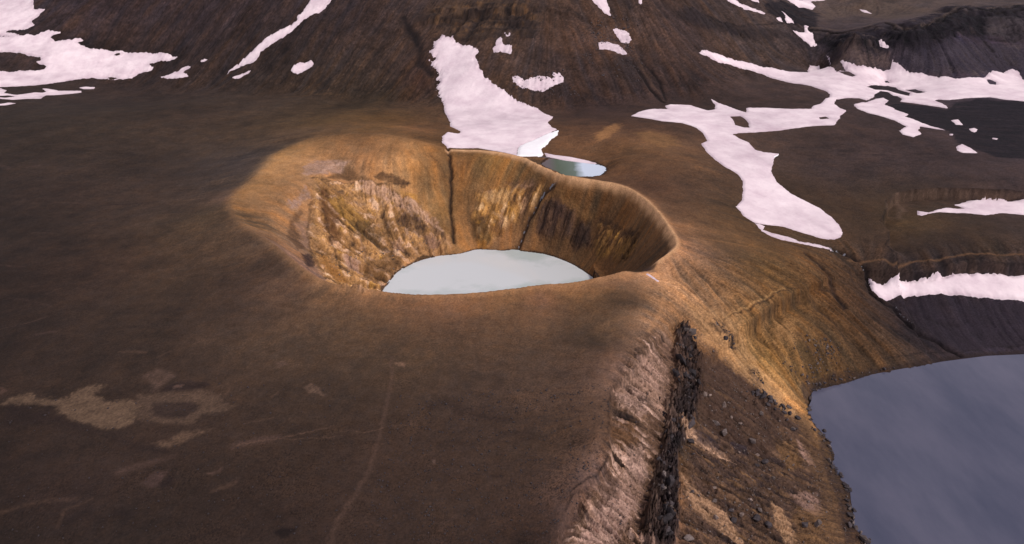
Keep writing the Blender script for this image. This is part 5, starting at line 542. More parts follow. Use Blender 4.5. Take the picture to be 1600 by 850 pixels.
# ---------------------------------------------------------------- the land: one height for every x, y
_ct = np.array(DATA['ctrl'], float)
_rim3 = np.array(DATA['rim'], float); RIM = catmull(_rim3[:, :2], 3)
CL = catmull(DATA['clake'], 2); CLZ = DATA['clake_z']; BL = np.array(DATA['blake'], float); BLZ = DATA['blake_z']
_bl_in = BL[1:-4:2]
_k = np.vstack([_ct, _rim3[::2], np.column_stack([_bl_in, np.full(len(_bl_in), BLZ)])])
_cu, _cv = to_uv(_k[:, 0], _k[:, 1])
def _tps(r2): return r2 * np.log(r2 + 1e-9)
_n = len(_k)
_A = np.zeros((_n + 3, _n + 3))
_A[:_n, :_n] = _tps((_cu[:, None] - _cu) ** 2 + (_cv[:, None] - _cv) ** 2) + np.eye(_n) * 2e-5
_P = np.column_stack([np.ones(_n), _cu, _cv]); _A[:_n, _n:] = _P; _A[_n:, :_n] = _P.T
_W = np.linalg.solve(_A, np.concatenate([_k[:, 2], np.zeros(3)]))
def tps_eval(u, v):
    sh = u.shape; u = u.ravel(); v = v.ravel(); out = np.empty(u.size)
    for s in range(0, u.size, 60000):
        a = u[s:s + 60000, None]; b = v[s:s + 60000, None]
        out[s:s + 60000] = _tps((a - _cu) ** 2 + (b - _cv) ** 2) @ _W[:_n] + _W[_n] + _W[_n + 1] * a[:, 0] + _W[_n + 2] * b[:, 0]
    return out.reshape(sh)
_TU = np.linspace(-0.95, 0.95, 560); _TV = np.linspace(math.log(120 / R0), math.log(1750 / R0), 700)
_tv, _tu = np.meshgrid(_TV, _TU, indexing='ij')
_tab = tps_eval(_tu, _tv)
def base_height(x, y):
    u, v = to_uv(x, y)
    fi = np.clip((v - _TV[0]) / (_TV[1] - _TV[0]), 0, len(_TV) - 1.001); fj = np.clip((u - _TU[0]) / (_TU[1] - _TU[0]), 0, len(_TU) - 1.001)
    i = fi.astype(int); j = fj.astype(int); a = fi - i; b = fj - j
    z = (_tab[i, j] * (1 - b) + _tab[i, j + 1] * b) * (1 - a) + (_tab[i + 1, j] * (1 - b) + _tab[i + 1, j + 1] * b) * a
    return z + np.clip(np.exp(v) * R0 - 1750, 0, 700) * 0.22
CC = RIM.mean(0)
POND = catmull(DATA['pond'], 3); PZ = DATA['pond_z']
def big_height(x, y, want=False):
    x = np.asarray(x, float); y = np.asarray(y, float)
    z = base_height(x, y); tin = np.zeros(x.shape); 
    m = (x > RIM[:, 0].min() - 70) & (x < RIM[:, 0].max() + 70) & (y > RIM[:, 1].min() - 70) & (y < RIM[:, 1].max() + 70)
    if m.any():
        xx, yy = x[m], y[m]
        ins = inside(xx, yy, RIM); dr = linedist(xx, yy, RIM, True)
        sl = sdpoly(xx, yy, CL)
        t = np.where(sl < 0, dr / (dr - sl + 1e-6), 1.0)
        ang = np.arctan2(yy - CC[1], xx - CC[0])
        wl = np.clip(np.cos(ang - math.radians(140)), 0, 1) ** 2.0
        tb = 0.05 + 0.26 * wl; pb = 0.05 + 0.13 * wl
        p = np.where(t < tb, pb * t / tb, pb + (1 - pb) * (t - tb) / (1 - tb))
        p = np.where(sl > 0, 1 + np.clip(sl, 0, 8) * 0.10, p)
        ex = 1.25 + 0.75 * np.clip(np.cos(ang - math.radians(215)), 0, 1) ** 2
        p = np.where(sl > 0, p, 1 - np.clip(1 - p, 0, 1) ** ex)
        zz = z[m]
        z[m] = np.where(ins, zz + (CLZ - zz) * p, zz)
        tin[m] = np.where(ins, np.maximum(t, 1e-3), 0)
        # the rim stands up a little as a rounded lip
        z[m] += 0.8 * np.exp(-(dr / 4.0) ** 2) * (1 - 0.9 * wl)
        z[m] -= 2.2 * wl * np.exp(-(dr / 16.0) ** 2)
    m = (x > 60) & (y < 520)
    if m.any():
        s = sdpoly(x[m], y[m], BL); zz = z[m]
        lim = BLZ - np.clip(s, 0, 30) * 0.35
        shore = BLZ + np.clip(-s, 0, 400) * 0.02
        z[m] = np.where(s > 0, np.minimum(zz, lim) * sstep(0, 6, s) + (1 - sstep(0, 6, s)) * lim, np.maximum(zz, shore))
    m = (x > POND[:, 0].min() - 25) & (x < POND[:, 0].max() + 25) & (y > POND[:, 1].min() - 25) & (y < POND[:, 1].max() + 25)
    if m.any():
        s = sdpoly(x[m], y[m], POND); zz = z[m]; out = tin[m] == 0
        z[m] = np.where(~out, zz, np.where(s > 0, PZ - np.clip(s, 0, 10) * 0.15, np.clip(zz, PZ + np.clip(-s, 0, 25) * 0.03, PZ + 0.05 + np.clip(-s, 0, 25) * 0.40)))
    return (z, tin) if want else z

# ---------------------------------------------------------------- the sheet of points: a fan round the spot below the camera
def _rows():
    r = list(np.geomspace(15, 135, 14)); q = 138.0
    while q < 1600:
        k = 0.66 if q < 330 else 0.52 if q < 400 else 0.37 if q < 590 else 0.55
        r.append(q); q += min((q * q + CAM_H * CAM_H) / CAM_H * 0.00146 * k, 1.6 if q < 1130 else 2.6)
    r += list(np.geomspace(q, 6000, 40))
    return np.array(r)
GR = _rows()
_f = np.arange(-0.85, 0.8501, 0.0016); _e = 0.85 + np.cumsum(np.geomspace(0.003, 0.11, 22))
GU = np.concatenate([-_e[::-1], _f, _e])
NR, NA = len(GR), len(GU)
GV = np.log(GR / R0)
U, V = np.meshgrid(GU, GV); Rr = np.exp(V) * R0
X = np.sin(U) * Rr; Y = np.cos(U) * Rr
Zb, TIN = big_height(X, Y, True)
PXW = Rr * 0.00146                      # metres that one picture pixel spans across
print('grid', NR, NA, NR * NA, time.time() - T0)
BOX = {}
def region(uv, pad):                    # slice of the fan that holds the given uv points
    i0 = np.searchsorted(GV, uv[:, 1].min() - pad); i1 = np.searchsorted(GV, uv[:, 1].max() + pad)
    j0 = np.searchsorted(GU, uv[:, 0].min() - pad); j1 = np.searchsorted(GU, uv[:, 0].max() + pad)
    return np.s_[max(i0, 0):min(i1 + 1, NR), max(j0, 0):min(j1 + 1, NA)]
PX = 1 / 1067.0                         # one photograph pixel as an angle
# shared noise fields (world metres; wavelengths grow with distance through the log-polar ones)
N_big = fbm(X, Y, 90, 4, seed=1); N_mid = fbm(X, Y, 22, 4, seed=2); N_small = fbm(X, Y, 4.5, 3, seed=3)
NU1 = fbm(U, V, 22 * PX, 4, 0.6, seed=4); NU2 = fbm(U, V, 22 * PX, 4, 0.6, seed=5)
NF = fbm(U, V, 5 * PX, 2, 0.6, seed=6)
print('noise', time.time() - T0)

# streaks that run down the fall line of the land
def fallline():
    dv = np.gradient(GV)[:, None]; du = np.gradient(GU)[None, :]
    def blur(a, n):
        for _ in range(n):
            a = (a + np.roll(a, 1, 0) + np.roll(a, -1, 0) + np.roll(a, 1, 1) + np.roll(a, -1, 1)) / 5
        return a
    zz = blur(Zb, 6)
    gv = np.gradient(zz, axis=0) / dv; gu = np.gradient(zz, axis=1) / du
    g = np.hypot(gu, gv) + 1e-6
    ds = 0.0016
    return (ds * gv / g / dv).astype(np.float32), (ds * gu / g / du).astype(np.float32), g / Rr
DI, DJ, SLOPE = fallline()
def lic(scale, step, n, seed):
    rs = np.random.RandomState(seed)
    h, wd = int(NR / scale) + 3, int(NA / scale) + 3
    t = rs.rand(h, wd).astype(np.float32)
    if scale > 1.01:
        ii = np.minimum(np.arange(NR) / scale, h - 2); jj = np.minimum(np.arange(NA) / scale, wd - 2)
        a = ii.astype(int); b = jj.astype(int); fa = (ii - a)[:, None].astype(np.float32); fb = (jj - b)[None, :].astype(np.float32)
        t = (t[a][:, b] * (1 - fb) + t[a][:, b + 1] * fb) * (1 - fa) + (t[a + 1][:, b] * (1 - fb) + t[a + 1][:, b + 1] * fb) * fa
    t = np.ascontiguousarray(t[:NR, :NA]); acc = t.copy(); t = t.ravel(); dif = DI.ravel(); djf = DJ.ravel()
    i0, j0 = np.meshgrid(np.arange(NR, dtype=np.float32), np.arange(NA, dtype=np.float32), indexing='ij')
    for sg in (1, -1):
        pi, pj = i0.copy(), j0.copy()
        k = (pi.astype(np.int32) * NA + pj.astype(np.int32))
        for _ in range(n):
            pi += sg * step * dif[k]; pj += sg * step * djf[k]
            np.clip(pi, 0, NR - 1, pi); np.clip(pj, 0, NA - 1, pj)
            k = (pi + 0.5).astype(np.int32); np.clip(k, 0, NR - 1, k); kj = (pj + 0.5).astype(np.int32); np.clip(kj, 0, NA - 1, kj)
            k = k * NA + kj
            acc += t[k]
    acc -= acc.mean(); acc /= acc.std() + 1e-9
    return acc
L1 = lic(1.0, 1.2, 11, 21); L2 = lic(4.0, 2.5, 13, 22); L3 = lic(11.0, 5.0, 13, 23)
def smear(f, step, n):                   # a field dragged along the fall line
    acc = f.astype(np.float32).copy(); t = acc.ravel().copy(); dif = DI.ravel(); djf = DJ.ravel()
    i0, j0 = np.meshgrid(np.arange(NR, dtype=np.float32), np.arange(NA, dtype=np.float32), indexing='ij')
    for sg in (1, -1):
        pi, pj = i0.copy(), j0.copy(); k = (pi.astype(np.int32) * NA + pj.astype(np.int32))
        for _ in range(n):
            pi += sg * step * dif[k]; pj += sg * step * djf[k]
            np.clip(pi, 0, NR - 1, pi); np.clip(pj, 0, NA - 1, pj)
            k = np.clip((pi + 0.5).astype(np.int32), 0, NR - 1) * NA + np.clip((pj + 0.5).astype(np.int32), 0, NA - 1)
            acc += t[k]
    return (acc / (acc.std() + 1e-9)).astype(np.float32)
SM1 = smear(fbm(U, V, 13 * PX, 3, 0.6, seed=91), 2.2, 9); SM2 = smear(fbm(U, V, 13 * PX, 3, 0.6, seed=92), 2.2, 9); SM3 = smear(fbm(U, V, 26 * PX, 3, 0.6, seed=93), 3.5, 9)
print('lic', time.time() - T0)

# ---------------------------------------------------------------- relief on the large shape
Z = Zb.copy()
steep = sstep(0.06, 0.45, SLOPE)
calm = 1 - sstep(0.05, 0.2, TIN) * 0          # (the crater wall keeps its own relief below)
hillm = sstep(600, 800, Rr)
Z += (N_big * 1.0 + N_mid * 0.3) * (0.35 + 0.35 * hillm)
Z += N_small * 0.05 * (1 + 2 * hillm)
Z += 0.16 * fbm(X, Y, 2.6, 3, 0.6, seed=9) * (1 - sstep(260, 420, Rr))
far_hill = sstep(640, 780, Rr)
RD = np.full(X.shape, 99.0)            # metres to the crater rim
q = region(uvpoly(RIM), 0.08); RD[q] = linedist(X[q], Y[q], RIM, True)
streak = (0.25 + 0.75 * sstep(1.0, 14, RD))
streak *= np.where(TIN > 0, 0.45, 1.0)
Z += streak * steep * PXW * (0.24 * L1 + (0.40 - 0.15 * far_hill) * L2 + (0.50 - 0.10 * far_hill) * L3)
Z += far_hill * sstep(0.14, 0.45, SLOPE) * (1.9 * fbm(X, Y, 46, 5, 0.55, seed=8, ridged=True) + 0.7 * N_mid)
# rills and ribs cut into the scarp and the crater wall
_ruv = uvpoly(DATA['ridge'][0]['p']); RG = np.zeros(X.shape, np.float32); q = region(_ruv, 0.06)
RG[q] = sstep(-12 * PX, 22 * PX, sdpoly(U[q] + NU1[q] * 10 * PX, V[q] + NU2[q] * 10 * PX, _ruv)) * sstep(0.08, 0.3, SLOPE[q])
RILL = (1 - 1.25 * np.abs(SM1)) * 0.42 + (1 - 1.25 * np.abs(SM3)) * 0.58
RG *= 1 - 0.55 * sstep(255, 330, Rr)
Z += RG * (1.5 + 0.9 * NU2) * RILL * np.clip(0.45 / PXW, 0.45, 1.1) * sstep(BLZ, BLZ + 6, Z)
Z += far_hill * sstep(0.14, 0.4, SLOPE) * 0.8 * RILL * (0.6 + 0.7 * N_big)
Z += np.where(TIN > 0, 0.7, 0) * RILL * sstep(0.05, 0.3, TIN) * (1 - TIN)
water = np.zeros(X.shape)
for s in DATA['scarp']:
    uv = uvpoly(s['p']); q = region(uv, 7 * s['f'] / (R0 * math.exp(uv[:, 1].min())))
    wob = NU1[q] * 5 * PX
    d, sd = linedist(U[q] + wob, V[q] + NU2[q] * 5 * PX, uv, side=True)
    m = d * Rr[q] * sd; a = s['d']                   # metres, + on the left of the walking direction
    prof = np.where(m < 0, -np.exp(m / s['f']), 0) * sstep(0, s['w'], -m)
    up = np.where(m >= 0, np.exp(-m / s['f']), 1) * 0.25 * np.where(m >= 0, 1, np.exp(m / 2))
    endt = np.minimum(np.hypot(U[q] - uv[0, 0], V[q] - uv[0, 1]), np.hypot(U[q] - uv[-1, 0], V[q] - uv[-1, 1]))
    Z[q] += a * (prof * sstep(0, 25 * PX, endt) + up * 0.5 * sstep(0, 25 * PX, endt))
CRACK = np.zeros(X.shape, np.float32)
for s in DATA['trench']:
    uv = uvpoly(s['p']); q = region(uv, 0.05)
    d = linedist(U[q] + NU1[q] * 4 * PX, V[q] + NU2[q] * 4 * PX, uv) * Rr[q]
    g = np.exp(-(d / s['w']) ** 2)
    Z[q] -= s['d'] * g; CRACK[q] = np.maximum(CRACK[q], g * min(1, s['d'] / 2.0))

# ---------------------------------------------------------------- soil and rock colours (linear, some with shade painted in)
def lin(c):
    c = np.asarray(c, float) / 255.0
    return np.where(c <= 0.04045, c / 12.92, ((c + 0.055) / 1.055) ** 2.4)
GAIN = np.array([0.85, 0.83, 0.85], np.float32)
_cc = np.array(DATA['cols'], float)
_isin = inside(_cc[:, 0], _cc[:, 1], RIM)
_st = 3                                                  # on every third point, then filled in
_ii = np.r_[np.arange(0, NR, _st), NR - 1]; _jj = np.r_[np.arange(0, NA, _st), NA - 1]
def soil(sel):
    c = _cc[sel]; c3 = np.log(lin(c[:, 2:5])); u0, v0 = to_uv(c[:, 0], c[:, 1])
    wgt = np.linalg.solve(np.hypot(u0[:, None] - u0, v0[:, None] - v0) + np.eye(len(u0)) * 0.01, c3 - c3.mean(0))
    uu = np.clip(U[np.ix_(_ii, _jj)], -0.95, 0.95) + (NU1 * 9 * PX)[np.ix_(_ii, _jj)]
    vv = np.clip(V[np.ix_(_ii, _jj)], math.log(125 / R0), math.log(1750 / R0)) + (NU2 * 9 * PX)[np.ix_(_ii, _jj)]
    sh = uu.shape; uu = uu.ravel(); vv = vv.ravel(); o = np.empty((uu.size, 3), np.float32)
    for s in range(0, uu.size, 60000):
        o[s:s + 60000] = np.hypot(uu[s:s + 60000, None] - u0, vv[s:s + 60000, None] - v0) @ wgt
    o = o.reshape(sh + (3,)) + c3.mean(0)
    C = np.empty((NR, NA, 3), np.float32)
    for k in range(3):
        t = np.stack([np.interp(np.arange(NA), _jj, row) for row in o[:, :, k]])
        f = np.interp(np.arange(NR), _ii, np.arange(len(_ii))); a = np.minimum(f.astype(int), len(_ii) - 2); f = (f - a)[:, None]
        C[:, :, k] = t[a] * (1 - f) + t[a + 1] * f
    return np.clip(np.exp(C), 0.004, 0.5)
C = soil(~_isin)
_thr = np.arctan2(Y - CC[1], X - CC[0]); _fw = 1.5 + 15 * np.clip(np.cos(_thr - math.radians(118)), 0, 1) ** 1.5
_m = sstep(-_fw, _fw * 0.6, np.where(TIN > 0, RD, -RD))[..., None]
C = np.exp(np.log(C) * (1 - _m) + np.log(soil(_isin)) * _m)
print('soil', time.time() - T0)
# mottling, streaks, ash drifts
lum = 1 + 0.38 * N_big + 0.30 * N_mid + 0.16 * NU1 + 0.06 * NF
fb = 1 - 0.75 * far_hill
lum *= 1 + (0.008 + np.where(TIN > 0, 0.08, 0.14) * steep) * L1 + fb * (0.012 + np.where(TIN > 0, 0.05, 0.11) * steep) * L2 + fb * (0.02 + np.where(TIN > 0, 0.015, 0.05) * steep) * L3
# wind-laid ash streaks on the plain and dark cinder specks in front
wind = fbm(X * 0.16 + 3 * N_mid, Y + 0.25 * X + 5 * N_big, 5.5, 4, 0.6, seed=71)
flat = 1 - steep
lum *= 1 + 0.13 * wind * flat * (1 - 0.5 * hillm)
spk = fbm(U, V, 3.4 * PX, 2, 0.6, seed=73); field = sstep(-0.15, 0.35, N_mid + 0.6 * NU1)
front = 1 - sstep(215, 330, Rr)
lum *= 1 - 0.60 * sstep(0.02, 0.40, spk) * field * front * (X < 40)
lum *= 1 + np.where(TIN > 0, 0.08, 0.16) * spk
lum *= 1 + far_hill * (0.30 * fbm(U + 0.7 * V, V * 0.7, 12 * PX, 5, 0.66, seed=77) + 0.14 * fbm(U, V, 3 * PX, 2, seed=78))
lum *= 1 + np.where(TIN > 0, 0.04, 0.07 + 0.05 * steep) * np.random.RandomState(9).normal(size=X.shape)
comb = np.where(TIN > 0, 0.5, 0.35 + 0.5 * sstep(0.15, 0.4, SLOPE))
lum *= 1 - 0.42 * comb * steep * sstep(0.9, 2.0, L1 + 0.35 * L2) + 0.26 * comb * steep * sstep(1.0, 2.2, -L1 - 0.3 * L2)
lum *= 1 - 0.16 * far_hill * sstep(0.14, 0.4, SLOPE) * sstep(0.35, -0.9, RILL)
lum *= 1 - 0.34 * RG * sstep(0.35, -0.9, RILL) + 0.16 * RG * sstep(0.1, 0.9, RILL)  # rills darkened and ribs lightened in colour, shading painted along the relief
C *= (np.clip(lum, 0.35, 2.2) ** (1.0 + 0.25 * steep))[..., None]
warmth = 0.09 * NU2 + 0.05 * N_mid + 0.05 * L2 * steep
C *= np.stack([1 + warmth, 1 + 0 * warmth, 1 - 1.6 * warmth], -1)
def blend(q, m, col): C[q] = C[q] * (1 - m[..., None]) + np.asarray(col) * m[..., None]
for s in DATA['zone']:
    uv = uvpoly(s['p']); q = region(uv, (s['f'] + 3 * s['w']) * PX)
    d = sdpoly(U[q] + NU1[q] * s['w'] * 1.3 * PX, V[q] + NU2[q] * s['w'] * 1.3 * PX, uv) + NF[q] * s['w'] * 0.5 * PX
    d = d + fbm(U[q], V[q], 7 * PX, 3, 0.6, seed=75) * s['w'] * 0.8 * PX
    m = sstep(-s['f'] * PX * 0.8, s['f'] * PX * 1.3, d) * s['o'] * np.clip(0.85 + 0.35 * wind[q] + 0.25 * NF[q], 0.25, 1.0)
    st = s.get('s', 0)
    if st: m *= (1 - st) + st * sstep(-0.9, 0.7, L2[q] * 0.8 + L1[q] * 0.5 + NF[q])
    v = 1 + 0.14 * NU1[q] + 0.08 * L1[q] + 0.12 * NF[q]
    blend(q, m, lin(s['c'])[None, None, :] * (1.08 if s['c'][0] > 70 and s['p'][0][0] < 0 and s['p'][0][1] < 330 else 1.0) * np.clip(v, 0.4, 1.8)[..., None])

# ---------------------------------------------------------------- bare rock: broken faces, ribs and ledges
PAL = dict(scarp=[(104, 80, 62), (86, 65, 50), (180, 150, 132), (56, 45, 43), (42, 35, 37), (152, 120, 100), (108, 82, 62)],
           slope=[(80, 61, 49), (70, 54, 46), (104, 80, 61), (54, 44, 44), (50, 41, 42), (112, 84, 56), (88, 68, 56)],
           talus=[(62, 54, 60), (56, 48, 53), (76, 66, 66), (48, 42, 50), (50, 44, 52), (70, 60, 58), (60, 52, 58)],
           crater=[(170, 128, 80), (138, 101, 60), (196, 160, 128), (98, 75, 54), (60, 47, 40), (176, 132, 58), (160, 130, 106)],
           gold=[(164, 120, 64), (118, 82, 46), (194, 156, 110), (88, 64, 46), (66, 50, 40), (172, 122, 48), (146, 112, 84)],
           gold2=[(112, 80, 46), (92, 66, 42), (150, 110, 52), (70, 54, 44), (60, 46, 40), (104, 76, 46), (98, 72, 50)],
           dark=[(84, 62, 46), (70, 52, 44), (94, 70, 54), (58, 46, 42), (66, 52, 46), (88, 64, 44), (90, 70, 58)],
           basalt=[(46, 40, 42), (38, 33, 37), (74, 60, 54), (34, 29, 33), (60, 50, 50), (90, 70, 56), (52, 46, 52)],
           strata=[(76, 59, 46), (64, 50, 42), (92, 68, 46), (42, 35, 34), (34, 29, 30), (98, 70, 44), (74, 59, 50)],
           cliff=[(46, 40, 45), (36, 31, 38), (68, 58, 56), (30, 26, 34), (26, 23, 31), (60, 52, 54), (44, 38, 46)],
           cliff2=[(52, 44, 44), (62, 50, 44), (44, 37, 40), (40, 34, 38), (70, 58, 50), (58, 48, 46), (50, 42, 44)])
for s in DATA['rock']:
    uv = uvpoly(s['p']); pad = (s['f'] + 12) * PX; q = region(uv, pad)
    wr = 16 if s['pal'] == 'basalt' else 9
    d = sdpoly(U[q] + NU1[q] * wr * PX, V[q] + NU2[q] * wr * PX, uv) + (NF[q] * 5 * PX if s['pal'] == 'basalt' else 0)
    m = sstep(-s['f'] * PX * 0.6, s['f'] * PX * 1.2, d)
    u, v, r = U[q], V[q], Rr[q]
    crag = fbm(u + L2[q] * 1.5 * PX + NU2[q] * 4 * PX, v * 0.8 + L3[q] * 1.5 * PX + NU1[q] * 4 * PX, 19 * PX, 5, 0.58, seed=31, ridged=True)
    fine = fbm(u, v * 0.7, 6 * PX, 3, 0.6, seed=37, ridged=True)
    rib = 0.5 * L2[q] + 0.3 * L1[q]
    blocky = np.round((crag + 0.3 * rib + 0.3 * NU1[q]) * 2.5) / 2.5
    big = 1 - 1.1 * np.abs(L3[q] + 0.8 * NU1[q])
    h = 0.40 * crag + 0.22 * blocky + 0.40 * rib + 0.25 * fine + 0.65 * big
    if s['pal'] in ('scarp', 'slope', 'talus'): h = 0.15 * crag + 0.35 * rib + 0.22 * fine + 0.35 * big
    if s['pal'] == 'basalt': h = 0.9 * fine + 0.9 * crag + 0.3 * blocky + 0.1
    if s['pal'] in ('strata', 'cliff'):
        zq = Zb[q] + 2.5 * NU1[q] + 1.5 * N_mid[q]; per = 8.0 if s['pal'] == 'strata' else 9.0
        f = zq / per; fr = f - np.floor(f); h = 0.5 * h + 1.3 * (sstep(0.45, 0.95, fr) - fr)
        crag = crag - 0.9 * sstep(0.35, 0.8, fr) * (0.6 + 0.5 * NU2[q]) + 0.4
    Z[q] += m * s['a'] * 0.55 * h
    p = [lin(c) for c in PAL[s['pal']]]
    sm = 0.8 if s['pal'] in ('scarp', 'slope', 'talus') else 0.35 if s['pal'] in ('crater', 'gold', 'gold2', 'dark') else 0.25
    n1 = (1 - sm) * fbm(u, v, 34 * PX, 3, 0.6, seed=41) * 1.6 + sm * 0.42 * SM3[q]
    n2 = (1 - sm) * fbm(u, v, 15 * PX, 3, 0.6, seed=47) * 1.6 + sm * 0.42 * SM1[q] + 0.12 * L2[q]
    n3 = (1 - sm) * fbm(u, v, 24 * PX, 3, 0.55, seed=53) * 1.6 + sm * 0.42 * SM2[q] + 0.1 * L2[q]
    def mix(a, b, t): return a * (1 - t[..., None]) + b * t[..., None]
    one = np.ones(u.shape + (1,))
    col = mix(p[0] * one, p[1] * one, sstep(-0.35, 0.35, n1))
    col = mix(col, p[2] * one, sstep(0.15, 0.6, n2) * 0.9)
    col = mix(col, p[5] * one, sstep(0.38, 0.70, n3) * 0.8)
    col = mix(col, p[6] * one, sstep(0.30, 0.70, -n3) * 0.8)
    col = mix(col, p[3] * one, sstep(0.15, 0.60, -n2 + 0.2 * n1) * 0.9)
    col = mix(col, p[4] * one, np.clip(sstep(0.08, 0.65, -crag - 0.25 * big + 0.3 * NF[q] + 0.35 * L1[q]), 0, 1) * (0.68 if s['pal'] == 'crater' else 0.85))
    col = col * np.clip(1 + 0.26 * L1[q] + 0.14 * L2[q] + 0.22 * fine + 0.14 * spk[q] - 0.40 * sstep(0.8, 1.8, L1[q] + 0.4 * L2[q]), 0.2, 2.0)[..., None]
    mm = m * (0.92 if s['pal'] != 'strata' else 0.8)
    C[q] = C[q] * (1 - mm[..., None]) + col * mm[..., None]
    if s['pal'] == 'basalt': CRACK[q] *= (1 - m)
for s in DATA['tint']:
    uv = uvpoly(s['p']); q = region(uv, (s['f'] + 3 * s['w']) * PX)
    d = sdpoly(U[q] + NU1[q] * s['w'] * PX + L2[q] * 0.8 * PX, V[q] + NU2[q] * s['w'] * PX + L3[q] * 0.8 * PX, uv) + fbm(U[q], V[q], 6 * PX, 3, 0.6, seed=85) * s['w'] * 0.9 * PX
    m = sstep(-s['f'] * PX, s['f'] * PX, d) * s['o'] * np.clip(0.8 + 0.25 * L1[q] + 0.3 * NF[q], 0.15, 1)
    v = 1 + 0.16 * L1[q] + 0.15 * NF[q] + 0.12 * spk[q] - 0.25 * sstep(0.9, 1.9, L1[q] + 0.4 * L2[q])
    blend(q, m, lin(s['c'])[None, None, :] * np.clip(v, 0.3, 1.8)[..., None])
for s in DATA['track']:                # thin rills, drifts and cracks, and painted shade under bench and overhang
    uv = uvpoly(s['p']); q = region(uv, 0.03)
    d = linedist(U[q] + NU1[q] * 5 * PX, V[q] + NU2[q] * 5 * PX, uv) / PX
    m = np.exp(-(d / s['w']) ** 2) * s['o'] * np.clip(0.75 + 0.9 * NF[q] + 0.5 * NU2[q], 0, 1)
    blend(q, m, lin(s['c']) * np.ones(m.shape + (3,)))
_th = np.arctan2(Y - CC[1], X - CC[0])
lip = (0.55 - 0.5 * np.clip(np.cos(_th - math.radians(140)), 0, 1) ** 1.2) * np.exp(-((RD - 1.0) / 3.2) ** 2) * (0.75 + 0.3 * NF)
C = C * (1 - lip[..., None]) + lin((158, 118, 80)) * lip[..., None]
CRACK = CRACK * 0.86
C = C * (1 - CRACK[..., None]) + lin((32, 26, 27)) * CRACK[..., None]  # gully beds painted shadow-dark on top of their carved depth
# wet, dark margins of the three waters
for pts, wd in ((CL, 1.6), (BL, 2.2), (POND, 1.8)):
    uv = uvpoly(pts if len(pts) > 30 else pts); q = region(uv, 0.03)
    dd = linedist(X[q], Y[q], pts, True) + NF[q] * 1.0
    m = (1 - sstep(wd * 0.4, wd, dd)) * 0.75
    blend(q, m, lin((40, 33, 32)) * np.ones(m.shape + (3,)))
C = np.clip(C * GAIN, 0.004, 1); _l = (C @ np.array([0.3, 0.55, 0.15], np.float32))[..., None]
C = np.clip((_l + (C - _l) * 0.98) * (_l / 0.06) ** 0.15, 0.006, 0.7)
print('paint', time.time() - T0)

# ---------------------------------------------------------------- mesh makers
def normals():
    P = np.stack([X, Y, Z], -1); a = np.gradient(P, axis=1); b = np.gradient(P, axis=0)
    n = np.cross(a, b); n /= np.linalg.norm(n, axis=-1, keepdims=True) + 1e-12
    return n
def grid_mesh(name, cellmask, zz, mat, cols=None, nrm=None):
    """One mesh of the fan's cells where cellmask holds, at heights zz."""
    ci, cj = np.nonzero(cellmask)
    idx = ci * NA + cj
    f = np.stack([idx, idx + 1, idx + NA + 1, idx + NA], 1)
    used, inv = np.unique(f.ravel(), return_inverse=True)
    me = bpy.data.meshes.new(name)
    co = np.stack([X.ravel()[used], Y.ravel()[used], zz.ravel()[used]], 1).astype(np.float32)
    nf = len(f)
    me.vertices.add(len(used)); me.vertices.foreach_set('co', co.ravel())
    me.loops.add(nf * 4); me.loops.foreach_set('vertex_index', inv.astype(np.int32).ravel())
    me.polygons.add(nf); me.polygons.foreach_set('loop_start', np.arange(0, nf * 4, 4, dtype=np.int32))
    me.update(calc_edges=True)
    me.polygons.foreach_set('use_smooth', np.ones(nf, bool))
    if cols is not None:
        at = me.color_attributes.new('soil', 'FLOAT_COLOR', 'POINT')
        c = np.ones((len(used), 4), np.float32); c[:, :3] = cols.reshape(-1, 3)[used]
        at.data.foreach_set('color', c.ravel())
    if nrm is not None:
        me.normals_split_custom_set_from_vertices(nrm.reshape(-1, 3)[used].astype(np.float32))
    me.materials.append(mat)
    o = bpy.data.objects.new(name, me); COL.objects.link(o)
    return o

# ---------------------------------------------------------------- materials
def mat(name):
    m = bpy.data.materials.new(name); m.use_nodes = True
    n = m.node_tree.nodes; l = m.node_tree.links
    return m, n, l, n['Principled BSDF']
def ground_material(name, bump=1.0):
    m, n, l, b = mat(name)
    at = n.new('ShaderNodeAttribute'); at.attribute_name = 'soil'
    tc = n.new('ShaderNodeTexCoord')
    def noise(sc, det=4, rough=0.6):
        t = n.new('ShaderNodeTexNoise'); t.inputs['Scale'].default_value = sc; t.inputs['Detail'].default_value = det; t.inputs['Roughness'].default_value = rough
        l.new(tc.outputs['Object'], t.inputs['Vector']); return t
    fine = noise(1.1, 5, 0.7); mid = noise(0.22, 4, 0.65)
    def ramp(t, lo, hi, a=0.3, c=0.7):
        r = n.new('ShaderNodeMapRange'); r.inputs[1].default_value = a; r.inputs[2].default_value = c; r.inputs[3].default_value = lo; r.inputs[4].default_value = hi
        l.new(t.outputs[0], r.inputs[0]); return r
    a = ramp(fine, 0.68, 1.32); c = ramp(mid, 0.84, 1.16)
    mu = n.new('ShaderNodeMath'); mu.operation = 'MULTIPLY'; l.new(a.outputs[0], mu.inputs[0]); l.new(c.outputs[0], mu.inputs[1])
    vm = n.new('ShaderNodeVectorMath'); vm.operation = 'SCALE'; l.new(at.outputs['Color'], vm.inputs[0]); l.new(mu.outputs[0], vm.inputs['Scale'])
    l.new(vm.outputs[0], b.inputs['Base Color'])
    b.inputs['Roughness'].default_value = 0.95; b.inputs['Specular IOR Level'].default_value = 0.15
    bp = n.new('ShaderNodeBump'); bp.inputs['Strength'].default_value = 0.55 * bump; bp.inputs['Distance'].default_value = 0.6
    l.new(fine.outputs[0], bp.inputs['Height']); l.new(bp.outputs[0], b.inputs['Normal'])
    return m
M_ground = ground_material('ash_soil'); M_rock = ground_material('bare_rock', 1.3)
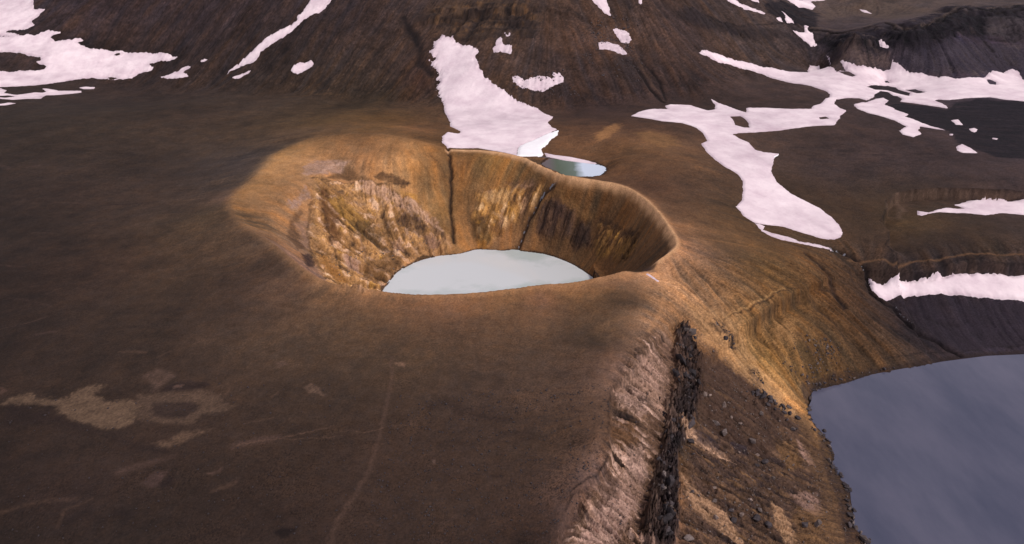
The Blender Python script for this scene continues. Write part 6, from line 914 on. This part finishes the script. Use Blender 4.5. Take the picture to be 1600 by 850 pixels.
_n, _l = M_rock.node_tree.nodes, M_rock.node_tree.links
_vo = _n.new('ShaderNodeTexVoronoi'); _vo.inputs['Scale'].default_value = 0.42; _vo.feature = 'F1'
_tc = [k for k in _n if k.type == 'TEX_COORD'][0]; _wn = _n.new('ShaderNodeTexNoise'); _wn.inputs['Scale'].default_value = 0.5; _wn.inputs['Detail'].default_value = 4
_ad = _n.new('ShaderNodeVectorMath'); _ad.operation = 'MULTIPLY_ADD'; _ad.inputs[1].default_value = (2.5, 2.5, 2.5)
_l.new(_tc.outputs['Object'], _wn.inputs['Vector']); _l.new(_wn.outputs['Color'], _ad.inputs[0]); _l.new(_tc.outputs['Object'], _ad.inputs[2]); _l.new(_ad.outputs[0], _vo.inputs['Vector'])
_b1 = [k for k in _n if k.type == 'BUMP'][0]; _b2 = _n.new('ShaderNodeBump'); _b2.inputs['Strength'].default_value = 0.55; _b2.inputs['Distance'].default_value = 1.1
_l.new(_vo.outputs['Distance'], _b2.inputs['Height']); _l.new(_b1.outputs[0], _b2.inputs['Normal']); _l.new(_b2.outputs[0], _n['Principled BSDF'].inputs['Normal'])
def snow_material(name, col, dirt=0.25):
    m, n, l, b = mat(name)
    tc = n.new('ShaderNodeTexCoord')
    t = n.new('ShaderNodeTexNoise'); t.inputs['Scale'].default_value = 0.05; t.inputs['Detail'].default_value = 7; t.inputs['Roughness'].default_value = 0.65
    l.new(tc.outputs['Object'], t.inputs['Vector'])
    r = n.new('ShaderNodeValToRGB'); r.color_ramp.elements[0].position = 0.32; r.color_ramp.elements[1].position = 0.62
    d = [c * (1 - dirt * k) for c, k in zip(col, (0.8, 1.0, 0.85))]
    r.color_ramp.elements[0].color = (*d, 1); r.color_ramp.elements[1].color = (*col, 1)
    at = n.new('ShaderNodeAttribute'); at.attribute_name = 'soil'
    vm = n.new('ShaderNodeVectorMath'); vm.operation = 'MULTIPLY'; l.new(r.outputs[0], vm.inputs[0]); l.new(at.outputs['Color'], vm.inputs[1])
    l.new(t.outputs[0], r.inputs[0]); l.new(vm.outputs[0], b.inputs['Base Color'])
    b.inputs['Roughness'].default_value = 0.75; b.inputs['Specular IOR Level'].default_value = 0.2
    t2 = n.new('ShaderNodeTexNoise'); t2.inputs['Scale'].default_value = 0.35; t2.inputs['Detail'].default_value = 5
    l.new(tc.outputs['Object'], t2.inputs['Vector'])
    bp = n.new('ShaderNodeBump'); bp.inputs['Strength'].default_value = 0.35; bp.inputs['Distance'].default_value = 0.8
    l.new(t2.outputs[0], bp.inputs['Height']); l.new(bp.outputs[0], b.inputs['Normal'])
    return m
M_snow = snow_material('old_snow', (0.78, 0.66, 0.685)); M_clean = snow_material('clean_snow', (0.88, 0.87, 0.88), 0.12)
def water_material(name, col, rough, col2=None, ior=1.33, bump=0.03, sc=0.5, stretch=(1, 1, 1), band=(0.35, 0.65)):
    m, n, l, b = mat(name)
    b.inputs['Base Color'].default_value = (*col, 1); b.inputs['Roughness'].default_value = rough; b.inputs['IOR'].default_value = ior
    tc = n.new('ShaderNodeTexCoord')
    t = n.new('ShaderNodeTexNoise'); t.inputs['Scale'].default_value = sc; t.inputs['Detail'].default_value = 4
    l.new(tc.outputs['Object'], t.inputs['Vector'])
    bp = n.new('ShaderNodeBump'); bp.inputs['Strength'].default_value = bump; bp.inputs['Distance'].default_value = 0.5
    l.new(t.outputs[0], bp.inputs['Height']); l.new(bp.outputs[0], b.inputs['Normal'])
    if col2:
        t2 = n.new('ShaderNodeTexNoise'); t2.inputs['Scale'].default_value = 0.022; t2.inputs['Detail'].default_value = 9; t2.inputs['Roughness'].default_value = 0.62
        mp = n.new('ShaderNodeMapping'); mp.inputs['Scale'].default_value = stretch; mp.inputs['Rotation'].default_value = (0, 0, 0.35)
        l.new(tc.outputs['Object'], mp.inputs[0]); l.new(mp.outputs[0], t2.inputs['Vector'])
        r = n.new('ShaderNodeValToRGB'); r.color_ramp.elements[0].position = band[0]; r.color_ramp.elements[1].position = band[1]
        r.color_ramp.elements[0].color = (*col, 1); r.color_ramp.elements[1].color = (*col2, 1)
        l.new(t2.outputs[0], r.inputs[0]); l.new(r.outputs[0], b.inputs['Base Color'])
    return m

# ---------------------------------------------------------------- the land as named pieces of one sheet
NRM = normals()
cu = (U[:-1, :-1] + U[1:, 1:]) / 2; cv = (V[:-1, :-1] + V[1:, 1:]) / 2
lab = np.zeros(cu.shape, np.uint8)
cx = (X[:-1, :-1] + X[1:, 1:]) / 2; cy = (Y[:-1, :-1] + Y[1:, 1:]) / 2
for k, pts in ((1, DATA['mountain']), (2, DATA['cliff']), (3, DATA['ridge'])):
    uv = uvpoly(pts[0]['p']); lab[inside(cu, cv, uv)] = k
lab[inside(cx, cy, RIM)] = 4
for k, nm, mm in ((0, 'ground', M_ground), (1, 'mountain_slope', M_ground), (2, 'cliff', M_rock), (3, 'ridge_slope', M_rock), (4, 'crater_wall', M_rock)):
    o = grid_mesh(nm, lab == k, Z, mm, C, NRM); o['kind'] = 'structure'
print('land', time.time() - T0)

# ---------------------------------------------------------------- waters
def sheet(name, pts, z, grow, m):
    p = np.array(pts); c = p.mean(0); d = p - c; L = np.linalg.norm(d, axis=1, keepdims=True)
    p = p + d / L * grow
    me = bpy.data.meshes.new(name); me.from_pydata([(a, b, z) for a, b in p], [], [list(range(len(p)))]); me.materials.append(m); me.update()
    o = bpy.data.objects.new(name, me); COL.objects.link(o); o['kind'] = 'structure'; return o
sheet('crater_lake', CL, CLZ, 1.5, water_material('milky_water', (0.42, 0.47, 0.46), 0.03, (0.56, 0.58, 0.59), ior=1.5, band=(0.47, 0.56), stretch=(0.35, 0.5, 1), bump=0.008))  # paler swirls painted for the sky's reflection over the milky water colour
sheet('lake', BL, BLZ, 2.0, water_material('lake_water', (0.050, 0.055, 0.090), 0.06, (0.094, 0.092, 0.132), bump=0.05, sc=0.8, stretch=(1.6, 0.6, 1), band=(0.30, 0.70)))  # lighter mottling painted in for cloud reflections and ripples
M_pond = water_material('pond_water', (0.07, 0.09, 0.055), 0.05, bump=0.01)
_n, _l = M_pond.node_tree.nodes, M_pond.node_tree.links     # reflections painted in: hill green at the snow end, pale sky at the other
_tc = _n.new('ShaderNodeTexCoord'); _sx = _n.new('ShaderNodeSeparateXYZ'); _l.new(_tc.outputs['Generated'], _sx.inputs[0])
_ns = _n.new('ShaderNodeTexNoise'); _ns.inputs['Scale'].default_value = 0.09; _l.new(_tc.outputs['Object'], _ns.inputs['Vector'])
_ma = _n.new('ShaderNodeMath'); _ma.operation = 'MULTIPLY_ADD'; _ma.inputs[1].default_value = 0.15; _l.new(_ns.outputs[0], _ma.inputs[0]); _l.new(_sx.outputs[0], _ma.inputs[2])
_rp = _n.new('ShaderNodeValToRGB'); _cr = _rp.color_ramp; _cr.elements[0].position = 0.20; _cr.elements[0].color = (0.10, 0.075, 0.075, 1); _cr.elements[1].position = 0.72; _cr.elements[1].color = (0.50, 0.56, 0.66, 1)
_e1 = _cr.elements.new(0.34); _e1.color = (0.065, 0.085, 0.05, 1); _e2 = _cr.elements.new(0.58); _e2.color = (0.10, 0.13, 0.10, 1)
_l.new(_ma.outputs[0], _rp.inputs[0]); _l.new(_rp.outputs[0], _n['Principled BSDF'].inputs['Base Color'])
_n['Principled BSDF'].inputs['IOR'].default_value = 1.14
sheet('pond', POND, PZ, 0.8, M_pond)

ZS = Z.copy()
for _ in range(60): ZS = (ZS + np.roll(ZS, 1, 0) + np.roll(ZS, -1, 0) + np.roll(ZS, 1, 1) + np.roll(ZS, -1, 1)) / 5
# ---------------------------------------------------------------- snow: every patch a thing of its own
for s in DATA['snow']:
    uv = uvpoly(s['outer']); q = region(uv, 12 * PX)
    wp = s['warp'] * PX
    uu = U[q] + (NU1[q] * 2.0 + s.get('teeth', 0.15) * 0.6 * L1[q] * steep[q]) * wp; vv = V[q] + NU2[q] * 2.0 * wp
    d = sdpoly(uu, vv, uv) + (NF[q] * 1.1 + 0.6 * spk[q] + s.get('teeth', 0.15) * L1[q] * steep[q]) * wp
    for h in s['holes']: d = np.minimum(d, -sdpoly(uu, vv, uvpoly(h)))
    if s['speck']:
        n = fbm(U[q], V[q], 3.0 * PX, 2, 0.6, seed=61); d = np.minimum(d, (n + 0.42 + np.clip(d / PX, 0, 6) * 0.06) * 2.2 * PX)
    h = np.full(X.shape, -9.0); px = PXW[q]
    h[q] = np.clip(d * Rr[q] * 0.45, -0.6 * px, 0.22 * px * s['th'] + s['th'] * 0.15)
    k = sstep(1 * PX, 12 * PX, d)
    surf = Z[q] + h[q]
    soft = ZS[q] + h[q] + 0.1 * px
    hh = np.zeros(X.shape); hh[q] = np.where(d > 0, np.maximum(surf * (1 - k) + soft * k, Z[q] + np.clip(h[q], -1, 0.15)), surf)
    on = h > -0.55 * PXW
    sc = np.ones(C.shape, np.float32)
    ash = np.clip(0.55 * (1 - sstep(0, 5 * PX, d)) * (0.6 + 0.8 * NF[q]) + 0.16 * sstep(0.1, 0.7, NU1[q] + 0.5 * spk[q]) + 0.10 * sstep(0.4, 2, SM1[q]) + 0.30 * sstep(-0.15, 0.45, N_big[q]) + 0.16 * NU2[q] + 0.16 * N_mid[q] + 0.04 * spk[q], 0, 0.7) * (0.35 if s['bright'] else 1.0)  # ash at edges and in streaks, plus grey shading painted over broad areas
    sc[q] = 1 - ash[..., None] * np.array([0.46, 0.50, 0.46], np.float32)  # ash and the painted grey shading together darken the snow
    cell = on[:-1, :-1] | on[1:, :-1] | on[:-1, 1:] | on[1:, 1:]
    ok = np.zeros(X.shape, bool); ok[q] = True
    cell &= ok[:-1, :-1] & ok[1:, 1:]
    if not cell.any(): print('no cells', s['label']); continue
    o = grid_mesh('snow_patch', cell, hh, M_clean if s['bright'] else M_snow, sc)
    o['label'] = s['label']; o['category'] = 'snow patch'; o['group'] = 'patches of old snow'
print('snow', time.time() - T0)

# ---------------------------------------------------------------- streams
M_stream = water_material('stream_water', (0.17, 0.16, 0.18), 0.3, (0.06, 0.06, 0.07), bump=0.3, sc=2.0)
for s in DATA['stream']:
    uv = uvpoly(s['p']); q = region(uv, 10 * PX)
    d = s['w'] * (0.15 + 2.2 * NF[q] + 0.9 * NU1[q]) - linedist(U[q] + NU1[q] * 4 * PX, V[q] + NU2[q] * 4 * PX, uv) * Rr[q]
    h = np.full(X.shape, -9.0); h[q] = np.clip(d * 0.4, -0.2, 0.10)
    on = h > -0.19; cell = on[:-1, :-1] | on[1:, :-1] | on[:-1, 1:] | on[1:, 1:]
    o = grid_mesh('stream', cell, Z + h, M_stream); o['kind'] = 'structure'
# ---------------------------------------------------------------- footpaths
for s in DATA['path']:
    uv = uvpoly(s['p']); q = region(uv, 10 * PX)
    d = s['w'] * 1.3 * (1 + 0.35 * NU1[q]) - linedist(X[q] + NU1[q] * 1.0, Y[q] + NU2[q] * 1.0, np.array(s['p']))
    h = np.full(X.shape, -9.0); h[q] = np.clip(d * 0.4, -0.2, 0.06)
    hh = Z + h; on = h > -0.19
    cell = on[:-1, :-1] | on[1:, :-1] | on[:-1, 1:] | on[1:, 1:]
    pc = C.copy() if False else np.zeros(C.shape, np.float32)
    m = sstep(0, s['w'] * 1.6, d) * s.get('o', 0.75)
    pc[q] = C[q] * (1 - m[..., None]) + lin(s['c']) * GAIN * (1 + 0.15 * NF[q] + 0.1 * N_small[q])[..., None] * m[..., None]
    o = grid_mesh('footpath', cell, hh, M_ground, pc); o['kind'] = 'structure'; o['label'] = s['label']

# ---------------------------------------------------------------- loose rocks, outcrops and scree
def ground_z(x, y, zz=None):
    zz = Z if zz is None else zz
    u, v = to_uv(np.asarray(x, float), np.asarray(y, float))
    i = np.clip(np.searchsorted(GV, v) - 1, 0, NR - 2); j = np.clip(np.searchsorted(GU, u) - 1, 0, NA - 2)
    a = np.clip((v - GV[i]) / (GV[i + 1] - GV[i]), 0, 1); b = np.clip((u - GU[j]) / (GU[j + 1] - GU[j]), 0, 1)
    return (zz[i, j] * (1 - b) + zz[i, j + 1] * b) * (1 - a) + (zz[i + 1, j] * (1 - b) + zz[i + 1, j + 1] * b) * a
def rock_material(name, c0, c1):
    m, n, l, b = mat(name)
    tc = n.new('ShaderNodeTexCoord'); oi = n.new('ShaderNodeObjectInfo')
    t = n.new('ShaderNodeTexNoise'); t.inputs['Scale'].default_value = 2.2; t.inputs['Detail'].default_value = 6; t.inputs['Roughness'].default_value = 0.7
    l.new(tc.outputs['Object'], t.inputs['Vector'])
    r = n.new('ShaderNodeValToRGB'); r.color_ramp.elements[0].position = 0.3; r.color_ramp.elements[1].position = 0.72
    r.color_ramp.elements[0].color = (*c0, 1); r.color_ramp.elements[1].color = (*c1, 1)
    l.new(t.outputs[0], r.inputs[0])
    mr = n.new('ShaderNodeMapRange'); mr.inputs[3].default_value = 0.7; mr.inputs[4].default_value = 1.3; l.new(oi.outputs['Random'], mr.inputs[0])
    vm = n.new('ShaderNodeVectorMath'); vm.operation = 'SCALE'; l.new(r.outputs[0], vm.inputs[0]); l.new(mr.outputs[0], vm.inputs['Scale'])
    l.new(vm.outputs[0], b.inputs['Base Color']); b.inputs['Roughness'].default_value = 0.9; b.inputs['Specular IOR Level'].default_value = 0.2
    bp = n.new('ShaderNodeBump'); bp.inputs['Strength'].default_value = 0.6; bp.inputs['Distance'].default_value = 0.12
    l.new(t.outputs[0], bp.inputs['Height']); l.new(bp.outputs[0], b.inputs['Normal'])
    return m
M_dark = rock_material('basalt', (0.022, 0.018, 0.021), (0.085, 0.068, 0.070))
M_black = rock_material('dyke_basalt', (0.013, 0.011, 0.013), (0.055, 0.044, 0.046))
M_pale = rock_material('pale_tuff', (0.12, 0.085, 0.075), (0.26, 0.195, 0.165))
M_brown = rock_material('brown_lava', (0.055, 0.043, 0.042), (0.185, 0.145, 0.130))
import bmesh
def rock_mesh(name, seed, m, pts=15, tall=1.0):
    rs = np.random.RandomState(seed); bm = bmesh.new()
    sc = np.array([rs.uniform(0.8, 1.2), rs.uniform(0.55, 0.95), tall * rs.uniform(0.55, 0.9)])
    for _ in range(pts):
        p = rs.uniform(-1, 1, 3); p = p / (np.abs(p).max() ** 0.6 + 1e-6) * 0.85
        bm.verts.new(p * sc)
    r = bmesh.ops.convex_hull(bm, input=bm.verts)
    bmesh.ops.delete(bm, geom=list({v for v in r['geom_interior'] if isinstance(v, bmesh.types.BMVert)}), context='VERTS')
    bmesh.ops.bevel(bm, geom=list(bm.edges), offset=0.045, segments=1, affect='EDGES')
    me = bpy.data.meshes.new(name); bm.to_mesh(me); bm.free(); me.materials.append(m); return me
ROCKS = {k: [rock_mesh('rock', 100 * i + q, m) for q in range(7)] for i, (k, m) in enumerate((('dark', M_dark), ('pale', M_pale), ('brown', M_brown)))}
SPIRE = [rock_mesh('rock', 900 + q, M_black, 18, 1.7) for q in range(8)]
rnd = random.Random(5)
def put(name, me, x, y, size, sink=0.3, lean=0.25, parent=None, rot=None):
    o = bpy.data.objects.new(name, me); COL.objects.link(o)
    z = float(ground_z(x, y)) + size * (0.5 - sink)
    o.location = (x, y, z) if parent is None else (x - parent.location.x, y - parent.location.y, z - parent.location.z)
    o.rotation_euler = (rnd.uniform(-lean, lean), rnd.uniform(-lean, lean), rnd.uniform(0, 6.28)) if rot is None else rot
    o.scale = (size * 0.5,) * 3
    if parent is not None: o.parent = parent
    return o
for label, kind, (x, y), size in DATA['boulders']:
    o = put('boulder', rnd.choice(ROCKS[kind]), x, y, size, 0.22, 0.4)
    o['label'] = label; o['category'] = 'boulder'; o['group'] = 'boulders on the scarp slope'
for g in DATA['rockgroups']:
    for (x, y), size in g['items']:
        o = put('rock', rnd.choice(ROCKS[g['kind'] if rnd.random() < 0.8 else 'brown']), x, y, size, 0.25, 0.5)
        o['label'] = g['label'][min(int((y - g['y'][0]) / (g['y'][1] - g['y'][0]) * len(g['label'])), len(g['label']) - 1)] if isinstance(g['label'], list) else g['label']
        o['category'] = 'rock'; o['group'] = g['group']
for g in DATA['outcrops']:
    xs = [q[0][0] for q in g['items']]; ys = [q[0][1] for q in g['items']]
    e = bpy.data.objects.new('rock_outcrop', None); COL.objects.link(e); mx, my = sum(xs) / len(xs), sum(ys) / len(ys)
    e.location = (mx, my, float(ground_z(mx, my))); e['label'] = g['label']; e['category'] = 'rock outcrop'; e['group'] = 'dark outcrops on the scarp'
    for (x, y), size in g['items']:
        k = rnd.random(); put('rock', rnd.choice(SPIRE if k < 0.6 else ROCKS['dark'] if k < 0.86 else ROCKS['brown']), x, y, size * (0.8 if rnd.random() < 0.7 else 1.5), 0.66, 0.6, e)
def scree(name, pts, sizes, m, seed):          # thousands of small broken stones in one mesh
    rs = np.random.RandomState(seed); n = len(pts)
    base = np.array([(1, 0, 0), (-0.5, 0.87, 0), (-0.5, -0.87, 0), (0.1, 0.1, 0.9), (0, 0, -0.8), (0.4, 0.75, 0.5)])
    fc = np.array([(0, 5, 3), (5, 1, 3), (1, 2, 3), (2, 0, 3), (1, 0, 4), (2, 1, 4), (0, 2, 4), (0, 1, 5)])
    a = rs.rand(n) * 6.28; jit = 1 + 0.35 * rs.normal(size=(n, 6, 3))
    P = base[None] * jit * (np.asarray(sizes)[:, None, None] * 0.5)
    ca, sa = np.cos(a)[:, None], np.sin(a)[:, None]
    Q = np.stack([P[:, :, 0] * ca - P[:, :, 1] * sa, P[:, :, 0] * sa + P[:, :, 1] * ca, P[:, :, 2]], -1)
    zz = ground_z(pts[:, 0], pts[:, 1])
    Q += np.column_stack([pts, zz + np.asarray(sizes) * 0.12])[:, None, :]
    F = (fc[None] + (np.arange(n) * 6)[:, None, None]).reshape(-1, 3)
    me = bpy.data.meshes.new(name); V3 = Q.reshape(-1, 3).astype(np.float32)
    me.vertices.add(len(V3)); me.vertices.foreach_set('co', V3.ravel())
    me.loops.add(F.size); me.loops.foreach_set('vertex_index', F.astype(np.int32).ravel())
    me.polygons.add(len(F)); me.polygons.foreach_set('loop_start', np.arange(0, F.size, 3, dtype=np.int32)); me.update(calc_edges=True)
    me.materials.append(m); o = bpy.data.objects.new(name, me); COL.objects.link(o); o['kind'] = 'stuff'; return o
for k, s in enumerate(DATA['scree']):
    rs = np.random.RandomState(300 + k); pol = np.array(s['p']); uv = uvpoly(pol)
    n = s['n'] * 3; u = rs.uniform(uv[:, 0].min(), uv[:, 0].max(), n); v = rs.uniform(uv[:, 1].min(), uv[:, 1].max(), n)
    dens = fbm(u, v, 30 * PX, 3, 0.6, seed=81 + k)
    ok = inside(u, v, uv) & (dens + 0.25 > rs.rand(n) * 0.6); u, v = u[ok][:s['n']], v[ok][:s['n']]
    r = np.exp(v) * R0; pts = np.column_stack([np.sin(u) * r, np.cos(u) * r])
    sizes = s['s'] * (0.5 + rs.pareto(3.0, len(u))).clip(0.5, 2.6) * np.hypot(r, 200) / 1067
    scree('scree', pts, sizes, {'dark': M_dark, 'brown': M_brown, 'pale': M_pale}[s['kind']], 400 + k)
print('done', time.time() - T0)
